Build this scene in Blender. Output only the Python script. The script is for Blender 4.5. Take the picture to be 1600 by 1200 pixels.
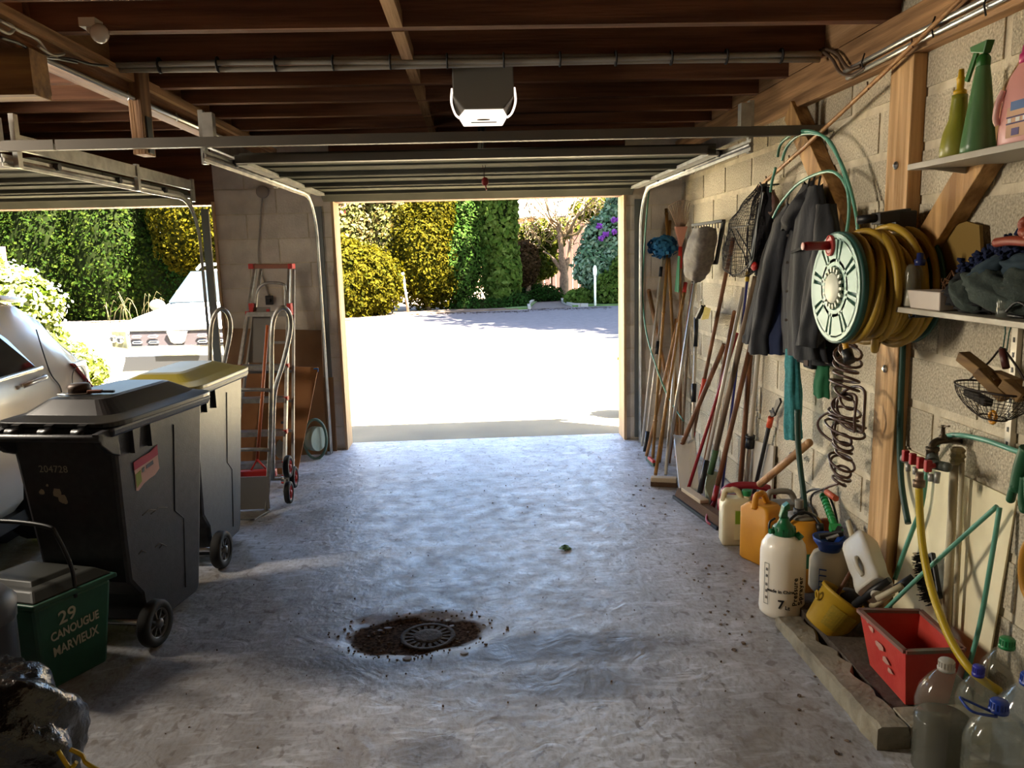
import bpy, bmesh, math, random
import numpy as np
from mathutils import Vector, Matrix, Euler, noise
for _o in list(bpy.data.objects): bpy.data.objects.remove(_o)
random.seed(7); RNG = np.random.default_rng(11)
SC = bpy.context.scene; COL = SC.collection
# ------------------------------------------------------------------ camera
FPX = 1218.0
def _n(v): v = np.array(v, float); return v/np.linalg.norm(v)
_Y = _n([743-800, 600-399.4, -FPX]); _h = _n([1, .0259, 0]); _X = _n(_h-_Y*_h.dot(_Y)); _Z = np.cross(_X, _Y)
RC = np.array([_X, _Y, _Z]); CAM = np.array([0, 0, 1.62])
cd = bpy.data.cameras.new('camera'); cam = bpy.data.objects.new('camera', cd); COL.objects.link(cam)
cam.matrix_world = Matrix.Translation(CAM.tolist()) @ Matrix(RC.tolist()).to_4x4()
cd.sensor_width = 36; cd.lens = 36*FPX/1600; cd.clip_start = .05; cd.clip_end = 300
SC.camera = cam
def at(px, py, axis, v):
    """point of the place seen at a pixel of the photograph, on the plane axis = v"""
    d = RC @ _n([px-800, 600-py, -FPX]); k = 'XYZ'.index(axis); t = (v-CAM[k])/d[k]
    return Vector((CAM+t*d).tolist())
def WX(px, py, x=1.68):
    p = at(px, py, 'X', x)
    return at(px, py, 'Y', 6.57) if 6.57 < p.y < 9 and py > 310 else p
def WY(px, py, y): return at(px, py, 'Y', y)
def WZ(px, py, z=0): return at(px, py, 'Z', z)
# ------------------------------------------------------------------ light
w = bpy.data.worlds.new('sky'); SC.world = w; w.use_nodes = True
nt = w.node_tree; bg = nt.nodes['Background']; sky = nt.nodes.new('ShaderNodeTexSky'); sky.sky_type = 'NISHITA'
sky.sun_disc = False; sky.sun_elevation = math.radians(62); sky.sun_rotation = math.radians(120); sky.air_density = 1.1; sky.dust_density = 1.5
nt.links.new(sky.outputs[0], bg.inputs[0]); bg.inputs[1].default_value = 0.36
sd = bpy.data.lights.new('sun', 'SUN'); sun = bpy.data.objects.new('sun', sd); COL.objects.link(sun)
sd.energy = 60.0; sd.angle = math.radians(.6); sd.color = (1, .93, .78)
sun.rotation_euler = Vector((-.45, .27, -1)).to_track_quat('-Z', 'Y').to_euler(); sun.location = (4, -2, 12)
# unseen fill light added to brighten the interior; its invented housing comes with the ceiling
ld = bpy.data.lights.new('bay_fill_light', 'AREA'); lamp = bpy.data.objects.new('bay_fill_light', ld); COL.objects.link(lamp)
ld.shape = 'RECTANGLE'; ld.size = 1.4; ld.size_y = .25; ld.energy = 31; ld.spread = math.radians(150); ld.color = (1, .89, .73)
lamp.matrix_world = Matrix.Translation((-3.4, 3.5, 2.28)) @ Vector((1, -.18, -.20)).to_track_quat('-Z', 'X').to_matrix().to_4x4()
SC.view_settings.view_transform = 'Standard'; SC.view_settings.look = 'None'; SC.view_settings.gamma = 1
SC.view_settings.use_curve_mapping = False; SC.view_settings.exposure = 2.1
SC.cycles.max_bounces = 10; SC.cycles.diffuse_bounces = 8; SC.cycles.glossy_bounces = 4; SC.cycles.transmission_bounces = 8; SC.cycles.transparent_max_bounces = 12
SC.cycles.use_denoising = True; SC.cycles.caustics_reflective = False; SC.cycles.caustics_refractive = False
SC.cycles.sample_clamp_indirect = 8
# ------------------------------------------------------------------ materials
def c(h):
    v = [int(h[i:i+2], 16)/255 for i in (0, 2, 4)]
    return tuple((x/12.92 if x < .04045 else ((x+.055)/1.055)**2.4) for x in v)+(1,)
MATS = {}
def mat(name, col='808080', rough=.6, metal=0, col2=None, scale=6, bump=0, bscale=80, trans=0, stretch=(1, 1, 1), spec=.5, det=5, lo=.35, hi=.65, coat=0, rand=0, ior=1.45, alpha=1):
    if name in MATS: return MATS[name]
    m = bpy.data.materials.new(name); m.use_nodes = True; T = m.node_tree; N = T.nodes; L = T.links
    p = N['Principled BSDF']; p.inputs['Roughness'].default_value = rough; p.inputs['Metallic'].default_value = metal
    p.inputs['Base Color'].default_value = c(col); p.inputs['Specular IOR Level'].default_value = spec
    p.inputs['Transmission Weight'].default_value = trans; p.inputs['IOR'].default_value = ior; p.inputs['Alpha'].default_value = alpha
    if coat: p.inputs['Coat Weight'].default_value = coat; p.inputs['Coat Roughness'].default_value = .08
    tc = N.new('ShaderNodeTexCoord'); mp = N.new('ShaderNodeMapping'); mp.inputs['Scale'].default_value = stretch
    L.new(tc.outputs['Object'], mp.inputs[0])
    if col2:
        nz = N.new('ShaderNodeTexNoise'); nz.inputs['Scale'].default_value = scale; nz.inputs['Detail'].default_value = det
        L.new(mp.outputs[0], nz.inputs['Vector'])
        rp = N.new('ShaderNodeValToRGB'); rp.color_ramp.elements[0].position = lo; rp.color_ramp.elements[1].position = hi
        rp.color_ramp.elements[0].color = c(col); rp.color_ramp.elements[1].color = c(col2)
        L.new(nz.outputs['Fac'], rp.inputs[0]); src = rp.outputs[0]
        if rand:
            oi = N.new('ShaderNodeObjectInfo'); hs = N.new('ShaderNodeHueSaturation'); mr = N.new('ShaderNodeMapRange')
            mr.inputs['To Min'].default_value = 1-rand; mr.inputs['To Max'].default_value = 1+rand
            L.new(oi.outputs['Random'], mr.inputs['Value']); L.new(mr.outputs[0], hs.inputs['Value']); L.new(src, hs.inputs['Color']); src = hs.outputs[0]
        L.new(src, p.inputs['Base Color'])
    if bump:
        n2 = N.new('ShaderNodeTexNoise'); n2.inputs['Scale'].default_value = bscale; n2.inputs['Detail'].default_value = 4
        L.new(mp.outputs[0], n2.inputs['Vector']); b = N.new('ShaderNodeBump'); b.inputs['Strength'].default_value = bump; b.inputs['Distance'].default_value = .01
        L.new(n2.outputs['Fac'], b.inputs['Height']); L.new(b.outputs[0], p.inputs['Normal'])
    MATS[name] = m; return m
def wood(name, a, b, axis='Y', rough=.7, scale=14, rand=.0):
    st = {'X': (.08, 1.6, 1.6), 'Y': (1.6, .08, 1.6), 'Z': (1.6, 1.6, .08)}[axis]
    return mat(name, a, rough, col2=b, scale=scale, stretch=st, bump=.35, bscale=60, lo=.36, hi=.62, rand=rand)
LEAF = .072
def leafmat(name, cols, tl=.45, k=1):
    m = bpy.data.materials.new(name); m.use_nodes = True; T = m.node_tree; N = T.nodes; L = T.links
    g = N.new('ShaderNodeNewGeometry'); rp = N.new('ShaderNodeValToRGB'); e = rp.color_ramp.elements
    dk = lambda h: tuple(min(.8, q*LEAF*k) for q in c(h)[:3])+(1,)
    e[0].color = dk(cols[0]); e[1].color = dk(cols[-1])
    for i, cc in enumerate(cols[1:-1]):
        q = e.new((i+1)/(len(cols)-1)); q.color = dk(cc)
    L.new(g.outputs['Random Per Island'], rp.inputs[0])
    d = N['Principled BSDF']; d.inputs['Roughness'].default_value = .8; d.inputs['Specular IOR Level'].default_value = .03
    t = N.new('ShaderNodeBsdfTranslucent'); mx = N.new('ShaderNodeMixShader'); mx.inputs[0].default_value = tl
    L.new(rp.outputs[0], d.inputs['Base Color']); L.new(rp.outputs[0], t.inputs[0]); L.new(d.outputs[0], mx.inputs[1]); L.new(t.outputs[0], mx.inputs[2])
    L.new(mx.outputs[0], N['Material Output'].inputs[0]); return m
# ------------------------------------------------------------------ mesh builder
class MB:
    def __init__(s, T=None): s.v = []; s.f = []; s.s = []; s.T = T or Matrix()
    def add(s, vs, fs, smooth=False):
        o = len(s.v); s.v += [tuple(s.T @ Vector(p)) for p in vs]; s.f += [tuple(i+o for i in f) for f in fs]; s.s += [smooth]*len(fs); return s
    def box(s, lo, hi, R=None, piv=None):
        (a, b, d), (e, f, g) = lo, hi
        vs = [Vector(p) for p in ((a, b, d), (e, b, d), (e, f, d), (a, f, d), (a, b, g), (e, b, g), (e, f, g), (a, f, g))]
        if R is not None:
            pv = Vector(piv) if piv else (vs[0]+vs[6])/2
            vs = [pv+R @ (p-pv) for p in vs]
        return s.add(vs, [(0, 3, 2, 1), (4, 5, 6, 7), (0, 1, 5, 4), (1, 2, 6, 5), (2, 3, 7, 6), (3, 0, 4, 7)])
    def cbox(s, cen, size, R=None):
        cen = Vector(cen); h = Vector(size)/2; return s.box(cen-h, cen+h, R)
    def hexa(s, p8):
        return s.add(p8, [(0, 3, 2, 1), (4, 5, 6, 7), (0, 1, 5, 4), (1, 2, 6, 5), (2, 3, 7, 6), (3, 0, 4, 7)])
    def prism(s, pts, ext):
        n = len(pts); e = Vector(ext); p = [Vector(q) for q in pts]
        return s.add(p+[q+e for q in p], [tuple(range(n))[::-1], tuple(range(n, 2*n))]+[(i, (i+1) % n, n+(i+1) % n, n+i) for i in range(n)])
    def bar(s, a, b, w_, h_, up=(0, 0, 1)):
        a = Vector(a); b = Vector(b); d = (b-a).normalized(); u = Vector(up); x = d.cross(u)
        if x.length < 1e-4: x = d.cross(Vector((1, 0, 0)))
        x.normalize(); u = x.cross(d); x = x*w_/2; u = u*h_/2
        return s.hexa([a-x-u, a+x-u, b+x-u, b-x-u, a-x+u, a+x+u, b+x+u, b-x+u])
    def tube(s, pts, r, n=10, cap=True, closed=False, smooth=True, flat=1):
        P = [Vector(p) for p in pts]; m = len(P); R = [float(q) for q in np.interp(np.linspace(0, 1, m), np.linspace(0, 1, len(r)), r)] if isinstance(r, (list, tuple)) else [r]*m
        rings = []; u = None
        for i, p in enumerate(P):
            if closed: d = P[(i+1) % m]-P[i-1]
            else: d = P[min(i+1, m-1)]-P[max(i-1, 0)]
            d.normalize()
            if u is None:
                u = d.orthogonal().normalized() if abs(d.z) < .9 else Vector((1, 0, 0))
            u = (u-d*u.dot(d)); u.normalize(); w2 = d.cross(u)
            rings.append([p+(u*math.cos(2*math.pi*k/n)*flat+w2*math.sin(2*math.pi*k/n))*R[i] for k in range(n)])
        vs = [q for rg in rings for q in rg]; fs = []
        for i in range(m if closed else m-1):
            j = (i+1) % m
            for k in range(n): fs.append((i*n+k, i*n+(k+1) % n, j*n+(k+1) % n, j*n+k))
        s.add(vs, fs, smooth)
        if cap and not closed:
            s.add(rings[0], [tuple(range(n))[::-1]]); s.add(rings[-1], [tuple(range(n))])
        return s
    def lathe(s, prof, cen=(0, 0, 0), axis=(0, 0, 1), n=24, sx=1, sy=1, smooth=True):
        """prof: list of (r, h) along axis from cen"""
        q = Vector((0, 0, 1)).rotation_difference(Vector(axis).normalized()).to_matrix(); c0 = Vector(cen); vs = []; m = len(prof)
        for r, h in prof:
            for k in range(n):
                a = 2*math.pi*k/n; vs.append(c0+q @ Vector((r*math.cos(a)*sx, r*math.sin(a)*sy, h)))
        fs = [(i*n+k, i*n+(k+1) % n, (i+1)*n+(k+1) % n, (i+1)*n+k) for i in range(m-1) for k in range(n)]
        s.add(vs, fs, smooth)
        if prof[0][0] > 1e-4: s.add(vs[:n], [tuple(range(n))[::-1]])
        if prof[-1][0] > 1e-4: s.add(vs[-n:], [tuple(range(n))])
        return s
    def cyl(s, a, b, r, n=20, r2=None):
        a = Vector(a); b = Vector(b); d = b-a; return s.lathe([(r, 0), (r2 if r2 is not None else r, d.length)], a, d, n)
    def ball(s, cen, rad, n=14, m=9, R=None):
        rad = rad if hasattr(rad, '__len__') else (rad,)*3; vs = []; c0 = Vector(cen)
        for i in range(m+1):
            t = math.pi*i/m
            for k in range(n):
                a = 2*math.pi*k/n; q = Vector((rad[0]*math.sin(t)*math.cos(a), rad[1]*math.sin(t)*math.sin(a), rad[2]*math.cos(t)))
                vs.append(c0+(R @ q if R is not None else q))
        return s.add(vs, [(i*n+k, (i+1)*n+k, (i+1)*n+(k+1) % n, i*n+(k+1) % n) for i in range(m) for k in range(n)], True)
    def grid(s, fn, nu, nv, smooth=True, wrap=False):
        vs = [fn(i/nu, j/nv) for j in range(nv+1) for i in range(nu+(0 if wrap else 1))]; W = nu+(0 if wrap else 1)
        return s.add(vs, [(j*W+i, j*W+(i+1) % W, (j+1)*W+(i+1) % W, (j+1)*W+i) for j in range(nv) for i in range(nu)], smooth)
ORG = {}
def org(o): return ORG.get(o.name, Vector((0, 0, 0)))
def mesh(name, mb, m, parent=None, bev=0, solid=0, sub=0, origin=None, wire=0, nocenter=False):
    me = bpy.data.meshes.new(name)
    if parent is not None: o0 = org(parent)
    elif origin is not None: o0 = Vector(origin)
    elif nocenter: o0 = Vector((0, 0, 0))
    else:
        a = np.array(mb.v); o0 = Vector(((a[:, 0].min()+a[:, 0].max())/2, (a[:, 1].min()+a[:, 1].max())/2, a[:, 2].min()))
    me.from_pydata([tuple(Vector(p)-o0) for p in mb.v], [], mb.f)
    me.polygons.foreach_set('use_smooth', mb.s); me.materials.append(m); me.update()
    if me.validate(): me.update()
    bm = bmesh.new(); bm.from_mesh(me); bmesh.ops.remove_doubles(bm, verts=bm.verts, dist=1e-5); bmesh.ops.recalc_face_normals(bm, faces=bm.faces); bm.to_mesh(me); bm.free()
    o = bpy.data.objects.new(name, me); COL.objects.link(o)
    if parent is not None: o.parent = parent; ORG[o.name] = o0
    else: o.location = o0; ORG[o.name] = o0
    if solid: md = o.modifiers.new('solid', 'SOLIDIFY'); md.thickness = solid
    if bev:
        md = o.modifiers.new('bevel', 'BEVEL'); md.width = bev; md.segments = 2; md.limit_method = 'ANGLE'; md.angle_limit = .6
    if sub: md = o.modifiers.new('sub', 'SUBSURF'); md.levels = sub; md.render_levels = sub
    if wire: md = o.modifiers.new('wire', 'WIREFRAME'); md.thickness = wire; md.use_replace = True
    return o
def tag(o, label, cat=None, group=None, kind=None):
    if label: o['label'] = label
    if cat: o['category'] = cat
    if group: o['group'] = group
    if kind: o['kind'] = kind
    return o
def thing(name, label, cat, loc, group=None):
    o = bpy.data.objects.new(name, None); COL.objects.link(o); o.location = loc; o.empty_display_size = .05; ORG[o.name] = Vector(loc)
    return tag(o, label, cat, group)
def struct(name, mb, m, **k):
    o = mesh(name, mb, m, **k); o['kind'] = 'structure'; return o
def copy_tree(o, parent=None):
    q = o.copy(); COL.objects.link(q)
    if parent: q.parent = parent
    for ch in list(o.children): copy_tree(ch, q)
    return q
def textpart(name, body, size, m, T, parent, bold=0, bend=None, ext=.0006, sp=1.0, sx=1.0):
    cu = bpy.data.curves.new(name, 'FONT'); cu.body = body; cu.size = size; cu.extrude = ext; cu.offset = bold; cu.align_x = 'CENTER'; cu.align_y = 'CENTER'; cu.space_character = sp; cu.resolution_u = 4
    t = bpy.data.objects.new(name, cu); COL.objects.link(t); me = bpy.data.meshes.new_from_object(t); bpy.data.objects.remove(t)
    o0 = org(parent)
    for v in me.vertices:
        p = v.co.copy(); p.x *= sx
        if bend: a = p.x/bend; p = Vector(((bend+p.z)*math.sin(a), p.y, (bend+p.z)*math.cos(a)-bend))
        v.co = T @ p-o0
    me.materials.clear(); me.materials.append(m); o = bpy.data.objects.new(name, me); COL.objects.link(o); o.parent = parent; return o
def frame(origin, xdir, ydir):
    x = Vector(xdir).normalized(); y = Vector(ydir); y = (y-x*y.dot(x)).normalized(); z = x.cross(y)
    return Matrix.Translation(origin) @ Matrix((x, y, z)).transposed().to_4x4()
def smooth_path(pts, k=6):
    P = [Vector(p) for p in pts]; out = []
    for i in range(len(P)-1):
        a = P[max(i-1, 0)]; b = P[i]; d = P[i+1]; e = P[min(i+2, len(P)-1)]
        for j in range(k):
            t = j/k; out.append(.5*((2*b)+(d-a)*t+(2*a-5*b+4*d-e)*t*t+(3*b-a-3*d+e)*t**3))
    out.append(P[-1]); return out
def foliage(name, blobs, n, size, m, parent, flat=.0, zmin=None, up=.2, long=1.6, fill=.25):
    """leaves scattered through the shell of ellipsoids; every leaf is a folded blade of two triangles"""
    V = []
    vol = np.array([b[1][0]*b[1][1]*b[1][2] for b in blobs])**(2/3); vol = vol/vol.sum(); cnt = (vol*n).astype(int)
    for (cen, rad), k in zip(blobs, cnt):
        d = RNG.normal(size=(k, 3)); d /= np.linalg.norm(d, axis=1)[:, None]
        r = 1-fill*RNG.random(k)**1.5; bumpy = 1+.13*np.sin(d[:, 0]*9+cen[0])*np.sin(d[:, 2]*8+cen[2])*np.sin(d[:, 1]*9)
        p = np.array(cen)+d*np.array(rad)*(r*bumpy)[:, None]
        nn = d+RNG.normal(size=(k, 3))*.6+np.array([0, 0, up]); nn /= np.linalg.norm(nn, axis=1)[:, None]
        t = np.cross(nn, RNG.normal(size=(k, 3))); t /= np.linalg.norm(t, axis=1)[:, None]; b = np.cross(nn, t)
        s = size*(.6+.8*RNG.random(k))[:, None]
        V.append(np.stack([p-t*s*long/2, p-b*s/2+nn*s*.15, p+t*s*long/2, p+b*s/2+nn*s*.15], 1))
    V = np.concatenate(V)
    if zmin is not None: V = V[V[:, :, 2].min(1) > zmin]
    V = V.reshape(-1, 3)-np.array(org(parent)); K = len(V)//4
    me = bpy.data.meshes.new(name); me.vertices.add(K*4); me.vertices.foreach_set('co', V.ravel())
    idx = (np.arange(K)*4)[:, None]+np.array([0, 1, 2, 0, 2, 3]); me.loops.add(K*6); me.loops.foreach_set('vertex_index', idx.ravel().astype(np.int32))
    me.polygons.add(K*2); me.polygons.foreach_set('loop_start', (np.arange(K*2)*3).astype(np.int32)); me.update(calc_edges=True); me.validate()
    me.materials.append(m); o = bpy.data.objects.new(name, me); COL.objects.link(o); o.parent = parent; o['kind'] = 'stuff'; return o
# ================================================================== SETTING
XW = 1.74; YD = 6.62; YO = 6.84; XL = -5.1; YB = -1.6; ZR = 2.51; XB = -1.61
# ---- floor: worn grey painted concrete with a sunken dirty patch round the drain
DR = (-.262, 3.19)
def mat_floor():
    m = bpy.data.materials.new('worn_grey_floor'); m.use_nodes = True; T = m.node_tree; N = T.nodes; L = T.links; p = N['Principled BSDF']
    tc = N.new('ShaderNodeTexCoord'); P = tc.outputs['Object']
    def nz(s, d=6, st=None, dist=0):
        n = N.new('ShaderNodeTexNoise'); n.inputs['Scale'].default_value = s; n.inputs['Detail'].default_value = d; n.inputs['Distortion'].default_value = dist
        if st: q = N.new('ShaderNodeMapping'); q.inputs['Scale'].default_value = st; L.new(P, q.inputs[0]); L.new(q.outputs[0], n.inputs['Vector'])
        else: L.new(P, n.inputs['Vector'])
        return n.outputs['Fac']
    def ramp(s, a, b, ca=(0, 0, 0, 1), cb=(1, 1, 1, 1)):
        r = N.new('ShaderNodeValToRGB'); r.color_ramp.elements[0].position = a; r.color_ramp.elements[1].position = b
        r.color_ramp.elements[0].color = ca; r.color_ramp.elements[1].color = cb; L.new(s, r.inputs[0]); return r.outputs[0]
    def mth(op, a, b=0, c3=None):
        n = N.new('ShaderNodeMath'); n.operation = op; n.use_clamp = False
        for i, q in enumerate((a, b) if c3 is None else (a, b, c3)):
            if hasattr(q, 'node'): L.new(q, n.inputs[i])
            else: n.inputs[i].default_value = q
        return n.outputs[0]
    def mix(f, a, b):
        n = N.new('ShaderNodeMix'); n.data_type = 'RGBA'
        if hasattr(f, 'node'): L.new(f, n.inputs[0])
        else: n.inputs[0].default_value = f
        for i, q in ((6, a), (7, b)):
            if hasattr(q, 'node'): L.new(q, n.inputs[i])
            else: n.inputs[i].default_value = q
        return n.outputs[2]
    sx = N.new('ShaderNodeSeparateXYZ'); L.new(P, sx.inputs[0])
    def blob(x, y, rx, ry, soft=.5, amp=.5, ns=4):
        dx = mth('DIVIDE', mth('SUBTRACT', sx.outputs[0], x), rx); dy = mth('DIVIDE', mth('SUBTRACT', sx.outputs[1], y), ry)
        d = mth('SQRT', mth('ADD', mth('MULTIPLY', dx, dx), mth('MULTIPLY', dy, dy))); d = mth('ADD', d, mth('MULTIPLY', mth('SUBTRACT', nz(ns, 6), .5), amp*2))
        return ramp(d, 1-soft, 1, (1, 1, 1, 1), (0, 0, 0, 1))
    base = mix(ramp(nz(2.2), .35, .65), c('a9a9ac'), c('c4c5ca'))
    base = mix(mth('MULTIPLY', ramp(nz(70, 9, (1, .5, 1)), .45, .62), .55), base, c('928d88'))
    base = mix(mth('MULTIPLY', ramp(nz(14, 8, (.5, 1.6, 1), 1.2), .53, .62), .55), base, c('dcdee6'))
    base = mix(mth('MULTIPLY', ramp(nz(5, 8, None, 1.5), .56, .68), .5), base, c('8a8177'))
    base = mix(mth('MULTIPLY', ramp(nz(1.7, 7, None, .8), .50, .64), .55), base, c('80756a'))
    base = mix(mth('MULTIPLY', ramp(nz(22, 8, (1, .7, 1), .6), .58, .66), .6), base, c('5d5147'))
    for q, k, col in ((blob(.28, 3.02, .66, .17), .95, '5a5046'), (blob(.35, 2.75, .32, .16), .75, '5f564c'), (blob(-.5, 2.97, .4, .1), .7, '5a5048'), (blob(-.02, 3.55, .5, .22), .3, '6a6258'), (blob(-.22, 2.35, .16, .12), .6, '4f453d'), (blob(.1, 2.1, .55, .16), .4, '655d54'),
                     (blob(-.75, 2.55, .3, .2), .4, '665b50'), (blob(-1.0, 2.9, .7, .22), .35, '675f56'), (blob(1.0, 2.3, .35, .5), .55, '6e6458'), (blob(1.3, 3.4, .35, .9), .45, '6e665c'), (blob(-1.3, 2.6, .7, 1.2, .8), .5, '5d544b'), (blob(1.45, 5.0, .3, 1.5, .8), .6, '6a6057'), (blob(-3.6, 4.0, 1.5, 3.2, .4), .75, '6f7040')):  # last blob: left bay moss plus green hedge reflection, put into the colour
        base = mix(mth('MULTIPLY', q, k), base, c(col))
    ring = mth('SUBTRACT', blob(-.31, 3.19, .42, .24, .25, .35), blob(-.33, 3.2, .33, .185, .12, .3)); base = mix(mth('MULTIPLY', ring, .6), base, c('c3c8d2'))
    base = mix(blob(-.33, 3.2, .31, .17, .12, .28, 6), base, mix(ramp(nz(60, 6), .4, .6), c('2e231b'), c('5e4a3b')))
    L.new(base, p.inputs['Base Color']); rr = ramp(nz(9, 6), .3, .7, (.32, .32, .32, 1), (.6, .6, .6, 1)); rmask = blob(-.33, 3.2, .31, .17, .12, .28, 6); rr2 = mth('ADD', rr, mth('MULTIPLY', rmask, .5)); L.new(rr2, p.inputs['Roughness']); L.new(mth('SUBTRACT', .58, mth('MULTIPLY', rmask, .55)), p.inputs['Specular IOR Level'])
    b = N.new('ShaderNodeBump'); b.inputs['Strength'].default_value = .55; b.inputs['Distance'].default_value = .006
    L.new(mth('ADD', nz(30, 9, (1, .6, 1)), mth('MULTIPLY', nz(7, 5, None, 2), 1.5)), b.inputs['Height']); L.new(b.outputs[0], p.inputs['Normal']); return m
xs = sorted(set([XL, -4, -3, -2, -1.4]+[round(-.9+.03*i, 3) for i in range(40)]+[.6, 1.0, 1.4, XW])); ys = sorted(set([YB, 0, 1, 2, 2.5]+[round(2.85+.025*i, 3) for i in range(30)]+[4, 5, 6, YD, YO]))
def zf(x, y):
    d = math.hypot((x+.31)/.34, (y-3.2)/.19); d += .25*noise.noise((x*7, y*7, 0)); k = max(0, min(1, (1.15-d)/.4))
    return -.018*k*k*(3-2*k)
fm = MB(); nx = len(xs); fm.add([(x, y, zf(x, y)) for y in ys for x in xs], [(j*nx+i, j*nx+i+1, (j+1)*nx+i+1, (j+1)*nx+i) for j in range(len(ys)-1) for i in range(nx-1)], True)
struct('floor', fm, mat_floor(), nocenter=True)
fb = MB(); fb.box((XL, YB, -.3), (XW, YO, -.06)); 
# ---- walls
mort = mat('pale_mortar', 'd6cbb2', .9, col2='bdb197', scale=14, bump=.5, bscale=90)
blk = mat('pitted_concrete_block', 'd2c7ae', .95, col2='8c816d', scale=110, bump=.8, bscale=130, lo=.34, hi=.80, rand=.12, det=3)
pnt = mat('painted_masonry', 'e0d7c8', .85, col2='c6bcae', scale=5, bump=.4, bscale=60, rand=.05)
wr = MB(); wr.box((XW, YB, -.1), (XW+.2, YO, 2.75)); wr = struct('wall_right', wr, mort)
bmesh_blk = None
def block(parent, lo, hi, m, name='concrete_block', cache={}):
    key = tuple(round(hi[i]-lo[i], 3) for i in range(3))+(m.name,)
    if key not in cache:
        mb = MB(); h = [(hi[i]-lo[i])/2 for i in range(3)]; mb.box([-q for q in h], h); me = mesh(name, mb, m, origin=(0, 0, 0)); cache[key] = me.data; o = me
    else: o = bpy.data.objects.new(name, cache[key]); COL.objects.link(o)
    o.parent = parent; o.location = Vector([(lo[i]+hi[i])/2 for i in range(3)])-org(parent); return o
for r in range(13):
    z0 = r*.2-.005; y = 1.3-(.26 if r % 2 else 0)
    while y < YD:
        y1 = min(y+.48, YD); 
        if y1-y > .06: block(wr, (XW-.006, y, z0+.012), (XW+.03, y1, z0+.178), blk)
        y += .52
def wall(name, lo, hi, m): mb = MB(); mb.box(lo, hi); return struct(name, mb, m)
ox0, ox1, oz = -1.17, 1.265, 2.085; lx0, lx1 = -4.6, -2.11
pier = wall('wall_pier', (lx1, YD, -.1), (ox0, YO, 2.75), mort)
for r in range(13):
    x = lx1-(.25 if r % 2 else 0)
    while x < ox0-.01:
        a, b = max(x, lx1), min(x+.49, ox0)
        if b-a > .05: block(pier, (a, YD-.005, r*.2+.004), (b, YD+.03, r*.2+.196), pnt)
        x += .5
fr = wall('wall_front_right', (ox1, YD, -.1), (XW, YO, 2.75), mort)
for r in range(13):
    xa = ox1+(.22 if r % 2 else .0)
    for a, b in ((ox1, xa-.006), (xa, XW)) if r % 2 else ((ox1, XW),): block(fr, (a, YD-.005, r*.2+.004), (b, YD+.03, r*.2+.196), pnt)
wall('wall_front_left', (XL, YD, -.1), (lx0, YO, 2.75), pnt)
wht = mat('whitewashed_masonry', 'e9e3d6', .9, col2='d8d0c0', scale=4, bump=.4, bscale=60)
wall('wall_left', (XL-.2, YB, -.1), (XL, YO, 2.75), wht); wall('wall_back', (XL, YB-.2, -.1), (XW, YB, 2.75), wht)
lint = wood('lintel_wood', '7a4a2c', '50301c', 'X')
wall('trim_lintel_main', (ox0, YD+.02, oz), (ox1, YO, 2.75), lint); wall('trim_lintel_left', (lx0, YD+.02, oz), (lx1, YO, 2.75), lint)
jw = wood('jamb_paint', 'c8a882', 'a98964', 'Z', .75)
for n_, x0, x1 in (('trim_1', ox0-.001, ox0+.02), ('trim_2', ox1-.02, ox1+.001), ('trim_3', lx1-.02, lx1+.001), ('trim_4', lx0-.001, lx0+.02)):
    wall(n_, (x0, YD-.03, 0), (x1, YO+.01, oz+.02), jw)
# ---- ceiling: boards above rafters, the two carrying beams
roofb = wood('dark_roof_board', '4a2c1e', '332015', 'X', .9)
ce = MB(); ce.box((XL-.25, YB-.2, ZR+.2), (XW+.25, YO+.02, ZR+.23)); ce = struct('ceiling', ce, roofb, nocenter=True)
raf = wood('stained_rafter', '8a5f45', '613f2c', 'X', .85); rafl = wood('noggin_wood', 'b08a63', '87633f', 'Y', .85)
beamw = wood('old_beam_wood', 'bd9266', '7d5c3c', 'Y', .75)
for i, y in enumerate((-1.2, -.6, 0, .55, 1.05, 1.5, 1.95, 2.4, 2.83, 3.25, 3.82, 4.25, 4.69, 5.17, 5.61, 6.04, 6.4)):
    mb = MB(); tl = random.uniform(-.006, .006); mb.hexa([(XB-.06, y, ZR+tl), (XW, y, ZR), (XW, y+.055, ZR), (XB-.06, y+.055, ZR+tl), (XB-.06, y, ZR+.2), (XW, y, ZR+.2), (XW, y+.055, ZR+.2), (XB-.06, y+.055, ZR+.2)])
    mesh('rafter', mb, raf, ce)
ysr = (3.25, 3.82, 4.25, 4.69, 5.17, 5.61, 6.04)
for i, y in enumerate((2.83,)+ysr[:-1]):
    mb = MB(); y2 = ysr[i]; mb.box((-.305, y+.055, ZR-.004+.0), (-.255, y2, ZR+.06)); mesh('noggin', mb, rafl, ce)
for i, y in enumerate((.3, .8, 1.3, 1.8, 2.3, 2.75, 3.2, 3.5, 3.81, 4.15, 4.54, 4.87, 5.21, 5.57, 5.93, 6.2)):
    mb = MB(); mb.box((XL, y, ZR+.005), (XB-.06, y+.05, ZR+.2)); mesh('rafter', mb, raf, ce)
for i, y in enumerate(ysr):
    for x0, x1 in ((XB-.055, XB-.02), (1.68, 1.70)):
        mb = MB(); mb.box((x0, y+.056, ZR+.001), (x1, (list(ysr[1:])+[6.4])[i]-.001, ZR+.19)); mesh('blocking', mb, rafl, ce)
mb = MB(); mb.box((1.68, YB, 2.335), (XW-.002, YD, ZR-.001)); struct('trim_beam_right', mb, beamw, bev=.004)
ctr = thing('centre_beam', 'long rough central roof beam with a ledger, carrying the rafters over the pier', 'beam', (XB-.04, 3, 2.38)); ctr['kind'] = 'structure'
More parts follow.
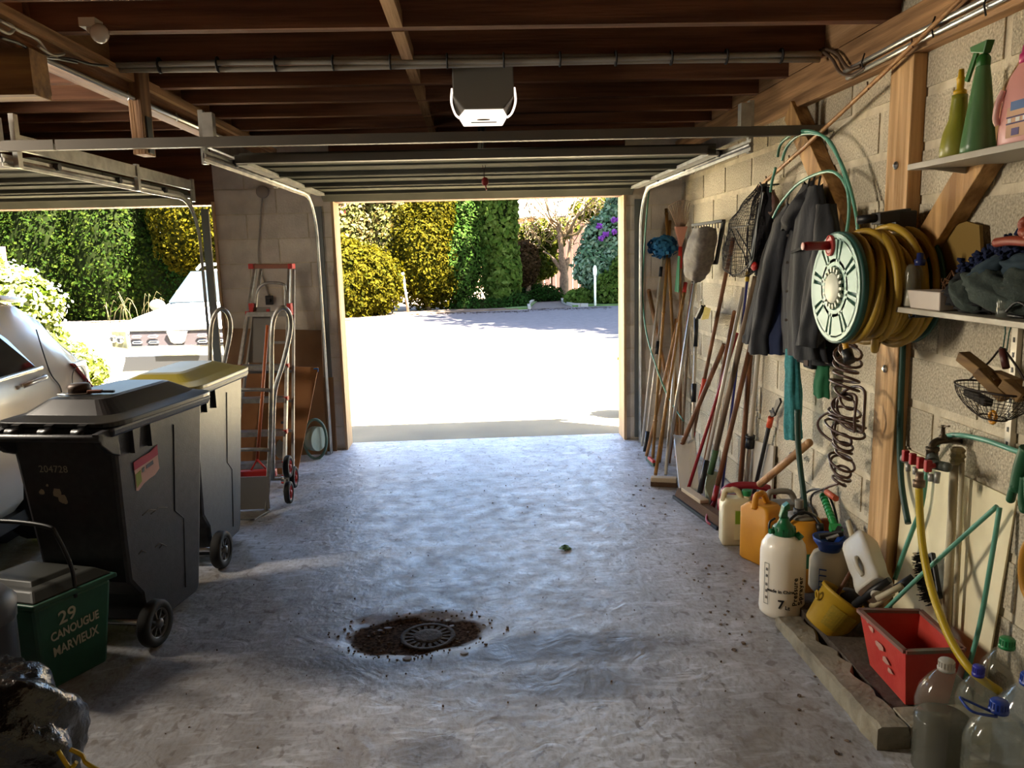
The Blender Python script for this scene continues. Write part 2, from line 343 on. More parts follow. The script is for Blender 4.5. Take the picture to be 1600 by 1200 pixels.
mb = MB(); mb.box((XB-.08, YB, 2.39), (XB, YD-.002, ZR-.001)); mesh('joist', mb, wood('centre_beam_wood', '8a5f3c', '5d3d25', 'Y'), ctr, bev=.004)
mb = MB(); mb.box((XB+.001, YB, ZR-.04), (XB+.03, YD-.002, ZR-.001)); mesh('ledger', mb, beamw, ctr)
for nm, y0 in (('main', ox0), ):
    pass
# posts and braces on the right wall
postm = wood('post_wood', 'cfa877', '96703f', 'Z', .7)
pz = MB(); pz.box((1.68, 3.035, .06), (XW-.002, 3.2, 2.334)); po = mesh('timber_post', pz, postm, bev=.004)
tag(po, 'square timber post standing on the kerb against the right wall below the beam', 'post')
for zz in (1.115, 1.93): 
    mb = MB(); mb.lathe([(.016, 0), (.016, .004), (.006, .005), (.006, .012)], (1.679, 3.12, zz), (-1, 0, 0), 12); mesh('bolt', mb, mat('bright_steel', 'd8d8d8', .3, 1), po)
bw = wood('brace_wood', 'c49a63', '8c663a', 'Z', .7)
def brace(name, a, b, label, w_=.115):
    a = Vector(a); b = Vector(b); d = (b-a).normalized(); nrm = Vector((0, -d.z, d.y))*w_/2
    mb = MB(); mb.prism([a-nrm, a+nrm, b+nrm, b-nrm], (XW-.008-a.x, 0, 0)); o = mesh(name, mb, bw, bev=.003); tag(o, label, 'brace'); return o
brace('timber_brace', (1.66, 4.20, 2.33), (1.66, 3.26, 1.40), 'diagonal timber brace behind the jacket and green hoses, right of the net')
brace('timber_brace', (1.665, 2.98, 1.52), (1.665, 2.2, 2.3), 'diagonal timber brace between the two shelves, rising to the right')
# hanging timber at the centre beam, boxed timber left of it
hw = wood('hanging_wood', '96704a', '6b4a2e', 'Z')
mb = MB(); mb.box((-1.62, 3.94, 2.14), (-1.56, 4.06, 2.66)); hb = mesh('hanging_timber', mb, hw, bev=.003); tag(hb, 'short upright timber hung from the centre beam, holding the door crossbar', 'timber')
mb = MB(); mb.box((-1.559, 3.97, 2.15), (-1.553, 4.03, 2.32)); mesh('steel_strap', mb, mat('dark_steel', '45484a', .5, .7), hb)
mb = MB(); mb.box((-2.2, 3.0, 2.23), (-1.56, 3.12, 2.25)); mb.box((-2.2, 3.0, 2.25), (-1.56, 3.02, 2.39)); mb.box((-1.58, 3.02, 2.25), (-1.56, 3.12, 2.39)); mb.box((-1.80, 2.97, 2.245), (-1.76, 3.0, 2.39))
tb = mesh('wooden_box', mb, wood('box_wood', '96703f', '6b4c2c', 'X'), bev=.002); tag(tb, 'short boxed timber under the centre beam at the upper left edge', 'timber')
# ---- kerb and plinth on the right
km = mat('old_kerb_concrete', '9c937e', .9, col2='6e6656', scale=7, bump=.9, bscale=30)
random.seed(3)
kb = MB(); N_ = 26
def kin(t): return 1.35+.05*noise.noise((t*9, 1, 3))+.015*noise.noise((t*40, 5, 3))
rows = []
for i in range(N_+1):
    t = i/N_; y = 2.25+t*.87; o = .008*noise.noise((t*14, 0, 0)); zt = .082-.042*t+.006*noise.noise((t*11, 3, 0)); rows.append([(1.25+o, y, 0), (1.25+o*.5, y, zt-.008), (1.262+o, y, zt), (kin(t), y, zt-.004), (kin(t)+.012, y, .035), (kin(t)+.02, y, 0)])
kb.add([p for r in rows for p in r], [(i*6+j, i*6+j+1, (i+1)*6+j+1, (i+1)*6+j) for i in range(N_) for j in range(5)]+[(0, 1, 2, 3, 4, 5), tuple(N_*6+k for k in range(6))[::-1]])
kb.box((1.36, 2.25, 0), (XW-.006, 2.36, .078)); kb = mesh('kerb', kb, km); tag(kb, 'low crumbling concrete kerb along the floor in front of the red crate', 'kerb'); kb['kind'] = 'structure'; kb.name = 'trim_kerb'
mb = MB(); mb.box((1.375, 2.3, 0), (XW-.007, 3.3, .056)); struct('trim_plinth', mb, mat('dirty_plinth', '5c5044', .95, col2='3d342b', scale=8, bump=.6, bscale=50))
# ---- outside ground
yard = mat('pale_yard_concrete', '7a7058', .9, col2='6a614c', scale=1.3, bump=.3, bscale=60)
yd = MB(); yd.box((-40, YO, -.25), (40, 70, -.02)); struct('ground', yd, yard, nocenter=True)

T_ = thing('fill_lamp', 'added tube lamp over the silver car, out of view, filling the interior with light', 'lamp', (-3.4, 3.5, 2.3)); mb = MB(); mb.box((-3.50, 2.9, 2.30), (-3.44, 4.1, 2.36)); mesh('housing', mb, mat('fill_lamp_housing', 'c8c4b8', .5), T_)  # invented housing for the added fill light
for yy in (3.0, 4.0): mb = MB(); mb.box((-3.475, yy, 2.36), (-3.465, yy+.01, 2.52)); mesh('hanger', mb, mat('fill_lamp_housing', ''), T_)
# ================================================================== UP UNDER THE RAFTERS
galv = mat('galvanised_track', 'b4b3ac', .42, .55, col2='93928b', scale=12)
dpan = mat('door_panel_inside', '5c5b52', .9, 0, col2='4e4d45', scale=3, spec=.05)
dst = mat('dark_steel', '45484a', .5, .7); stl = mat('bright_steel', 'd8d8d8', .3, 1); dkbar = mat('dusty_dark_bar', '5b564e', .6, .4)
blackp = mat('black_plastic', '161618', .45); whitep = mat('white_plastic', 'ded8c8', .45); greyp = mat('grey_plastic', '8a8a86', .5)
def sect_door(xa, xb, label, ext_l=None, ext_r=None):
    xm = (xa+xb)/2
    T = thing('garage_door', label, 'garage door', (xm, 5.2, 2.1))
    Z = 2.14
    for y0, y1 in ((4.28, 4.99), (5.0, 5.71), (5.72, 6.43)):
        mb = MB(); mb.box((xa+.05, y0, Z+.01), (xb-.05, y1, Z+.04))
        p = mesh('door_panel', mb, dpan, T, bev=.003)
        for yy in (y0, y1-.03, (y0+y1)/2-.012):
            r = MB(); r.box((xa+.05, yy, Z-.015 if yy != (y0+y1)/2-.012 else Z), (xb-.05, yy+.022, Z+.01)); mesh('rib', r, dpan, p, bev=.002)
        for x in (xa+.03, xb-.09):
            e = MB(); e.box((x, y0+.01, Z-.02), (x+.06, y1-.01, Z+.0)); mesh('end_stile', e, galv, p)
            for yy in (y0+.06,):
                e = MB(); e.cyl((x+(.06 if x > xm else 0), yy, Z-.005), (x+(.12 if x > xm else -.06), yy, Z-.005), .02, 14); mesh('roller', e, blackp, p)
    # bottom edge panel turning down at the curve
    mb = MB(); mb.hexa([(xa+.05, 6.45, Z-.01), (xb-.05, 6.45, Z-.01), (xb-.05, 6.54, Z-.06), (xa+.05, 6.54, Z-.06), (xa+.05, 6.45, Z+.03), (xb-.05, 6.45, Z+.03), (xb-.05, 6.56, Z-.02), (xa+.05, 6.56, Z-.02)]); mesh('bottom_rail', mb, dpan, T, bev=.003)
    mb = MB(); mb.box((xa+.09, 4.12, Z+.058), (xb-.08, 4.17, Z+.10)); mesh('top_stiffener', mb, dkbar, T)
    mb = MB(); mb.box((xa+.05, 4.2, Z-.02), (xb-.12, 4.26, Z+.02)); mesh('top_rail', mb, dkbar, T)
    for s, x in ((-1, xa), (1, xb)):
        pts = [(x, 3.88, Z-.02), (x, 6.1, Z-.02)]+[(x, 6.1+.36*math.sin(a), Z-.02-.36*(1-math.cos(a))) for a in [math.pi/2*i/8 for i in range(1, 9)]]+[(x, 6.46, 0.01)]
        tr = MB()
        for a, b in zip(pts[:-1], pts[1:]):
            tr.bar(a, b, .006, .055, up=(0, 0, 1) if abs(a[2]-b[2]) < .01 else (0, 1, 0))
        tr.tube(pts, .013, 8); t = mesh('track', tr, galv, T)
        tr = MB(); tr.box((x-.004+s*.02, 4.0, Z+.04), (x+.004+s*.02, 6.35, Z+.11)); tr.box((x-.012+s*.02, 4.0, Z+.035), (x+.012+s*.02, 6.35, Z+.043)); mesh('upper_track', tr, galv, t)
        for yy in (3.95, 5.3, 6.3):
            h = MB(); h.box((x+s*.012, yy, Z-.05), (x+s*.035, yy+.04, Z+.12 if yy > 4 else Z+.2)); mesh('hanger', h, galv, t)
        h = MB(); h.box((x+s*.01-.03, YD-.03, .02), (x+s*.01+.03, YD-.006, 2.05)); mesh('angle_iron', h, mat('grey_angle_iron', '6f7473', .5, .5), t)
        h = MB(); h.cbox((x-s*.03, 3.9, Z+.12), (.05, .05, .11)); mesh('end_stop', h, galv, t)
    mb = MB(); x0 = xa-(.3 if ext_l is None else ext_l); x1 = xb+.1 if ext_r is None else ext_r
    mb.box((x0, 3.88, Z+.02), (x1, 3.885, Z+.066)); mb.box((x0, 3.885, Z+.02), (x1, 3.92, Z+.024)); mesh('crossbar', mb, dkbar, T)
    return T
main_door = sect_door(-1.27, 1.36, 'wide raised sectional door overhead in the middle, ribbed grey steel underside', ext_l=.68, ext_r=XW-.003)
left_door = sect_door(-4.75, -2.20, 'raised sectional door over the car bay at the left', ext_l=.2, ext_r=-1.96)
# ---- opener
op = thing('garage_door_opener', 'boxy motor unit with a pale lens, hung under the rafters in the middle', 'door opener', (.067, 4.35, 2.33))
mb = MB(); pf = [(-.155, 2.585), (.155, 2.585), (.155, 2.42), (.10, 2.355), (-.10, 2.355), (-.155, 2.42)]
mb.prism([(.067+x, 4.14, z) for x, z in pf], (0, .42, 0)); mesh('housing', mb, mat('opener_housing', '8d8981', .6), op, bev=.006)
mb = MB(); mb.hexa([(.067-.10, 4.15, 2.345), (.067+.10, 4.15, 2.345), (.067+.11, 4.62, 2.345), (.067-.11, 4.62, 2.345), (.067-.10, 4.15, 2.354), (.067+.10, 4.15, 2.354), (.067+.14, 4.58, 2.39), (.067-.14, 4.58, 2.39)]); ln = mesh('lens', mb, mat('opener_lens', 'efe4d6', .4), op, bev=.004)
_p = MATS['opener_lens'].node_tree.nodes['Principled BSDF']; _p.inputs['Emission Color'].default_value = (1, .84, .70, 1); _p.inputs['Emission Strength'].default_value = .42   # glow added to brighten the lens; the side clips share it
mb = MB(); mb.box((0, 4.47, 2.341), (.14, 4.48, 2.3449)); mesh('slot', mb, blackp, ln)
mb = MB(); mb.lathe([(.035, 0), (.035, .003), (.02, .003), (.02, .0)], (.067, 4.39, 2.3415), (0, 0, 1), 20, 1, .5); mesh('emblem', mb, mat('dull_gold', '8a7440', .4, .6), ln)
for s in (-1, 1):
    mb = MB(); mb.tube(smooth_path([(.067+s*.158, 4.16, 2.46), (.067+s*.165, 4.2, 2.40), (.067+s*.15, 4.3, 2.36), (.067+s*.13, 4.4, 2.355)]), .006, 6); mesh('side_clip', mb, mat('opener_lens', ''), op)
mb = MB(); mb.box((.045, 4.58, 2.43), (.085, YD, 2.47)); mesh('rail', mb, dst, op)
mb = MB(); mb.box((.0, 4.75, 2.38), (.12, 4.85, 2.43)); mesh('trolley', mb, blackp, op)
mb = MB(); mb.tube([(.055, 4.8, 2.4), (.060, 4.79, 2.13)], .0025, 6); mb.tube([(.085, 4.8, 2.4), (.075, 4.79, 2.13)], .0025, 6); mb.tube([(.067, 4.79, 2.13), (.067, 4.79, 2.04)], .003, 6); mesh('pull_cord', mb, mat('dark_cord', '2a1f1f', .8), op)
mb = MB(); mb.ball((.072, 4.79, 2.055), (.022, .012, .026)); mb.tube([(.072, 4.79, 2.04), (.078, 4.79, 2.005)], .004, 6); mesh('pull_handle', mb, mat('dark_red_plastic', '7a1c1c', .4), op)
for s in (-1, 1):
    mb = MB(); mb.box((.067+s*.12-.01, 4.3, 2.495), (.067+s*.12+.01, 4.33, 2.52)); mesh('mount', mb, dst, op)
# ---- conduits and cables
gc = mat('grey_conduit', 'a19b90', .5); sv = mat('silver_conduit', 'c9c9c6', .3, .7); cblk = mat('black_cable', '1d1a18', .6)
cb = thing('conduit_bundle', 'bundle of grey electric conduits running across under the rafters, tied with black straps', 'conduit', (0, 3.78, 2.48))
for k, (dz, dy) in enumerate(((0, 0), (.03, .004), (.015, -.02))):
    mb = MB(); mb.tube([(x, 3.785+dy+.004*math.sin(x*3+k), 2.487+dz+.005*math.sin(x*2.3+k*2)) for x in np.linspace(XB+.02, 1.64, 24)], .0125, 8); mesh('conduit', mb, gc, cb)
for x in np.linspace(-1.4, 1.45, 12):
    mb = MB(); mb.lathe([(.034, 0), (.036, .004), (.034, .008)], (x, 3.775, 2.503), (1, 0, 0), 12); mesh('strap', mb, cblk, cb)
co = thing('wall_conduits', 'two silver conduits clipped along the right-hand beam', 'conduit', (1.66, 2.8, 2.38))
for k in range(2):
    mb = MB(); mb.tube([WX(1320+4*k, 112+10*k, 1.662), WX(1420, 58+14*k, 1.662), WX(1600, -32+14*k, 1.662), (1.662, .8, 2.42-.03*k)], .010, 8); mesh('conduit', mb, sv, co)
for px, py in ((1352, 97), (1462, 42), (1545, 6)):
    p = WX(px, py, 1.66); mb = MB(); mb.tube([p+Vector((-.004, 0, .035)), p+Vector((-.014, .003, 0)), p+Vector((-.004, .004, -.035))], .0035, 6); mesh('clip', mb, cblk, co)
mb = MB(); mb.tube(smooth_path([WY(1282, 78, 3.78), WX(1300, 92, 1.655), WX(1312, 112, 1.655), WX(1330, 118, 1.655), WX(1352, 106, 1.655)]), .007, 6); mb.tube(smooth_path([WY(1287, 76, 3.78), WX(1308, 84, 1.655), WX(1325, 106, 1.655), WX(1345, 102, 1.655)]), .007, 6); mesh('loose_cable', mb, mat('brown_cable', '5a4636', .6), co)
c2 = thing('beam_conduit', 'thin silver conduit clipped along the lower side of the centre beam', 'conduit', (XB+.02, 4, 2.42))
mb = MB(); a_ = WX(55, 86, XB+.015); b_ = WX(352, 217, XB+.015); mb.tube([a_, b_, b_+(b_-a_)*.05], .011, 8); mesh('conduit', mb, sv, c2)
for t in (.35, .62, .9):
    p = a_.lerp(b_, t); mb = MB(); mb.tube([p+Vector((0, 0, .02)), p+Vector((.013, 0, 0)), p+Vector((0, 0, -.02))], .004, 6); mesh('clip', mb, sv, c2)
c3 = thing('cable_tangle', 'tangle of grey and black cables under the rafters at the top left', 'cable', (-1.6, 3.0, 2.4))
for pts, m_ in (([(0, 32), (30, 48), (58, 62), (72, 80)], gc), ([(-10, 40), (12, 52), (22, 44), (10, 36)], gc), ([(45, 82), (75, 90), (110, 92), (140, 100), (168, 103)], cblk), ([(60, 72), (82, 86), (100, 84)], gc), ([(58, 92), (78, 88), (92, 92)], gc), ([(0, 58), (30, 68), (60, 84), (120, 98)], cblk)):
    mb = MB(); mb.tube(smooth_path([WX(x, y, -1.57) for x, y in pts]), .006, 6); mesh('cable', mb, m_, c3)
bu = thing('ceiling_bulb', 'white bulb in a holder under the rafters at the upper left', 'bulb', (-1.40, 3.17, 2.45))
mb = MB(); mb.ball((-1.395, 3.2, 2.487), (.034, .034, .036)); mesh('bulb', mb, mat('bulb_glass', 'd8d0c4', .15), bu)
mb = MB(); mb.cyl((-1.43, 3.215, 2.51), (-1.40, 3.2, 2.50), .022); mb.box((-1.46, 3.18, 2.508), (-1.40, 3.249, 2.54)); mesh('holder', mb, whitep, bu)
# cane tied along the right, with thorn stubs
ca = thing('bamboo_cane', 'long thin cane with knotty stubs slanting up along the right wall to the beam', 'cane', WX(1190, 290, 1.655))
A = WX(1182, 296, 1.655); B = WX(1512, -12, 1.64); pts = [A.lerp(B, t)+Vector((0, 0, -.012*math.sin(t*math.pi))) for t in np.linspace(0, 1.25, 16)]
mb = MB(); mb.tube(pts, [.011-.0035*i/15 for i in range(16)], 8); mesh('stem', mb, mat('cane', 'b98c5a', .55, col2='94683d', scale=20), ca)
for i in (1, 3, 5, 8, 10, 12):
    p = pts[i]; mb = MB(); mb.tube([p, p+Vector((-.01, -.012, .022))], .0035, 5); mb.tube([p, p+Vector((-.012, -.03, -.012))], .003, 5); mesh('stub', mb, mat('brown_stub', '4a2c1c', .8), ca)
# ================================================================== LEFT: BINS, CADDY, BAG
binblk = mat('bin_black_plastic', '26262a', .42, col2='303034', scale=30, bump=.08, bscale=150); rubber = mat('tyre_rubber', '1c1b1b', .75); hubm = mat('hub_grey', '5d5f63', .4, .3)
def wheel(name, cen, r, w_, parent, axis, tyre=None, hub=None, spokes=8):
    tyre = tyre or rubber; hub = hub or hubm
    mb = MB(); h = w_/2; c0 = Vector(cen); ax = Vector(axis).normalized()
    mb.lathe([(r*.66, -h), (r*.93, -h), (r, -h*.6), (r, h*.6), (r*.93, h), (r*.66, h), (r*.62, 0), (r*.66, -h)], cen, ax, 28)
    o = mesh(name, mb, tyre, parent); k = MB()
    k.lathe([(r*.58, -h*.7), (r*.68, -h*.8), (r*.68, h*.8), (r*.60, h*.8), (r*.58, h*.2), (r*.58, -h*.7)], cen, ax, 28); k.lathe([(r*.2, -h*.9), (r*.2, h*1.05), (r*.1, h*1.2), (0, h*1.2)], cen, ax, 16); k.lathe([(0, -h*.15), (r*.6, -h*.15), (r*.6, 0), (0, 0)], cen, ax, 24)
    q = Vector((0, 0, 1)).rotation_difference(ax).to_matrix()
    for i in range(spokes):
        a = 2*math.pi*i/spokes; d = q @ Vector((math.cos(a), math.sin(a), 0)); k.bar(c0+d*r*.15+ax*h*.3, c0+d*r*.62+ax*h*.3, r*.07, h*.6, up=ax)
    mesh('hub', k, hub, o); return o
def bin_(name, loc, yaw, w_, lidmat, label, lidz=1.0, dome=.075):
    Rz = Matrix.Rotation(yaw, 4, 'Z'); TT = Matrix.Translation(loc) @ Rz; T = thing(name, label, 'bin', loc)
    hw_ = w_/2; prof = [(0, .965), (.035, .5), (.055, .30), (.13, .21), (.16, .05), (.20, .03), (.57, .03), (.59, .06), (.67, .965)]
    ww = lambda z: hw_-.055*(1-z/.965)-.03
    L = [(-ww(z), y, z) for y, z in prof]; Rr = [(ww(z), y, z) for y, z in prof]; n = len(prof)
    mb = MB(TT); mb.add(L+Rr, [tuple(range(n)), tuple(range(n, 2*n))[::-1]]+[(i, i+n, (i+1) % n+n, (i+1) % n) for i in range(n)]); body = mesh('body', mb, binblk, T, bev=.018)
    mb = MB(TT); mb.hexa([(-hw_+.01, -.03, .945), (hw_-.01, -.03, .945), (hw_-.01, .70, .945), (-hw_+.01, .70, .945), (-hw_, -.04, .985), (hw_, -.04, .985), (hw_, .71, .985), (-hw_, .71, .985)]); mesh('rim', mb, binblk, body, bev=.012)
    for y in (.1, .22):   # stiffening pockets under the rim
        mb = MB(TT); mb.prism([(hw_-.035, y, .95), (hw_-.035, y+.05, .95), (hw_-.035, y+.03, .85), (hw_-.035, y+.0, .85)], (.022, 0, 0)); mesh('rim_rib', mb, binblk, body)
    # panel seam line on the side
    mb = MB(TT); sx_ = lambda z: ww(z)+.001
    mb.tube([(sx_(.9), .42, .90), (sx_(.5), .40, .50), (sx_(.42), .47, .44), (sx_(.1), .46, .10)], .003, 5); mesh('seam', mb, blackp, body)
    # lid: flat skirt, sloped shoulder, raised panel
    rings = [(-hw_-.012, hw_+.012, -.045, .735, lidz-.014), (-hw_-.012, hw_+.012, -.045, .735, lidz+.006), (-hw_+.05, hw_-.05, .03, .68, lidz+.022), (-hw_+.13, hw_-.13, .10, .60, lidz+dome), (-hw_+.15, hw_-.15, .13, .58, lidz+dome+.006)]
    mb = MB(TT); vs = []; nn = 32
    for a, b, y0, y1, z in rings:
        cx = (a+b)/2; cy = (y0+y1)/2; rx = (b-a)/2; ry = (y1-y0)/2
        for k in range(nn):
            t = 2*math.pi*k/nn; ct, st = math.cos(t), math.sin(t); e = .22
            vs.append((cx+rx*math.copysign(abs(ct)**e, ct), cy+ry*math.copysign(abs(st)**e, st), z))
    m_ = len(rings); mb.add(vs, [(i*nn+k, i*nn+(k+1) % nn, (i+1)*nn+(k+1) % nn, (i+1)*nn+k) for i in range(m_-1) for k in range(nn)]+[tuple((m_-1)*nn+k for k in range(nn)), tuple(range(nn))[::-1]]); lid = mesh('lid', mb, lidmat, T, bev=.004)
    for x in (-hw_*.55, 0, hw_*.55):
        mb = MB(TT); mb.bar((x, -.06, lidz-.01), (x, .05, lidz+.015), .035, .02); mb.cyl((x-.03, -.07, lidz-.03), (x+.03, -.07, lidz-.03), .019, 12); mesh('hinge', mb, lidmat, lid)
    # rear handle bar with curved end brackets
    mb = MB(TT); mb.cyl((-hw_+.02, -.085, .955), (hw_-.02, -.085, .955), .016, 12)
    for s in (-1, 1):
        mb.prism([(s*(hw_-.02), -.10, .975), (s*(hw_-.02), .02, .985), (s*(hw_-.02), .02, .86), (s*(hw_-.02), -.03, .88), (s*(hw_-.02), -.09, .93)], (-s*.03, 0, 0))
    mesh('handle', mb, binblk, T, bev=.004)
    mb = MB(TT); mb.cyl((-hw_-.0, .10, .1), (hw_+.0, .10, .1), .012, 10); mesh('axle', mb, stl, T)
    for s in (-1, 1): wheel('wheel', TT @ Vector((s*(hw_-.005), .10, .1)), .1, .052, T, (Rz @ Vector((s, 0, 0))))
    return T, TT, body, ww
b1, T1, body1, ww1 = bin_('wheelie_bin', (-1.70, 3.155, 0), math.radians(-11), .53, mat('bin_black_lid', '161618', .34), 'black wheeled bin with black lid, nearest, torn sticker on its side')
b2, T2, body2, ww2 = bin_('wheelie_bin', (-1.665, 3.97, 0), math.radians(-4), .50, mat('bin_olive_lid', '7d722a', .35, col2='8f8340', scale=2), 'black wheeled bin with yellow lid, standing behind the black-lidded one', dome=.055)
# number, paint smears and torn sticker on bin 1
pale = mat('pale_print', '8d8a78', .8)
fr1 = frame(T1 @ Vector((-.10, .012, .79)), T1.to_3x3() @ Vector((1, 0, 0)), T1.to_3x3() @ Vector((0, .07, 1))); fr1 = frame(T1 @ Vector((-.06, .0115, .80)), T1.to_3x3() @ Vector((1, 0, 0)), T1.to_3x3() @ Vector((0, -.075, 1)))
textpart('number_print', '204728', .042, pale, fr1, body1, sp=1.05)
def decal(mb, M4, pts, z=.001): mb.prism([M4 @ Vector((x, y, z)) for x, y in pts], M4.to_3x3() @ Vector((0, 0, .0012)))
mb = MB()
for cx, cy, r in ((.0, -.10, .022), (.018, -.125, .02), (.03, -.14, .012), (-.07, -.10, .012), (-.04, -.07, .006)):
    decal(mb, fr1, [(cx+r*(.7+.5*random.random())*math.cos(a), cy+r*(.7+.5*random.random())*math.sin(a)) for a in [i*math.pi/4 for i in range(8)]])
mesh('paint_smear', mb, mat('cream_smear', '9b8f7a', .9), body1)
s_ax = T1.to_3x3() @ Vector((0, 1, 0)); s_up = T1.to_3x3() @ Vector((.058, 0, 1))
fs = frame(T1 @ Vector((ww1(.74)+.0015, .20, .75)), s_ax, s_up)
for nm, pts, col, z in (('sticker', [(-.085, .055), (-.03, .065), (.03, .07), (.07, .085), (.085, .09), (.09, .02), (.095, -.02), (.06, -.04), (.02, -.045), (-.02, -.055), (-.06, -.075), (-.075, -.07), (-.078, 0)], 'b8918c', .0005), ('sticker_band', [(-.085, .055), (-.03, .065), (.03, .07), (.07, .085), (.085, .09), (.088, .045), (.03, .035), (-.082, .02)], 'a3294a', .0018), ('sticker_leaf', [(-.075, .0), (-.04, .01), (-.035, -.04), (-.07, -.06)], '7d8a3e', .0018), ('sticker_mark', [(.0, .02), (.05, .03), (.052, .012), (.0, .005)], '4a4f66', .0018), ('sticker_mark', [(-.03, .015), (-.012, .018), (-.014, -.002), (-.03, -.004)], '56616b', .0018)):
    mb = MB(); decal(mb, fs, pts, z); mesh(nm, mb, mat('print_'+col, col, .7), body1)
mb = MB()
for y0, z0, l in ((.16, .56, .10), (.22, .545, .12), (.12, .40, .05), (.24, .385, .06), (.27, .37, .05)):
    q = Vector((ww1(z0)+.0015, y0, z0)); mb.tube([T1 @ q, T1 @ (q+Vector((0, l*.5, .008))), T1 @ (q+Vector((0, l, -.01)))], .0022, 5)
mesh('scratch', mb, mat('scratch_grey', '6a655e', .8), body1)
# bits lying on the black lid
bl = thing('tin', 'small round dark tin sitting on the black bin lid', 'tin', T1 @ Vector((-.06, .22, 1.082)))
mb = MB(T1); mb.lathe([(.045, 1.083), (.045, 1.113), (.038, 1.122), (0, 1.125)], (-.06, .22, 0), (0, 0, 1), 20); mesh('can', mb, mat('rusty_tin', '3a2a1e', .5, .4), bl)
mb = MB(T1); mb.tube([(-.11, .18, 1.088), (-.12, .16, 1.086), (-.06, .15, 1.086), (0, .18, 1.086)], .003, 6); mesh('wire', mb, stl, bl)
kn = thing('pocket_tool', 'small dark tool lying beside the tin on the black bin lid', 'tool', T1 @ Vector((.05, .20, 1.082)))
mb = MB(T1); mb.bar((.0, .19, 1.092), (.06, .20, 1.092), .022, .014); mesh('handle', mb, mat('orange_brown', '6d3b22', .6), kn, bev=.003)
mb = MB(T1); mb.bar((.06, .20, 1.092), (.11, .21, 1.090), .018, .010); mesh('tip', mb, blackp, kn, bev=.003)
# ---- green caddy
gcad = mat('dark_green_plastic', '1f5340', .5, col2='184335', scale=6)
Cn = Vector((-1.705, 2.84, 0)); dR = Vector((.48, .88, 0)).normalized(); dL = Vector((-.93, .30, 0)).normalized(); wR, wL, Hc = .27, .34, .36
out = (dR+dL)
T = thing('food_waste_caddy', 'small dark green caddy with raised black handle and painted 29, by the black bin', 'caddy', Cn+(dR*wR+dL*wL)/2)
def quad(o, a, b, s): return [o+(dR*(wR*(i)) if 0 else dR*(wR*i)+dL*(wL*j)) for i, j in ((0-s, 0-s), (1+s, 0-s), (1+s, 1+s), (0-s, 1+s))]
mb = MB(); bt = quad(Cn, 0, 0, -.0); tp = [p+Vector((0, 0, Hc)) for p in quad(Cn, 0, 0, .10)]
mb.hexa(bt+tp); cadb = mesh('tub', mb, gcad, T, bev=.015)
mb = MB(); mb.hexa([p+Vector((0, 0, Hc)) for p in quad(Cn, 0, 0, .15)]+[p+Vector((0, 0, Hc+.02)) for p in quad(Cn, 0, 0, .15)]); mesh('rim', mb, gcad, cadb, bev=.006)
mb = MB(); mb.hexa([p+Vector((0, 0, Hc+.021)) for p in quad(Cn, 0, 0, .12)]+[p+Vector((0, 0, Hc+.055)) for p in quad(Cn, 0, 0, -.02)]); cl_ = mesh('lid', mb, mat('caddy_lid', '262722', .5), T, bev=.008)
mb = MB(); o_ = Cn+(dR*wR+dL*wL)/2+Vector((0, 0, Hc+.056)); mb.hexa([p+Vector((0, 0, Hc+.05)) for p in quad(Cn, 0, 0, -.12)]+[p+Vector((0, 0, Hc+.07)) for p in quad(Cn, 0, 0, -.2)]); mesh('lid_panel', mb, mat('caddy_lid', ''), cl_, bev=.004)
hA = Cn+dL*wL*1.08+dR*.12+Vector((0, 0, Hc-.02)); hB = Cn-dL*.03+dR*.14+Vector((0, 0, Hc-.02)); 
mb = MB(); up = Vector((-.03, -.03, .30)); mb.tube(smooth_path([hA, hA+Vector((0, 0, .12)), hA+up*.9, hA+up+(hB-hA)*.08, (hA+hB)/2+up*1.04, hB+up-(hB-hA)*.08, hB+up*.88, hB+Vector((0, 0, .12)), hB], 5), .0085, 8); mesh('handle', mb, blackp, T)
wp = mat('white_paint', 'a8a595', .85)
zR = frame(Cn+dR*wR*.5+Vector((0, 0, .22)), dR, Vector((0, 0, 1))+(dL*-.09))
zR.translation += zR.to_3x3() @ Vector((0, 0, .024))
for txt, y, s, x in (('29', .065, .075, -.03), ('CANOUGUE', .005, .050, .0), ('MARVIEUX', -.06, .055, .0)):
    textpart('painted_'+('number' if txt == '29' else 'name'), txt, s, wp, zR @ Matrix.Translation((x, y, .0)) @ Matrix.Rotation(.06, 4, 'Z'), cadb, bold=.0012, sx=.72 if txt != '29' else 1)
zL = frame(Cn+dL*wL*.5+Vector((0, 0, .2)), -dL, Vector((0, 0, 1))-dR*.09); zL.translation += zL.to_3x3() @ Vector((0, 0, .026))
textpart('painted_number', '29', .10, wp, zL @ Matrix.Translation((.03, .035, 0)), cadb, bold=.001)
textpart('painted_name', 'MARVIEUX', .05, wp, zL @ Matrix.Translation((.05, -.08, 0)), cadb, bold=.001, sx=.9)
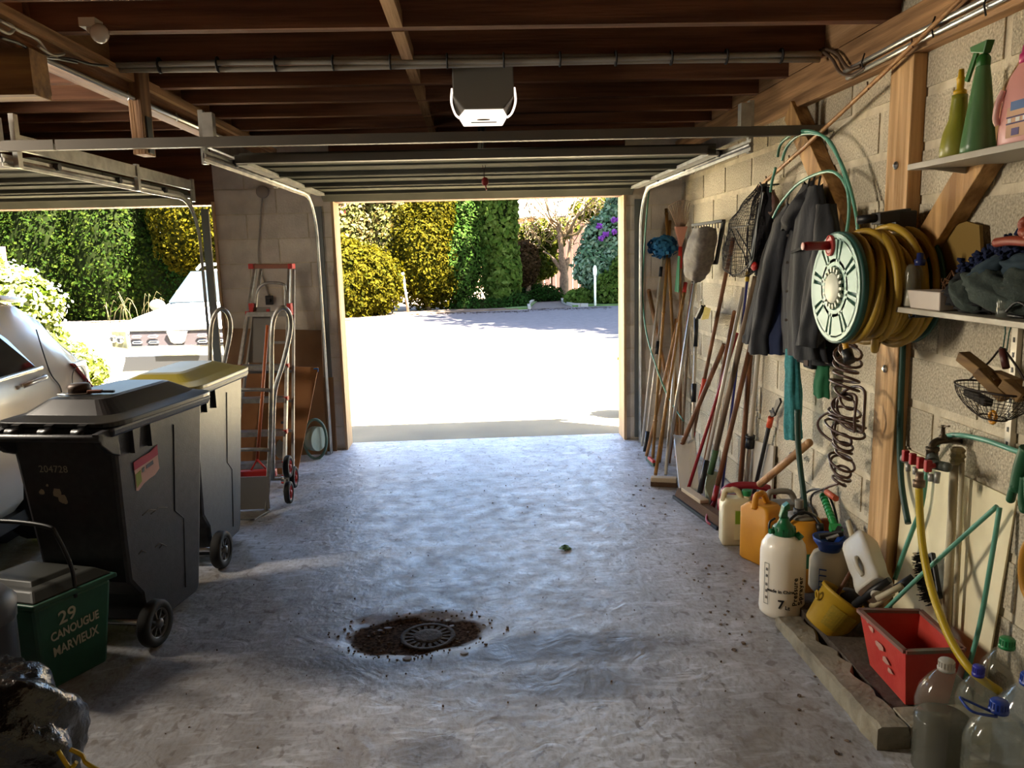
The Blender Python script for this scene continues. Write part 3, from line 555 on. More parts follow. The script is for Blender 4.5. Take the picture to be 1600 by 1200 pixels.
# ---- black refuse bag with yellow drawstring
bagm = mat('glossy_bin_bag', '141416', .22, spec=.8, bump=1.0, bscale=22)
bc = WY(30, 1150, 2.05); T = thing('refuse_bag', 'shiny black refuse bag with yellow drawstring at the bottom left corner', 'bag', (bc.x, bc.y, .0))
mb = MB(); R0 = Euler((0, .35, 0)).to_matrix()
def bagf(u, v):
    th = u*2*math.pi; ph = v*math.pi; d = Vector((math.sin(ph)*math.cos(th), math.sin(ph)*math.sin(th), math.cos(ph)))
    k = 1+.10*noise.noise(d*2.2+Vector((3, 1, 0)))+.06*abs(noise.noise(d*6))+.05*noise.noise(d*12)+.05*math.sin(th*7+3*math.sin(ph*3))*math.sin(ph)**2
    return Vector((-1.445, 2.08, .265))+Vector((d.x*.25, d.y*.24, d.z*.255))*k
mb.grid(bagf, 72, 40, wrap=True); mesh('bag', mb, bagm, T)
mb = MB(); p0 = WY(128, 1180, 2.0); mb.tube(smooth_path([p0+Vector((-.03, 0, .02)), p0, p0+Vector((.02, -.02, -.01)), p0+Vector((.06, -.03, -.03)), p0+Vector((.10, -.02, -.07))]), .006, 6); mb.tube(smooth_path([p0+Vector((-.05, -.02, .03)), p0+Vector((-.02, -.03, -.015)), p0+Vector((0, -.03, 0))]), .006, 6); mesh('drawstring', mb, mat('yellow_tie', 'c9a81c', .5), T)
# dark bucket-like cylinder with grey lid, at the frame's left edge
T = thing('storage_tub', 'dark cylindrical tub with a grey collar at the far left edge, above the bag', 'tub', (-1.62, 2.34, 0))
mb = MB(); mb.lathe([(.115, 0), (.125, .53), (.125, .535), (0, .535)], (-1.655, 2.42, 0), (0, 0, 1), 28); mesh('tub', mb, mat('dark_tub', '1c1d22', .4), T)
mb = MB(); mb.lathe([(.128, .50), (.132, .56), (.10, .60), (0, .60)], (-1.655, 2.42, 0), (0, 0, 1), 28); mesh('collar', mb, mat('tub_collar', '4a4a4c', .5), T)
T = thing('plastic_sheet', 'crumpled grey plastic sheet under the black bag at the bottom left', 'sheet', (-1.3, 1.9, 0))
mb = MB(); mb.grid(lambda u, v: Vector((-1.62+.55*u, 1.72+.3*v, .03+.04*noise.noise((u*4, v*4, 2))+.03)), 16, 10); mesh('sheet', mb, mat('dusty_red_sheet', '5a4038', .8), T, solid=.004)
# ================================================================== LADDER, BOARDS, TROLLEY
alu = mat('aluminium', 'a9a6a0', .38, .8, col2='8d8a84', scale=25); redp = mat('red_plastic', 'b5261e', .45); alud = mat('dull_aluminium', '8b8680', .5, .6)
hb1 = mat('hardboard_pale', '8d6f50', .8, col2='7a5d41', scale=3); hb2 = mat('hardboard_brown', '9c6a3e', .75, col2='85552e', scale=4)
def leanboard(name, tl, tr, br, bl_, m_, th=.008, **k):
    mb = MB(); mb.prism([tl, tr, br, bl_], (0, .012, 0)); return mesh(name, mb, m_, **k)
o = leanboard('hardboard_sheet', WY(352, 513, 6.50), WY(502, 516, 6.50), Vector((-1.30, 6.42, .01)), Vector((-2.1, 6.42, .01)), hb1); tag(o, 'large pale hardboard sheet at the back, leaning on the pier wall', 'board')
T = thing('brown_board', 'brown worn board with grey paint patch and blue tape, in front of the pale hardboard', 'board', (-1.7, 5.9, 0))
tl, tr, br, bl_ = WY(360, 570, 6.15), WY(497, 574, 6.15), Vector((-1.42, 5.86, .005)), Vector((-1.93, 5.86, .005))
mb = MB(); mb.prism([tl, tr, br, bl_], (0, .012, 0)); bd = mesh('sheet', mb, hb2, T)
fb_ = frame(br+Vector((0, -.002, 0)), (1, 0, 0), tr-br-Vector((tr.x-br.x, 0, 0)))
mb = MB(); decal(mb, fb_, [(-.13+.05*(.6+.6*random.random())*math.cos(a), .20+.085*(.6+.6*random.random())*math.sin(a)) for a in [i*math.pi/7 for i in range(14)]], .0005); mesh('paint_patch', mb, mat('grey_patch', '8f8c86', .8), bd)
mb = MB(); q = tr+Vector((-.03, -.004, -.005)); mb.box(q-Vector((.005, .002, .03)), q+Vector((.032, .002, 0))); mesh('tape', mb, mat('blue_tape', '3a7fc4', .5), bd)
mb = MB()
for x, y, r in ((-.12, .40, .012), (-.10, .50, .010), (-.08, .38, .006), (-.15, .30, .005), (-.05, .33, .006), (-.09, .60, .006)): decal(mb, fb_, [(x+r*math.cos(a), y+r*math.sin(a)) for a in [i*math.pi/4 for i in range(8)]], .0008)
mesh('hole', mb, blackp, bd)
mb = MB(); mb.prism([WY(505, 590, 6.58), WY(520, 590, 6.58), Vector((-1.24, 6.55, 0)), Vector((-1.32, 6.55, 0))], (0, .02, 0)); o = mesh('wooden_offcut', mb, wood('offcut', '96704a', '7a5636', 'Z')); tag(o, 'narrow wooden offcut standing by the left jamb, beside the green reel', 'offcut')
T = thing('hose_drum', 'round grey-green drum on the floor between the boards and the left jamb', 'reel', (-1.36, 6.35, 0))
ce_ = Vector((-1.36, 6.30, .17)); mb = MB(); mb.tube([ce_+Vector((.07*math.sin(a)*1.2, .03*math.sin(a), .165*math.cos(a))) for a in [2*math.pi*i/28 for i in range(28)]], .012, 8, closed=True); mesh('ring', mb, mat('grey_green', '4f6a5c', .5), T)
mb = MB(); mb.cyl(ce_+Vector((-.03, .03, 0)), ce_+Vector((.03, -.0, 0)), .10, 24); mesh('hub', mb, mat('pale_green_grey', '7f8d80', .6), T)
# step ladder (folded, leaning)
T = thing('step_ladder', 'folded aluminium stepladder with red caps leaning on the pier wall', 'ladder', (-1.65, 5.7, 0))
LT, LB = WY(399, 418, 6.2), WY(345, 760, 5.55); RT, RB = WY(452, 418, 6.2), WY(443, 742, 5.55)
LB.z = .02; RB.z = .02
for a, b in ((LT, LB), (RT, RB)):
    mb = MB(); mb.bar(a, b, .022, .045, up=(0, 1, 0)); mesh('rail', mb, alu, T, bev=.003)
    mb = MB(); d = (b-a).normalized(); mb.bar(b-d*.06, b, .03, .055, up=(0, 1, 0)); mesh('foot', mb, redp, T)
LT2, LB2, RT2, RB2 = LT+Vector((.02, .08, -.02)), LB+Vector((.03, .12, 0)), RT+Vector((.015, .08, -.02)), RB+Vector((.035, .12, 0))
for a, b in ((LT2, LB2), (RT2, RB2)):
    mb = MB(); mb.bar(a, b, .018, .03, up=(0, 1, 0)); mesh('rear_rail', mb, alud, T)
for k, t in enumerate((.17+.0, .42, .57, .72, .86)):
    a = LT.lerp(LB, t+.05); b = RT.lerp(RB, t+.05)
    mb = MB(); mb.bar(a, b, .09, .02, up=(0, 0, 1)); mb.bar(a+Vector((0, -.045, -.01)), b+Vector((0, -.045, -.01)), .006, .03); mesh('step', mb, alu, T)
    for q in (a, b): mb = MB(); mb.cbox(q, (.03, .05, .03)); mesh('step_bracket', mb, redp, T)
for t in (.36, .50, .64, .78, .92):
    a = LT2.lerp(LB2, t); b = RT2.lerp(RB2, t); mb = MB(); mb.bar(a, b, .03, .018); mesh('rear_rung', mb, alud, T)
mb = MB(); mb.bar(LT+Vector((-.02, 0, .01)), RT+Vector((.02, 0, .01)), .09, .035); mesh('top_cap', mb, mat('cap_brown_red', '8f5b45', .6), T, bev=.006)
for q in (LT, RT): mb = MB(); mb.cbox(q+Vector((-.02 if q is LT else .02, -.01, .01)), (.035, .11, .04)); mesh('cap_end', mb, redp, T, bev=.004)
pa = [WY(x, y, 6.1) for x, y in ((399, 500), (401, 460), (410, 445), (425, 442), (442, 444), (446, 452), (446, 480))]
mb = MB(); mb.tube(smooth_path(pa), .011, 8); mesh('safety_hoop', mb, alu, T)
mb = MB(); mb.prism([WY(388, 567, 5.98), WY(425, 566, 5.98), WY(422, 480, 6.08), WY(396, 480, 6.08)], (0, .01, 0)); mesh('tool_tray', mb, mat('tray_grey', '77726a', .6), T)
for x in (394, 453): mb = MB(); mb.cbox(WY(x, 483, 6.08), (.03, .07, .09)); mesh('hinge_joint', mb, redp, T)
mb = MB(); mb.prism([WY(416, 490, 6.05), WY(421, 490, 6.05), WY(421, 483, 6.05), WY(416, 483, 6.05)], (0, .01, 0)); mesh('catch', mb, redp, T)
# orange-shafted broom with red head behind the trolley
T = thing('red_dustpan_broom', 'orange wooden shaft with a red broad head, standing among the ladder steps', 'broom', (-1.6, 5.35, 0))
mb = MB(); mb.tube([WY(418, 508, 5.5), WY(402, 722, 5.35)], .012, 8); mesh('handle', mb, mat('orange_shaft', 'a4552a', .5), T)
mb = MB(); a, b = WY(365, 742, 5.3), WY(432, 738, 5.3); mb.bar(a, b, .05, .05); mesh('head', mb, redp, T, bev=.006)
mb = MB(); mb.tube([WY(402, 718, 5.33), WY(392, 735, 5.3)], .007, 6); mb.tube([WY(402, 718, 5.33), WY(416, 733, 5.3)], .007, 6); mesh('bracket', mb, redp, T)
# stair-climbing sack truck
T = thing('hand_truck', 'aluminium stair-climbing hand truck with loop handles and red-hubbed wheels, before the ladder', 'hand truck', (-1.6, 5.1, 0))
def loop(pts, nm='frame_loop'):
    mb = MB(); mb.tube(smooth_path(pts, 5), .0145, 10); return mesh(nm, mb, alu, T)
off = Vector((-.385, 0, 0))
near = [WY(416, 797, 4.98), WY(422, 700, 5.0), WY(424, 600, 5.0), WY(425, 520, 5.0), WY(430, 492, 5.02), WY(441, 480, 5.04), WY(452, 490, 5.08), WY(454, 515, 5.10), WY(443, 565, 5.12), WY(430, 610, 5.12), WY(427, 660, 5.14), WY(426, 750, 5.15)]
loop(near); loop([p+off for p in near])
for (x0, y0), (x1, y1), Y in (((367, 602), (424, 610), 4.99), ((368, 697), (422, 703), 4.99)):
    a = WY(x1, y1, Y); mb = MB(); mb.tube(smooth_path([a, a+Vector((-.1, -.02, .012)), a+Vector((-.28, -.02, .012)), a+off]), .012, 8); mesh('crossbar', mb, alu, T)
mb = MB(); a = WY(418, 748, 4.97); mb.prism([(a.x, 4.97, .02), (a.x+off.x, 4.97, .02), (a.x+off.x, 4.97, .24), (a.x, 4.97, .24)], (0, .008, 0)); mesh('back_plate', mb, alud, T)
mb = MB(); mb.hexa([(-1.82, 4.86, .003), (-1.45, 4.80, .003), (-1.40, 4.98, .003), (-1.82, 4.98, .003), (-1.82, 4.86, .012), (-1.45, 4.80, .012), (-1.40, 4.98, .012), (-1.82, 4.98, .012)]); mesh('toe_plate', mb, alu, T)
for s, x in ((1, -1.33), (-1, -1.88)):
    cc = Vector((x, 5.16, .165)); mb = MB()
    for k in range(3):
        a = math.radians(90+20+120*k); q = cc+Vector((0, .10*math.cos(a), .10*math.sin(a))); mb.bar(cc, q, .035, .012, up=(1, 0, 0))
    mb.cyl(cc+Vector((-.03*s, 0, 0)), cc+Vector((.02*s, 0, 0)), .02, 12); mesh('wheel_star', mb, alu, T)
    for k in range(3):
        a = math.radians(90+20+120*k); q = cc+Vector((s*.03, .10*math.cos(a), .10*math.sin(a))); q.z = max(q.z, .076); wheel('wheel', q, .075, .035, T, (s, 0, 0), hub=mat('red_hub', 'b5322c', .45), spokes=5)
mb = MB(); mb.cyl((-1.88, 5.16, .165), (-1.33, 5.16, .165), .010, 10); mesh('axle', mb, alu, T)
# wall fittings on the pier
T = thing('junction_box', 'round painted junction box high on the pier wall, with its cable', 'junction box', (-1.715, YD-.02, 2.17))
mb = MB(); mb.lathe([(.05, 0), (.05, .022), (.045, .026), (0, .026)], (-1.715, YD-.006, 2.175), (0, -1, 0), 20); mesh('cover', mb, mat('painted_box', '9b9083', .8), T)
mb = MB(); mb.tube(smooth_path([WY(x, y, YD-.018) for x, y in ((410, 308), (407, 345), (404, 385), (405, 410), (413, 440), (420, 462))]), .007, 6); mesh('cable', mb, mat('painted_cable', 'a0978a', .7), T)
T = thing('wall_socket', 'black socket on the pier wall above the ladder hoop', 'socket', WY(421, 468, YD-.02))
mb = MB(); p = WY(421, 469, YD-.03); mb.cbox(p, (.055, .05, .075)); mesh('socket_body', mb, blackp, T, bev=.004); mb = MB(); mb.cbox(p+Vector((0, -.03, 0)), (.03, .02, .03)); mesh('plug', mb, blackp, T, bev=.003)
# ================================================================== LONG-HANDLED TOOLS ALONG THE RIGHT WALL
wA = wood('handle_wood_pale', 'b58a5c', '8d6440', 'Z', .55); wB = wood('handle_wood_brown', '8a5a38', '5f3c25', 'Z', .6); wC = wood('handle_wood_grey', '8f7a63', '6b5845', 'Z', .7); bamb = wood('bamboo', 'a87a3c', '86602c', 'Z', .45)
whp = mat('white_shaft', 'c4bcae', .4, .2); alp = mat('alu_shaft', 'b3afa8', .35, .7); redst = mat('red_shaft', '8f1f24', .4); blus = mat('blue_shaft', '3b3f8f', .4)
def poly(pts): return [p if isinstance(p, Vector) else Vector(p) for p in pts]
def shaft(T, pts, r, m_, nm='handle', n=10): mb = MB(); mb.tube(poly(pts), r, n); return mesh(nm, mb, m_, T)
def seg(A, B, t0, t1): return [A.lerp(B, t0), A.lerp(B, t1)]
def tool(name, label, cat, base): return thing(name, label, cat, base, 'bare handles leaning on the right wall' if cat == 'handle' else None)
def FL(px, py): p = WZ(px, py, .012); return p
# 1 cobweb brush
A = WY(1036, 392, 6.46); B = FL(1003, 697)
T = tool('cobweb_brush', 'round blue fluffy cobweb brush on a white pole, nearest the door', 'brush', B)
shaft(T, [A, B], .011, whp); shaft(T, seg(A, B, .08, .13), .014, blackp, 'collar')
mb = MB()
for i in range(420):
    d = Vector((random.gauss(0, 1), random.gauss(0, 1), random.gauss(0, 1))).normalized(); d2 = Vector((d.x*.10, d.y*.10, d.z*.075)); p = A+Vector((0, 0, .03))+d2*random.uniform(.85, 1.25); s = .019
    u = d.orthogonal().normalized()*s; v = d.cross(u).normalized()*s; mb.add([p-u, p-v, p+u+d*.012, p+v+d*.012], [(0, 1, 2), (0, 2, 3)])
mb.ball(A+Vector((0, 0, .03)), (.085, .085, .06)); mesh('fluffy_head', mb, mat('blue_fluff', '2b6f9e', .9), T)['kind'] = 'stuff'
# 2 leaning back wooden handle
A = WX(1014, 455, 1.55); B = FL(1062, 700); T = tool('tilted_stick', 'thick wooden handle tilted the other way, low beside the door jamb', 'handle', B); shaft(T, [A, B], [.019, .015], wA)
mb = MB(); mb.ball(A, .0195); mesh('knob', mb, wA, T)
# 3 white pole with black joint
A = WX(1038, 452, 1.66); B = FL(1008, 706); T = tool('white_pole', 'short white pole with a black joint, just right of the blue brush', 'pole', B); shaft(T, [A, B], .010, whp); shaft(T, seg(A, B, .33, .41), .015, blackp, 'collar'); shaft(T, seg(A, B, .88, 1), .018, blackp, 'foot')
# 4/5 bamboos
A = WX(1041, 326, 1.64); B = FL(1060, 699); T = tool('bamboo_pole', 'tall bamboo pole standing nearly upright, left of the fan rake', 'pole', B); shaft(T, [A, A.lerp(B, .5)+Vector((0, .0, 0)), B], .014, bamb)
for t in (.02, .2, .38, .56, .74, .9): mb = MB(); p = A.lerp(B, t); mb.cyl(p+Vector((0, 0, .006)), p-Vector((0, 0, .006)), .0165, 10); mesh('node', mb, bamb, T)
A = WX(1047, 345, 1.70); B = FL(1020, 716); T = tool('bamboo_pole', 'thinner bamboo pole crossing behind the upright one', 'pole', B); shaft(T, [A, B], .013, bamb)
for t in (.15, .4, .65, .85): mb = MB(); p = A.lerp(B, t); mb.cyl(p+Vector((0, 0, .006)), p-Vector((0, 0, .006)), .0155, 10); mesh('node', mb, bamb, T)
# fan rake
A = WX(1063, 395, 1.66); B = FL(1063, 701); T = tool('fan_rake', 'wire fan rake with a salmon plastic head, tines up', 'rake', B); shaft(T, [A, B], .013, wA); shaft(T, seg(A, B, -.03, .08), .016, redp, 'socket')
sal = mat('salmon_plastic', 'c98a74', .5); P0 = WX(1063, 385, 1.66); P1 = WX(1064, 354, 1.66)
mb = MB(); mb.hexa([P0+Vector((-.01, -.02, 0)), P0+Vector((.01, -.02, 0)), P0+Vector((.01, .02, 0)), P0+Vector((-.01, .02, 0)), P1+Vector((-.05, -.02, 0)), P1+Vector((.05, -.02, 0)), P1+Vector((.05, .02, 0)), P1+Vector((-.05, .02, 0))]); mesh('fan_head', mb, sal, T, bev=.004)
for k in range(13):
    f = (k-6)/6; q = P1+Vector((0, f*.03, 0))+Vector((f*.04, 0, 0)); e = P1+Vector((f*.115, f*.05, .20-.04*f*f)); mb = MB(); mb.tube([q, q.lerp(e, .6), e, e+Vector((.01, -.045, .005))], .0036, 5); mesh('tine', mb, mat('tine_wire', 'b59a86', .5, .3), T)
# green strap hanging
T = thing('green_strap', 'bright green plastic strap hanging between the bamboo and the fan rake', 'strap', WX(1055, 457, 1.6)); mb = MB(); mb.prism([WX(1059, 400, 1.62), WX(1062, 400, 1.62), WX(1060, 457, 1.60), WX(1054, 455, 1.60)], (.006, 0, 0)); mesh('strap', mb, mat('bright_green', '2c6a44', .5), T)
# 7 wooden handle with
for (a, b, m_, r, lab) in (((1069, 460), (1010, 713), wA, .014, 'pale wooden handle running down to the floor right of the white pole'), ((1082, 445), (1045, 724), wB, .013, 'brown wooden handle just left of the pool net pole'),
                           ((1147, 488), (1092, 772), wB, .015, 'short brown handle leaning low on the wall under the net'), ((1056, 500), (1030, 722), bamb, .014, 'short bamboo stub low behind the other poles'), ((1078, 480), (1064, 716), wC, .012, 'weathered grey stick behind the silver pool net pole')):
    A = WX(a[0], a[1], 1.69); B = FL(*b); T = tool('tool_handle', lab, 'handle', B); shaft(T, [A, B], [r*.9, r], m_); mb = MB(); mb.ball(A, r*.92); mesh('knob', mb, m_, T)
# broom with pale head
A = WX(1070, 450, 1.66); B = WZ(1024, 742, .06); T = tool('broom', 'wooden broom with a cream head on the floor, left of the snow shovel', 'broom', B); shaft(T, [A, B], .0125, bamb); shaft(T, seg(A, B, -.03, .03), .016, redp, 'cap')
h0 = WZ(1017, 748, .05); h1 = WZ(1058, 750, .05); mb = MB(); mb.bar(h0, h1, .06, .035); mesh('head', mb, mat('cream_head', 'b6a284', .7), T, bev=.008); mb = MB(); mb.bar(h0-Vector((0, 0, .03)), h1-Vector((0, 0, .03)), .055, .035); mesh('bristles', mb, mat('brown_bristles', '5e4530', .95, bump=1, bscale=200), T)
A = WX(1062, 470, 1.68); B = WZ(1040, 742, .06); T = tool('white_broomstick', 'white-painted stick ending behind the cream broom head', 'handle', B); shaft(T, [A, B], .0115, whp)
# small brush near door: red green head
T = thing('hand_brush', 'small red and green brush on the floor at the foot of the bamboo poles', 'brush', WZ(1018, 722)); mb = MB(); mb.bar(WZ(1012, 716, .03), WZ(1024, 726, .03), .035, .03); mesh('back', mb, mat('dark_green_brush', '2e4a35', .6), T, bev=.005); mb = MB(); mb.bar(WZ(1014, 715, .05), WZ(1022, 722, .05), .025, .02); mesh('cap', mb, redp, T, bev=.004)
# pool leaf net
A = WX(1087, 436, 1.62); B = FL(1040, 736); T = tool('pool_leaf_net', 'pool leaf net with grey mesh bag hung over a dark frame, on a silver pole', 'net', B); shaft(T, [A, B], .0135, alp)
fr_ = [WX(1083, 352, 1.60), WX(1131, 345, 1.68), WX(1119, 410, 1.68), WX(1100, 409, 1.64)]
mb = MB(); dk = mat('dark_grey_plastic', '35332f', .6)
mb.bar(fr_[0], fr_[1], .03, .02); mb.bar(fr_[1], fr_[2], .02, .035, up=(0, 1, 0)); mb.bar(fr_[2], fr_[3], .03, .03); mb.bar(WX(1082, 356, 1.60), WX(1106, 408, 1.64), .015, .02, up=(0, 1, 0)); mesh('net_frame', mb, dk, T, bev=.003)
for k in range(10): p = fr_[0].lerp(fr_[1], (k+.7)/11); mb = MB(); mb.bar(p-Vector((.012, 0, 0)), p-Vector((.012, 0, .045)), .006, .006, up=(0, 1, 0)); mesh('comb_tooth', mb, dk, T)
top = [WX(1084, 362, 1.56), WX(1118, 356, 1.60), WX(1117, 366, 1.68), WX(1092, 368, 1.68)]
bagpts = [((1101, 356), .12, .075), ((1097, 380), .16, .09), ((1092, 400), .16, .10), ((1089, 420), .14, .085), ((1088, 434), .10, .065), ((1088, 441), .03, .03)]
def sleeve(T, nm, pts, m_, X=1.6, n=28, folds=6, amp=.12, seed=0, solid=0, cap=True, wire=0):
    """cloth tube: pts = ((px,py), half width along the wall, half depth)"""
    C = [WX(p[0][0], p[0][1], X if len(p) < 4 else p[3]) for p in pts]; W = [p[1] for p in pts]; D = [p[2] for p in pts]; K = (len(pts)-1)*5
    def f(u, v):
        t = v*(len(pts)-1); i = min(int(t), len(pts)-2); q = t-i; q2 = q*q*(3-2*q) ; cc = C[i].lerp(C[i+1], q); w_ = W[i]+(W[i+1]-W[i])*q2; d_ = D[i]+(D[i+1]-D[i])*q2
        a = 2*math.pi*u; k = 1+amp*(.25+.75*v)*math.sin(a*folds+seed+2.0*noise.noise((v*3, seed, 0)))+amp*.9*noise.noise((math.cos(a)*1.5+seed, math.sin(a)*1.5, v*7))
        return Vector((cc.x+math.sin(a)*d_*k, cc.y+math.cos(a)*w_*k, cc.z+.02*w_/max(w_, .01)*noise.noise((a, v*4, seed))))
    mb = MB(); mb.grid(f, n*2, K, wrap=True); o = mesh(nm, mb, m_, T, solid=solid, wire=wire); return o
sleeve(T, 'net_bag', bagpts, mat('grey_mesh_cloth', '6f665c', .7, col2='574f48', scale=40), 1.57, folds=5, amp=.10, seed=2)
# scrub brush with yellow bristles
A = WX(1088, 496, 1.62); B = FL(1080, 738); T = tool('deck_brush', 'white pole with black grip and yellow-bristled angled brush on top', 'brush', B); shaft(T, [A.lerp(B, .18), B], .0115, whp); shaft(T, seg(A, B, 0, .19), .017, blackp, 'grip'); shaft(T, seg(A, B, .43, .55), .019, blackp, 'lower_grip')
mb = MB(); p = WX(1094, 488, 1.60); mb.bar(WX(1090, 497, 1.6), WX(1099, 478, 1.6), .035, .02, up=(0, 1, 0)); mesh('brush_block', mb, blackp, T, bev=.004)
mb = MB(); mb.hexa([WX(1096, 500, 1.585), WX(1096, 500, 1.635), WX(1101, 479, 1.635), WX(1101, 479, 1.585), WX(1107, 498, 1.57), WX(1107, 498, 1.65), WX(1111, 482, 1.65), WX(1111, 482, 1.57)]); mesh('bristles', mb, mat('yellow_bristles', 'b39b2c', .8, col2='8f7a1f', scale=200, bump=1, bscale=300), T)
mb = MB(); mb.tube([WX(1096, 480, 1.6), WX(1094, 470, 1.6), WX(1098, 468, 1.6), WX(1099, 478, 1.6)], .004, 6); mesh('hanging_loop', mb, whp, T)
# long wooden shaft with red sleeve
A = WX(1146, 372, 1.68); B = FL(1074, 722); T = tool('long_handled_hoe', 'long wooden shaft with orange-red sleeve halfway down, behind the snow shovel', 'hoe', B); shaft(T, seg(A, B, 0, 1), .014, wB); shaft(T, seg(A, B, .585, .70), .0165, mat('orange_red', 'c23c1e', .45), 'sleeve'); shaft(T, seg(A, B, .84, .98), .016, redst, 'lower_sleeve')
# aluminium snow shovel
T = tool('snow_shovel', 'broad shiny aluminium scoop shovel standing on its blade against the handles', 'shovel', FL(1075, 765))
bl0, bl1 = WZ(1062, 772, .01), WZ(1092, 765, .01); tl_ = WX(1052, 679, 1.42); tr_ = WX(1084, 684, 1.56)
def scoop(u, v):
    b = bl0.lerp(bl1, u); t = tl_.lerp(tr_, u); p = b.lerp(t, v); k = (1-(2*u-1)**2); return p+Vector((.05, -.02, 0))*k*(.6+.4*v)+Vector((-.012*math.sin(u*math.pi*5), 0, 0))
mb = MB(); mb.grid(scoop, 20, 12); sc_ = mesh('blade', mb, mat('polished_alu', 'd8d2c8', .35, .25, bump=.3, bscale=12), T, solid=.004)
A = WX(1132, 538, 1.66); B = WX(1057, 715, 1.43); shaft(T, [A, B], .017, wB)
for t in (.80, .85, .9): p = A.lerp(B, t); mb = MB(); mb.ball(p+Vector((-.017, -.004, 0)), .005); mesh('rivet', mb, stl, T)
# big push broom
T = tool('push_broom', 'wide push broom with dark edge and brown bristles, head along the floor', 'broom', WZ(1085, 800)); h0 = WZ(1052, 776, .012); h1 = WZ(1121, 826, .012); dd = (h1-h0).normalized(); px_ = Vector((0, 0, 1)).cross(dd)
if px_.x < 0: px_ = -px_
mb = MB(); mb.bar(h0, h1, .012, .022); mesh('edge_strip', mb, blackp, T)
mb = MB(); mb.hexa([h0+px_*.006, h1+px_*.006, h1+px_*.05, h0+px_*.05, h0+px_*.03+Vector((0, 0, .055)), h1+px_*.03+Vector((0, 0, .055)), h1+px_*.08+Vector((0, 0, .055)), h0+px_*.08+Vector((0, 0, .055))]); mesh('bristles', mb, mat('brown_bristles', ''), T)
mb = MB(); mb.bar(h0.lerp(h1, .1)+px_*.055+Vector((0, 0, .068)), h0.lerp(h1, .55)+px_*.055+Vector((0, 0, .068)), .06, .025); mesh('head_board', mb, mat('cream_head', ''), T, bev=.005)
B = h0.lerp(h1, .45)+px_*.055+Vector((0, 0, .12)); A = WX(1162, 450, 1.68); shaft(T, [A, B.lerp(A, .12)], .0125, whp); shaft(T, [B.lerp(A, .15), B.lerp(A, -.01)], .018, blackp, 'socket')
# striped blue pole
A = WX(1168, 432, 1.68); B = FL(1128, 762); T = tool('striped_broomstick', 'thin blue-violet striped stick below the red-tipped black bag', 'handle', B); shaft(T, [A, B], .011, blus)
shaft(T, [A+Vector((-.008, -.004, 0)), B+Vector((-.008, -.004, 0))], .0045, whp, 'pale_stripe'); shaft(T, seg(A, B, -.02, .02), .014, mat('yellow_plastic', 'c2a02c', .5), 'cap')
# dark red pole
A = WX(1152, 520, 1.69); B = WZ(1074, 768, .05); T = tool('dark_red_broomstick', 'dark red metal shaft slanting in front of the snow shovel', 'handle', B); shaft(T, [A, B], .0115, redst)
# spade with green paint and pale blade
A = WX(1181, 432, 1.70); B = WZ(1110, 740, .16); T = tool('spade', 'old spade with thick weathered shaft, green-painted end and pale flat blade', 'spade', FL(1112, 790)); shaft(T, seg(A, B, 0, .87), .019, wC); shaft(T, seg(A, B, .87, 1), .021, mat('faded_green', '3e5a35', .7), 'green_socket')
mb = MB(); q = [WX(1105, 735, 1.50), WX(1121, 737, 1.60), WX(1118, 775, 1.56), WX(1112, 806, 1.45), WX(1103, 796, 1.42), WX(1101, 760, 1.44)]
for p in q: p.z = max(p.z, .012)
mb.prism(q, (0, -.012, .0)); mesh('blade', mb, mat('pale_green_metal', '9ba086', .6, .2), T)
# fork / scuffle hoe with red head
A = WX(1173, 540, 1.69); B = WZ(1117, 775, .10); T = tool('scuffle_hoe', 'wooden-shafted hoe with a curved red iron head touching the floor', 'hoe', FL(1116, 812)); shaft(T, seg(A, B, 0, 1), .0165, wB); shaft(T, seg(A, B, .93, 1.08), .0185, redst, 'socket')
mb = MB(); mb.tube(smooth_path([WZ(1116, 782, .07), WZ(1108, 797, .05), WZ(1104, 812, .02), WZ(1111, 819, .012), WZ(1122, 817, .012)]), .008, 8); mb.bar(WZ(1104, 810, .012), WZ(1122, 820, .012), .03, .008); mesh('iron', mb, redst, T)
# upright dark stick, white plastic pipe, lopper, thick handle
A = WX(1172, 555, 1.71); B = FL(1155, 779); T = tool('dark_stake', 'dark upright wooden stake left of the white pipe', 'stake', B); shaft(T, [A, B], .017, wB)
A = WX(1196, 430, 1.70); B = FL(1163, 784); T = tool('plastic_pipe', 'white plastic pipe with a black clamp, coming down from behind the jacket', 'pipe', B); shaft(T, [A, B], .015, mat('white_pipe', 'bdb4a3', .5)); shaft(T, seg(A, B, .70, .745), .027, blackp, 'clamp'); shaft(T, seg(A, B, .688, .70), .031, blackp, 'clamp_ring')
A = WX(1204, 655, 1.69); B = FL(1173, 793); T = tool('tree_lopper', 'black-shafted lopper with orange collar and hooked jaws, by the red ring handle', 'lopper', B); shaft(T, [A, B], .0125, blackp); shaft(T, seg(A, B, -.02, .08), .017, mat('orange_collar', 'd8502a', .4), 'collar')
mb = MB(); P = [WX(x, y, 1.69) for x, y in ((1204, 652), (1203, 642), (1210, 635), (1212, 625), (1217, 622), (1219, 628), (1213, 640), (1209, 650))]; mb.prism(P, (.012, 0, 0)); mb.tube([P[1], WX(1212, 647, 1.69), WX(1207, 638, 1.69)], .006, 6); mesh('jaw', mb, mat('dark_iron', '2a2220', .5, .6), T)
A = WX(1264, 692, 1.62); B = WX(1187, 757, 1.50); T = tool('thick_wooden_stick', 'thick wooden handle with rounded end poking up diagonally over the grey jug', 'handle', B); shaft(T, [A, B], .020, wA); mb = MB(); mb.ball(A, .0205); mesh('knob', mb, wA, T); mb = MB(); p = WX(1243, 704, 1.60); mb.ball(WX(1240, 712, 1.66), (.02, .04, .02)); mesh('rag', mb, dk, T)
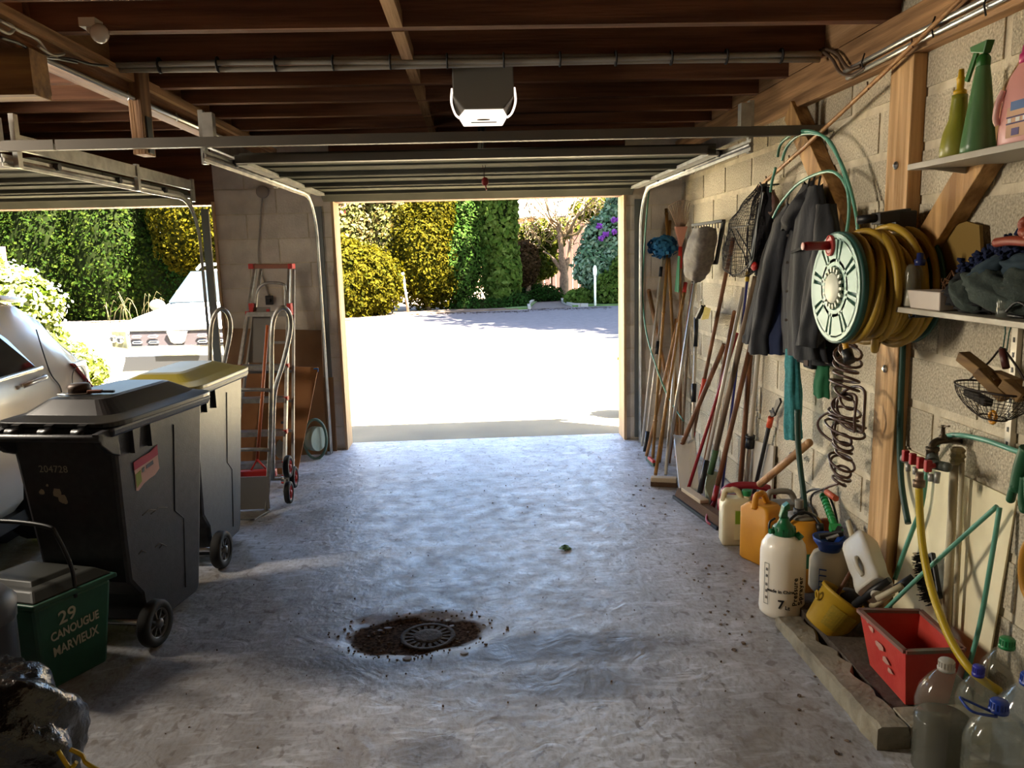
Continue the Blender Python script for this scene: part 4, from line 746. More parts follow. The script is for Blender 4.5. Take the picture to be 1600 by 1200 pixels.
# pale panel behind
T = thing('pale_plastic_panel', 'whitish plastic panel standing on the floor against the wall behind the lopper', 'panel', WX(1190, 770, 1.70)); mb = MB(); mb.prism([WX(1175, 686, 1.72), WX(1212, 697, 1.72), Vector((1.71, WX(1212, 697, 1.72).y, .01)), Vector((1.71, WX(1175, 686, 1.72).y, .01))], (-.012, 0, 0)); mesh('panel', mb, mat('whitish_panel', 'b8b0a0', .6), T)
# hanging net and things on the hook
T = thing('fishing_net', 'black mesh landing net hanging from a hook on the wall, left of the jacket', 'net', WX(1180, 300, 1.66)); netm = mat('black_net', '1e1820', .7)
o = sleeve(T, 'mesh', [((1190, 290), .02, .02, 1.62), ((1176, 320), .10, .06, 1.60), ((1166, 350), .145, .09, 1.58), ((1160, 390), .15, .10, 1.58), ((1157, 420), .13, .09, 1.58), ((1158, 432), .05, .05, 1.58)], netm, n=26, folds=3, amp=.08, seed=4, wire=.0022)
o = sleeve(T, 'folded_mesh', [((1193, 288), .02, .02, 1.64), ((1186, 320), .06, .04, 1.62), ((1182, 360), .08, .05, 1.62), ((1180, 400), .07, .05, 1.62), ((1178, 425), .04, .03, 1.62)], netm, n=20, folds=4, amp=.2, seed=9, wire=.003)
mb = MB()
for pts in ([(1192, 287), (1185, 340), (1178, 400), (1170, 418)], [(1142, 356), (1160, 354), (1172, 350)], [(1142, 356), (1152, 380), (1162, 395), (1166, 415)], [(1150, 358), (1170, 392), (1175, 410)], [(1140, 430), (1155, 428), (1168, 416)], [(1143, 400), (1142, 420), (1140, 432)]): mb.tube(smooth_path([WX(x, y, 1.555) for x, y in pts]), .004, 6)
mb.bar(WX(1193, 300, 1.58), WX(1172, 415, 1.58), .01, .03, up=(0, 1, 0)); mesh('frame', mb, blackp, T)
T = thing('wall_hook', 'long steel nail hook on the wall carrying the black net', 'hook', WX(1205, 290, 1.66)); mb = MB(); mb.tube([WX(1217, 288, 1.74), WX(1190, 290, 1.60), WX(1187, 285, 1.59)], .005, 6); mesh('nail', mb, dst, T)
T = thing('black_sack', 'black cloth bag with a red toggle hanging between the net and the jacket', 'bag', WX(1188, 430, 1.64)); blk_c = mat('black_cloth', '17151a', .85)
sleeve(T, 'cloth', [((1200, 292), .03, .02), ((1196, 330), .09, .04), ((1192, 370), .10, .05), ((1190, 400), .09, .05), ((1188, 430), .04, .03)], blk_c, 1.66, folds=5, amp=.16, seed=5)
mb = MB(); mb.ball(WX(1179, 416, 1.60), (.02, .035, .026)); mesh('toggle', mb, mat('red_plastic', ''), T)
T = thing('maroon_cap', 'dull maroon and white cloth at the hook above the black bag', 'cloth', WX(1208, 330, 1.68)); sleeve(T, 'cloth', [((1203, 296), .03, .02), ((1206, 312), .05, .03), ((1210, 330), .04, .03), ((1212, 345), .01, .01)], mat('maroon_cloth', '5c2a2a', .85, col2='8a7668', scale=6), 1.68, folds=4, amp=.15, seed=1)
# ------------------------------------------------------------------ jacket and cloths
jk = mat('washed_black_cloth', '191a1d', .85, col2='292a2f', scale=9, bump=1.0, bscale=16, stretch=(1, 1, .35), det=7); jk2 = mat('black_lining', '18181b', .9, col2='242428', scale=8, bump=.9, bscale=16, stretch=(1, 1, .35))
T = thing('work_jacket', 'faded black work jacket hanging open by its collar, right of the net', 'jacket', WX(1250, 560, 1.6))
sleeve(T, 'back_panel', [((1270, 285), .05, .04), ((1262, 320), .17, .06), ((1258, 380), .22, .07), ((1258, 450), .25, .08), ((1262, 520), .27, .08), ((1264, 562), .28, .07)], jk2, 1.67, folds=6, amp=.07, seed=3)
sleeve(T, 'front_panel', [((1275, 290), .045, .03), ((1268, 330), .12, .05), ((1262, 400), .13, .06), ((1258, 470), .14, .06), ((1260, 530), .16, .06), ((1262, 558), .165, .06)], jk, 1.60, folds=7, amp=.13, seed=7)
sleeve(T, 'left_sleeve', [((1240, 318), .04, .03), ((1226, 350), .085, .05), ((1212, 410), .085, .06), ((1200, 470), .08, .06), ((1190, 520), .085, .055), ((1186, 552), .09, .05)], jk, 1.60, folds=5, amp=.16, seed=11)
sleeve(T, 'inner_sleeve', [((1222, 345), .05, .04), ((1203, 410), .07, .05), ((1190, 470), .07, .05), ((1178, 520), .07, .05), ((1175, 536), .07, .05)], jk2, 1.66, folds=5, amp=.14, seed=13)
sleeve(T, 'right_sleeve', [((1290, 320), .05, .04), ((1292, 370), .08, .05), ((1284, 430), .08, .06), ((1270, 500), .085, .05), ((1264, 540), .08, .05)], jk, 1.57, folds=5, amp=.15, seed=17)
sleeve(T, 'collar', [((1264, 296), .03, .02, 1.6), ((1252, 318), .09, .05, 1.58), ((1240, 338), .10, .05, 1.57), ((1230, 360), .05, .03, 1.57)], jk2, 1.58, folds=2, amp=.05, seed=19)
mb = MB()
for px in (1266, 1273, 1282): mb.tube(smooth_path([WX(px, 275, 1.62), WX(px-3, 292, 1.60), WX(px-4, 312, 1.59)]), .005, 6)
mesh('hanging_loop', mb, blackp, T)
mb = MB(); mb.prism([WX(1236, 393, 1.525), WX(1262, 382, 1.525), WX(1262, 386, 1.525), WX(1237, 397, 1.525)], (-.006, 0, 0)); mesh('pocket_flap', mb, jk2, T)
for y in (368, 410, 455, 500): mb = MB(); mb.cyl(WX(1231+.1*(y-368)*-.2, y, 1.535), WX(1231+.1*(y-368)*-.2, y, 1.528), .007, 10); mesh('button', mb, mat('dark_button', '55504a', .4), T)
T = thing('navy_garment', 'navy blue cloth showing between the sleeves of the black jacket', 'cloth', WX(1210, 555, 1.66)); sleeve(T, 'cloth', [((1222, 440), .05, .03), ((1216, 480), .07, .05), ((1212, 520), .085, .05), ((1210, 552), .09, .045)], mat('navy_cloth', '1f2947', .85), 1.66, folds=5, amp=.08, seed=23)
T = thing('teal_towel', 'long teal towel hanging below the black jacket', 'towel', WX(1238, 686, 1.62)); sleeve(T, 'cloth', [((1238, 545), .045, .03), ((1238, 580), .052, .035), ((1239, 630), .055, .04), ((1239, 684), .06, .04)], mat('teal_towel', '2f7377', .95, col2='3f8a8c', scale=60, bump=.5, bscale=300), 1.60, folds=6, amp=.14, seed=29)
T = thing('green_cloth', 'small dark green cloth hanging right of the teal towel', 'cloth', WX(1285, 620, 1.66)); sleeve(T, 'cloth', [((1288, 540), .04, .02), ((1286, 575), .05, .025), ((1284, 600), .055, .03), ((1284, 620), .055, .03)], mat('bottle_green_cloth', '1f5c3a', .95), 1.66, folds=5, amp=.12, seed=31)
T = thing('black_pouch', 'small black pouch hanging between the teal towel and the green cloth', 'pouch', WX(1270, 578, 1.64)); mb = MB(); a = WX(1268, 563, 1.63); mb.cbox(a, (.05, .10, .08)); mesh('pouch', mb, blk_c, T, bev=.012)
mb = MB(); mb.cbox(a+Vector((-.027, 0, -.01)), (.004, .05, .03)); mesh('patch', mb, mat('brown_patch', '3f2a20', .8), T)
# green hoses looped over the crossbar and the brace
gh = mat('green_hose', '5d9a84', .35, col2='4a8570', scale=10); dgh = mat('dark_green_hose', '173b30', .45)
def hose(name, label, paths, m_, r=.0075, X=1.6, cat='hose', parent=None):
    P0 = None; T = None
    for pts in paths:
        P = [WX(p[0], p[1], p[2] if len(p) > 2 else X) for p in pts]
        if T is None: T = thing(name, label, cat, min(P, key=lambda q: q.z))
        mb = MB(); mb.tube(smooth_path(P, 5), r, 8); mesh('hose', mb, m_, T)
    return T
hose('green_hose', 'pale green hose looped over the crossbar end and down behind the reel', [[(1215, 245), (1222, 222), (1250, 205), (1285, 212), (1312, 250), (1330, 300), (1340, 355), (1338, 400)], [(1222, 250), (1232, 226), (1255, 209), (1292, 216), (1316, 262), (1326, 310), (1325, 350), (1318, 385)], [(1208, 340), (1222, 315), (1250, 285), (1290, 268), (1312, 275), (1325, 300), (1326, 340), (1320, 375)], [(1212, 262), (1206, 285), (1204, 300)]], gh, .0075, 1.61)
hose('thin_green_hose', 'thin green hose hanging down beside the door track near the blue brush', [[(1014, 298, 1.40), (1010, 340, 1.38), (1006, 400, 1.38), (1004, 460, 1.38), (1010, 520, 1.38), (1026, 575, 1.40), (1045, 622, 1.45), (1068, 658, 1.5)]], gh, .006)
# ------------------------------------------------------------------ hose reel
RX, RY, RZ_ = 1.372, 3.0, 1.487
T = thing('hose_reel', 'wall-mounted hose reel with pale green slotted disc and red crank, thick with yellow hose', 'hose reel', (1.6, RY, RZ_))
C0 = WX(1303, 450, RX); R = .205; rg = mat('reel_pale_green', 'a3c4b4', .45); rgd = mat('reel_dark_green', '1f4b42', .5); yh = mat('yellow_hose', 'b08f2a', .5, col2='8f701c', scale=6)
AX = Vector((1, -.04, -.01)).normalized(); q_ = Vector((0, 0, 1)).rotation_difference(AX).to_matrix(); U = q_ @ Vector((1, 0, 0)); V_ = AX.cross(U)
# use a plain y/z basis
U = Vector((0, 1, 0)); V_ = Vector((0, 0, 1)); AX = Vector((1, 0, 0))
def rp(r, a, dx=0): return C0+AX*dx+U*(r*math.cos(a))+V_*(r*math.sin(a))
# slotted disc: sectors with double slots through
mb = MB(); n = 8
def sector(mb, r0, r1, a0, a1, x0=0, x1=.010, k=4):
    A_ = [a0+(a1-a0)*i/k for i in range(k+1)]; pts = [rp(r0, a, x0) for a in A_]+[rp(r1, a, x0) for a in A_[::-1]]; mb.prism(pts, AX*(x1-x0))
sector_gap = .045
for i in range(n):
    a = 2*math.pi*i/n+.2; sw = .05
    sector(mb, .10, .19, a+sw+.09, a+2*math.pi/n-sw-.09, k=6)      # plain sectors
    sector(mb, .10, .19, a-.045, a+.045, k=2)                      # web between the pair of slots
mbr = MB()
for r0, r1 in ((.185, .205), (.085, .112)):
    for i in range(32): sector(mbr, r0, r1, 2*math.pi*i/32, 2*math.pi*(i+1)/32, k=1)
mb.v += mbr.v and []; disc = mesh('disc', mb, rg, T); mesh('disc_ring', mbr, rg, disc)
mb = MB(); mb.lathe([(.205, .010), (.213, .004), (.213, .03), (.0, .03)], C0, AX, 48); mesh('disc_back', mb, rgd, T)
mb = MB(); mb.lathe([(0, -.012), (.055, -.012), (.058, -.008), (.058, .004)], C0, AX, 32)
mesh('hub_cap', mb, mat('hub_cream', 'd2d6c4', .45), disc)
for i in range(18):
    a = 2*math.pi*i/18; h = MB(); h.bar(rp(.062, a, -.004), rp(.080, a, -.004), .010, .012, up=AX); mesh('hub_spoke', h, mat('hub_cream', ''), disc)
mb = MB(); c_ = rp(.165, math.radians(78), -.012); mb.lathe([(.030, 0), (.040, 0), (.040, .012), (.030, .012), (.030, 0)], c_, AX, 24, 1, .8); mesh('crank_plate', mb, mat('crank_red', 'b03a34', .4), T)
mb = MB(); mb.lathe([(.017, 0), (.017, -.085), (.013, -.10), (0, -.10)], c_, AX, 18); ck = mesh('crank_handle', mb, mat('crank_dark_red', '8a1f1f', .35), T)
mb = MB(); mb.lathe([(.015, -.1005), (.015, -.102), (0, -.102)], c_, AX, 18); mesh('crank_cap', mb, mat('crank_cap_pink', 'dcaaa0', .4), ck)
mb = MB(); mb.cyl(C0+AX*.03, C0+AX*.30, .07, 24); mesh('drum', mb, rgd, T)
# windings
random.seed(5)
pts = []; lay = 15; 
for i in range(lay*28):
    t = i/28; a = 2*math.pi*t; x = .045+.235*t/lay; rr = .175+.018*math.sin(t*1.7)+.02*noise.noise((t*.9, 0, 0))+.010*math.sin(a+t*2.3); pts.append(rp(rr, a, x+.012*math.sin(a*1.0+t)))
mb = MB(); mb.tube(pts, .0145, 9); mesh('hose_windings', mb, yh, T)
for j, (x, ph, r_) in enumerate(((.09, .5, .205), (.16, 2.0, .215), (.22, 3.6, .218), (.26, 5.0, .20), (.12, 4.3, .198))):
    mb = MB(); mb.tube([rp(r_+.014*math.sin(a*2+ph), a, x+.035*math.sin(a+ph)) for a in [2*math.pi*i/40 for i in range(40)]], .0145, 9, closed=True); mesh('hose_loop', mb, yh, T)
mb = MB(); mb.tube(smooth_path([rp(.20, -2.0, .13), rp(.235, -1.75, .15), rp(.245, -1.45, .19), rp(.21, -1.1, .24)]), .0145, 9); mesh('hose_loop', mb, mat('yellow_hose', ''), T)
mb = MB(); mb.lathe([(.0, .30), (.215, .30), (.22, .305), (.215, .312), (0, .312)], C0, AX, 40); mesh('rear_disc', mb, rgd, T)
mb = MB(); mb.box((1.60, RY-.05, RZ_+.19), (1.68, RY+.08, RZ_+.26)); mb.bar(WX(1368, 342, 1.52), WX(1417, 335, 1.66), .05, .045); mb.bar((1.675, RY, RZ_+.22), (1.675, RY+.03, RZ_-.15), .03, .01); mesh('wall_bracket', mb, mat('bracket_black', '1d1a1a', .5), T, bev=.004)
mb = MB(); a_ = WX(1340, 344, 1.47); b_ = WX(1372, 340, 1.53); mb.cyl(a_, b_, .017, 16); mesh('carry_handle', mb, blackp, T); mb = MB(); mb.cyl(a_+(a_-b_).normalized()*.003, a_, .012, 14); mesh('handle_cap', mb, whitep, T)
T2 = thing('yellow_hose_end', 'yellow hose end with black coupling hanging under the reel disc', 'hose', WX(1326, 560, 1.5)); mb = MB(); mb.tube(smooth_path([WX(1316, 522, 1.5), WX(1320, 535, 1.5), WX(1324, 552, 1.5)]), .012, 8); mesh('hose', mb, mat('yellow_hose_end', 'c4921f', .45), T2)
mb = MB(); mb.cyl(WX(1323, 548, 1.5), WX(1328, 566, 1.5), .022, 14); mesh('coupling', mb, blackp, T2)
# coiled brown air hose
T = thing('spiral_hose', 'brown spiral hose dangling in tangled coils under the reel', 'hose', WX(1315, 760, 1.62)); brn = mat('brown_hose', '4a3328', .35)
cl = [WX(x, y, X) for x, y, X in ((1328, 545, 1.55), (1322, 575, 1.56), (1320, 605, 1.57), (1322, 630, 1.57), (1318, 650, 1.58), (1322, 668, 1.58), (1316, 690, 1.58), (1318, 705, 1.58), (1314, 722, 1.59), (1316, 740, 1.59), (1312, 755, 1.60))]
cs = smooth_path(cl, 40); N2 = len(cs); turns = 19; pts = []
for i, p in enumerate(cs):
    t = i/(N2-1); a = 2*math.pi*turns*(t**.85); rr = .052+.018*math.sin(t*17)+.012*math.sin(t*41); tilt = .35*math.sin(t*23+1); rr *= (.7+.5*math.sin(math.pi*min(1, t*1.2)))
    pts.append(p+Vector((rr*.8*math.cos(a), rr*1.35*math.sin(a), rr*tilt*math.sin(a+.7)+.012*math.sin(a))))
mb = MB(); mb.tube(pts, .0062, 7); mesh('coil', mb, brn, T)
for cx, cy, r_ in ((1335, 640, .12), (1297, 668, .085), (1325, 645, .10)): 
    c1 = WX(cx, cy, 1.57); mb = MB(); mb.tube([c1+Vector((.02*math.cos(a*2), r_*math.sin(a), r_*.8*math.cos(a))) for a in [2*math.pi*i/30 for i in range(30)]], .0062, 7, closed=True); mesh('loose_coil', mb, brn, T)
mb = MB(); mb.tube(smooth_path([cs[-1], WX(1292, 762, 1.60), WX(1290, 770, 1.6), WX(1296, 774, 1.6)]), .0062, 7); mesh('tail', mb, brn, T)
mb = MB(); mb.cyl(WX(1292, 769, 1.60), WX(1306, 779, 1.58), .014, 14); mesh('orange_coupling', mb, mat('dull_orange', 'b5502e', .5), T)
# ================================================================== CONTAINERS BY THE WALL
def super_ring(cx, cy, rx, ry, z, e=.5, n=32, rot=0):
    o = []
    for k in range(n):
        t = 2*math.pi*k/n; ct, st = math.cos(t), math.sin(t); x = rx*math.copysign(abs(ct)**e, ct); y = ry*math.copysign(abs(st)**e, st)
        o.append((cx+x*math.cos(rot)-y*math.sin(rot), cy+x*math.sin(rot)+y*math.cos(rot), z))
    return o
def stack(mb, rings, smooth=True):
    n = len(rings[0]); mb.add([p for r in rings for p in r], [(i*n+k, i*n+(k+1) % n, (i+1)*n+(k+1) % n, (i+1)*n+k) for i in range(len(rings)-1) for k in range(n)], smooth)
    mb.add(rings[0], [tuple(range(n))[::-1]]); mb.add(rings[-1], [tuple(range(n))]); return mb
def jerrycan(name, label, base, w_, d_, h_, yaw, m_, capm=None, capx=.3, T0=None, hfrac=.8, flatcap=True):
    """flat can: body w_ wide (local x) x d_ deep (local y); handle arch along x on top"""
    TT = T0 or (Matrix.Translation(base) @ Matrix.Rotation(yaw, 4, 'Z')); T = thing(name, label, 'canister', TT.translation)
    hb_ = h_*hfrac; mb = MB(TT)
    stack(mb, [super_ring(0, 0, w_/2-.008, d_/2-.008, 0, .25), super_ring(0, 0, w_/2, d_/2, .012, .25), super_ring(0, 0, w_/2, d_/2, hb_*.93, .25), super_ring(-.0, 0, w_/2-.02, d_/2-.02, hb_, .3), super_ring(0, 0, w_*.38, d_*.3, hb_+.012, .4)]); mesh('body', mb, m_, T)
    x0, x1 = -w_*.42, w_*.22; mb = MB(TT); P = [(x0, 0, hb_-.01), (x0+.01, 0, h_*.95), (x0+.04, 0, h_-.012), ((x0+x1)/2, 0, h_-.008), (x1-.03, 0, h_-.02), (x1, 0, hb_-.005)]
    mb.tube(smooth_path(P, 5), .016, 10); mesh('handle', mb, m_, T)
    if capm:
        mb = MB(TT); mb.cyl((w_*capx, 0, hb_-.005), (w_*capx, 0, hb_+.028), .021, 16); mesh('neck', mb, m_, T); mb = MB(TT); mb.cyl((w_*capx, 0, hb_+.022), (w_*capx, 0, hb_+.052), .026, 18); mesh('cap', mb, capm, T, bev=.002)
    return T, TT
milk = mat('milky_plastic', 'd9cfae', .4, col2='c9bd97', scale=4); ylp = mat('ochre_plastic', 'cf8f22', .5, col2='ba7c1c', scale=5); gyp = mat('grey_can', '7c776d', .5); grc = mat('green_cap', '1e7a44', .4); sp_g = mat('sprayer_green', '18643a', .35)
T, TT = jerrycan('white_canister', 'milky white jerrycan with green cap and lime label, left of the ochre can', (1.40, 4.10, 0), .17, .13, .315, math.radians(-8), milk, grc, .33)
fr_ = TT @ frame((.0, -.0665, .15), (1, 0, 0), (0, 0, 1)); mb = MB(); decal(mb, fr_, [(-.02, -.11), (.08, -.11), (.08, .06), (-.02, .06)], .0008); mesh('label', mb, mat('label_cream', 'd4cfa8', .6), T); mb = MB(); decal(mb, fr_, [(-.016, -.02), (.078, -.02), (.078, .055), (-.016, .055)], .0016); mesh('label_band', mb, mat('label_lime', '7fa32e', .6), T)
T, TT = jerrycan('ochre_jerrycan', 'ochre yellow jerrycan with looped handle, right of the milky canister', (1.455, 3.84, 0), .15, .20, .375, math.radians(25), ylp, hfrac=.80)
T, TT = jerrycan('grey_jerrycan', 'dull grey plastic jug behind the ochre can and the white sprayer', (1.60, 3.90, 0), .24, .17, .36, math.radians(-5), gyp, hfrac=.78)
# red ring-handled thing
T = thing('red_can', 'low dark red plastic can with broad curved handle, behind the milky canister', 'canister', (1.60, 4.42, 0)); rdp = mat('dark_red_can', '8e1e2b', .4)
mb = MB(); stack(mb, [super_ring(1.56, 4.42, .13, .15, 0, .5), super_ring(1.56, 4.42, .14, .16, .03, .5), super_ring(1.56, 4.42, .14, .16, .11, .5), super_ring(1.56, 4.42, .11, .12, .14, .6)]); mesh('body', mb, rdp, T)
mb = MB(); P = [WY(x, y, 4.40) for x, y in ((1135, 790), (1131, 772), (1138, 762), (1160, 758), (1190, 760), (1208, 768), (1222, 785), (1228, 800))]; mb.tube(smooth_path(P), .022, 12); mesh('handle', mb, rdp, T)
# white pressure sprayer
SPX, SPY = 1.325, 3.245; T = thing('pressure_sprayer', 'white 7 litre pressure sprayer with green pump head and black lettering', 'sprayer', (SPX, SPY, 0)); wsp = mat('sprayer_white', 'f0e8d8', .38, coat=.2)
mb = MB(); mb.lathe([(.085, 0), (.096, .012), (.098, .03), (.096, .10), (.098, .13), (.098, .29), (.092, .325), (.075, .352), (.05, .368), (.035, .372), (.035, .39)], (SPX, SPY, 0), (0, 0, 1), 40); bo = mesh('tank', mb, wsp, T)
mb = MB(); mb.lathe([(.05, .368), (.053, .375), (.048, .40), (.032, .415), (.022, .43), (.020, .445)], (SPX, SPY, 0), (0, 0, 1), 24)
for k in range(12): a = 2*math.pi*k/12; mb.bar((SPX+.05*math.cos(a), SPY+.05*math.sin(a), .372), (SPX+.047*math.cos(a), SPY+.047*math.sin(a), .402), .007, .007, up=(math.cos(a), math.sin(a), 0))
mesh('pump_collar', mb, sp_g, T)
mb = MB(); mb.box((SPX-.012, SPY-.012, .43), (SPX+.012, SPY+.012, .475)); mb.hexa([(SPX-.022, SPY-.014, .445), (SPX-.002, SPY-.014, .445), (SPX-.002, SPY+.014, .445), (SPX-.022, SPY+.014, .445), (SPX-.012, SPY-.014, .485), (SPX+.004, SPY-.014, .485), (SPX+.004, SPY+.014, .485), (SPX-.012, SPY+.014, .485)]); mb.hexa([(SPX-.014, SPY-.018, .470), (SPX+.02, SPY-.018, .488), (SPX+.02, SPY+.018, .488), (SPX-.014, SPY+.018, .470), (SPX-.008, SPY-.018, .498), (SPX+.014, SPY-.018, .515), (SPX+.014, SPY+.018, .515), (SPX-.008, SPY+.018, .498)]); mesh('pump_handle', mb, sp_g, T, bev=.003)
mb = MB(); mb.tube(smooth_path([(SPX-.045, SPY, .385), (SPX-.065, SPY, .39), (SPX-.06, SPY+.01, .42), (SPX-.03, SPY+.03, .43)]), .005, 6); mesh('hose', mb, blackp, T)
mb = MB(); mb.cyl((SPX-.05, SPY-.005, .385), (SPX-.068, SPY-.008, .385), .012, 12); mb.cyl((SPX+.045, SPY-.03, .378), (SPX+.06, SPY-.05, .362), .014, 12); mesh('outlet', mb, sp_g, T)
ink = mat('black_ink', '19171a', .6)
dirc = Vector((-SPX, -SPY, 0)).normalized()          # label faces the garage
def wrapf(z, da=0.0):
    a = math.atan2(dirc.y, dirc.x)+da; nrm = Vector((math.cos(a), math.sin(a), 0)); x = Vector((0, 0, 1)).cross(nrm); return frame(Vector((SPX, SPY, z))+nrm*.0988, x, (0, 0, 1))
textpart('lettering', 'made in China', .021, ink, wrapf(.135, -.07), bo, bold=.0004, bend=.0985); textpart('volume_number', '7', .055, ink, wrapf(.075, -.03) @ Matrix.Translation((.0, 0, 0)), bo, bold=.0012, bend=.0985); textpart('volume_unit', 'Lt', .024, ink, wrapf(.07, -.03) @ Matrix.Translation((.028, -.006, .0)), bo, bold=.0006)
for wd, off_, s in (('Pressure', .60, .033), ('Sprayer', .90, .038)):
    textpart('lettering', wd, s, ink, wrapf(.135, off_) @ Matrix.Rotation(math.pi/2, 4, 'Z'), bo, bold=.0005, sx=1.0, sp=1.1)
mb = MB()
ra = wrapf(.17, -.72)
for x0, x1, y0, y1 in ((-.012, .012, -.105, -.103), (-.012, .012, .083, .085), (-.012, -.0105, -.105, .085), (.0105, .012, -.105, .085)): decal(mb, ra, [(x0, y0), (x1, y0), (x1, y1), (x0, y1)])
for y in (.05, .02, -.02, -.05, -.08): decal(mb, ra, [(-.004, y), (.004, y), (.004, y+.012), (-.004, y+.012)])
mesh('scale_marks', mb, mat('grey_ink', '6f6c66', .7), bo)
# ochre/green sprayer behind
YX, YY = 1.52, 3.52; T = thing('garden_sprayer', 'big ochre sprayer with green band and grey pump, behind the white sprayer', 'sprayer', (YX, YY, 0)); 
mb = MB(); mb.lathe([(.10, 0), (.108, .02), (.108, .19), (.112, .21), (.115, .27), (.108, .31), (.09, .335), (.075, .345)], (YX, YY, 0), (0, 0, 1), 36); bo2 = mesh('tank', mb, ylp, T)
mb = MB(); mb.lathe([(.070, .345), (.072, .352), (.05, .36), (0, .362)], (YX, YY, 0), (0, 0, 1), 28); mesh('lid', mb, gyp, T)
mb = MB(); mb.lathe([(.1086, .125), (.1095, .127), (.1095, .205), (.1086, .207)], (YX, YY, 0), (0, 0, 1), 36); mesh('green_band', mb, mat('band_green', '15603c', .5), bo2)
dy = Vector((-.62, -1, 0)).normalized(); fK = frame(Vector((YX, YY, .165))+dy*.111, Vector((0, 0, 1)).cross(dy), (0, 0, 1)); textpart('lettering', 'K', .07, mat('label_gold', 'c9a62a', .5), fK @ Matrix.Translation((.015, 0, 0)), bo2, bold=.002)
mb = MB(); decal(mb, frame(Vector((YX, YY, .08))+dy*.109, Vector((0, 0, 1)).cross(dy), (0, 0, 1)), [(0, 0), (.04, -.01), (.045, .03), (.02, .04), (0, .03)]); mesh('emblem', mb, mat('band_green', ''), bo2)
mb = MB(); mb.cyl((YX-.01, YY, .355), (YX-.012, YY, .43), .02, 16); mesh('pump_tube', mb, gyp, T, bev=.002); mb = MB(); mb.cyl((YX-.012, YY, .35), (YX-.012, YY, .39), .026, 16); mb.tube(smooth_path([(YX-.10, YY-.05, .30), (YX-.085, YY-.06, .345), (YX-.04, YY-.045, .375), (YX, YY-.04, .38), (YX+.04, YY-.05, .36), (YX+.05, YY-.09, .335)]), .007, 8); mesh('strap', mb, blackp, T)
mb = MB(); mb.cyl((YX+.05, YY-.10, .30), (YX+.05, YY-.09, .34), .018, 12); mesh('valve', mb, blackp, T)
mb = MB(); P = [WX(x, y, 1.55) for x, y in ((1246, 640), (1247, 690), (1251, 735), (1256, 775), (1258, 800))]; mb.tube(smooth_path(P), .014, 10); mesh('lance', mb, dgh, T)
# blue topped sprayer with funnel
BX, BY = 1.575, 3.33; T = thing('blue_collared_tank', 'whitish sprayer tank with blue funnel collar, between ochre sprayer and clear jug', 'sprayer', (BX, BY, 0.0)); 
mb = MB(); mb.lathe([(.075, .06), (.085, .075), (.085, .20), (.07, .235), (.045, .25)], (BX, BY, 0), (0, 0, 1), 32); b3 = mesh('tank', mb, mat('cloudy_tank', 'b9b3a0', .5), T)
mb = MB(); mb.lathe([(.045, .245), (.05, .265), (.072, .295), (.075, .312), (.068, .312), (.045, .27), (0, .27)], (BX, BY, 0), (0, 0, 1), 32); mesh('funnel', mb, mat('royal_blue', '1d3f8c', .4), T)
mb = MB(); mb.bar((BX-.05, BY, .315), (BX+.05, BY-.02, .335), .03, .02); mb.bar((BX-.02, BY-.05, .31), (BX+.06, BY+.03, .345), .025, .015); mesh('trigger_gun', mb, blackp, T, bev=.003); mb = MB(); mb.bar((BX-.03, BY-.03, .315), (BX+.02, BY-.04, .335), .02, .006); mesh('metal_clip', mb, galv, T)
fB = frame(Vector((BX, BY, .14))+Vector((-.5, -.85, 0)).normalized()*.0858, Vector((0, 0, 1)).cross(Vector((-.5, -.85, 0)).normalized()), (0, 0, 1)); mb = MB()
for k in range(4): decal(mb, fB, [(-.03, .04-.028*k), (.0, .04-.028*k), (.0, .046-.028*k), (-.03, .046-.028*k)]); decal(mb, fB, [(-.032, .04-.028*k-.02), (-.029, .04-.028*k-.02), (-.029, .046-.028*k), (-.032, .046-.028*k)])
mesh('scale_marks', mb, mat('blue_ink', '34508c', .6), b3)
# green brush, hose clutter, orange can behind
T = thing('green_handled_brush', 'ribbed bright green handle leaning among cables, below the coiled hose', 'brush', WX(1300, 820, 1.64)); A = WX(1286, 774, 1.66); B = WX(1304, 822, 1.62); mb = MB(); mb.tube([A, B], [.013, .017], 12)
for k in range(8): mb.cyl(A.lerp(B, k/9), A.lerp(B, k/9+.05), .0175, 12)
mb.bar(B, B+(B-A).normalized()*.05, .05, .03); mesh('handle', mb, mat('bright_green_plastic', '1f9048', .4), T)
T = thing('cable_loops', 'loops of thin black cable behind the grey jug and the green handle', 'cable', WX(1275, 830, 1.68)); mb = MB(); mb.tube(smooth_path([WX(x, y, 1.69) for x, y in ((1232, 830), (1245, 790), (1262, 768), (1285, 766), (1300, 785), (1308, 820), (1300, 850))]), .006, 7); mb.tube(smooth_path([WX(x, y, 1.66) for x, y in ((1292, 762), (1270, 772), (1268, 792), (1280, 815), (1296, 835))]), .005, 7); mesh('cable', mb, blackp, T)
T = thing('orange_container', 'orange plastic container top peeking out right of the ochre sprayer', 'cap', WX(1292, 850, 1.62)); mb = MB(); a = WX(1291, 822, 1.63); mb.lathe([(.04, -.05), (.045, .0), (.03, .03), (0, .04)], a, (0, 0, 1), 20); mesh('cap', mb, mat('dull_orange', ''), T)
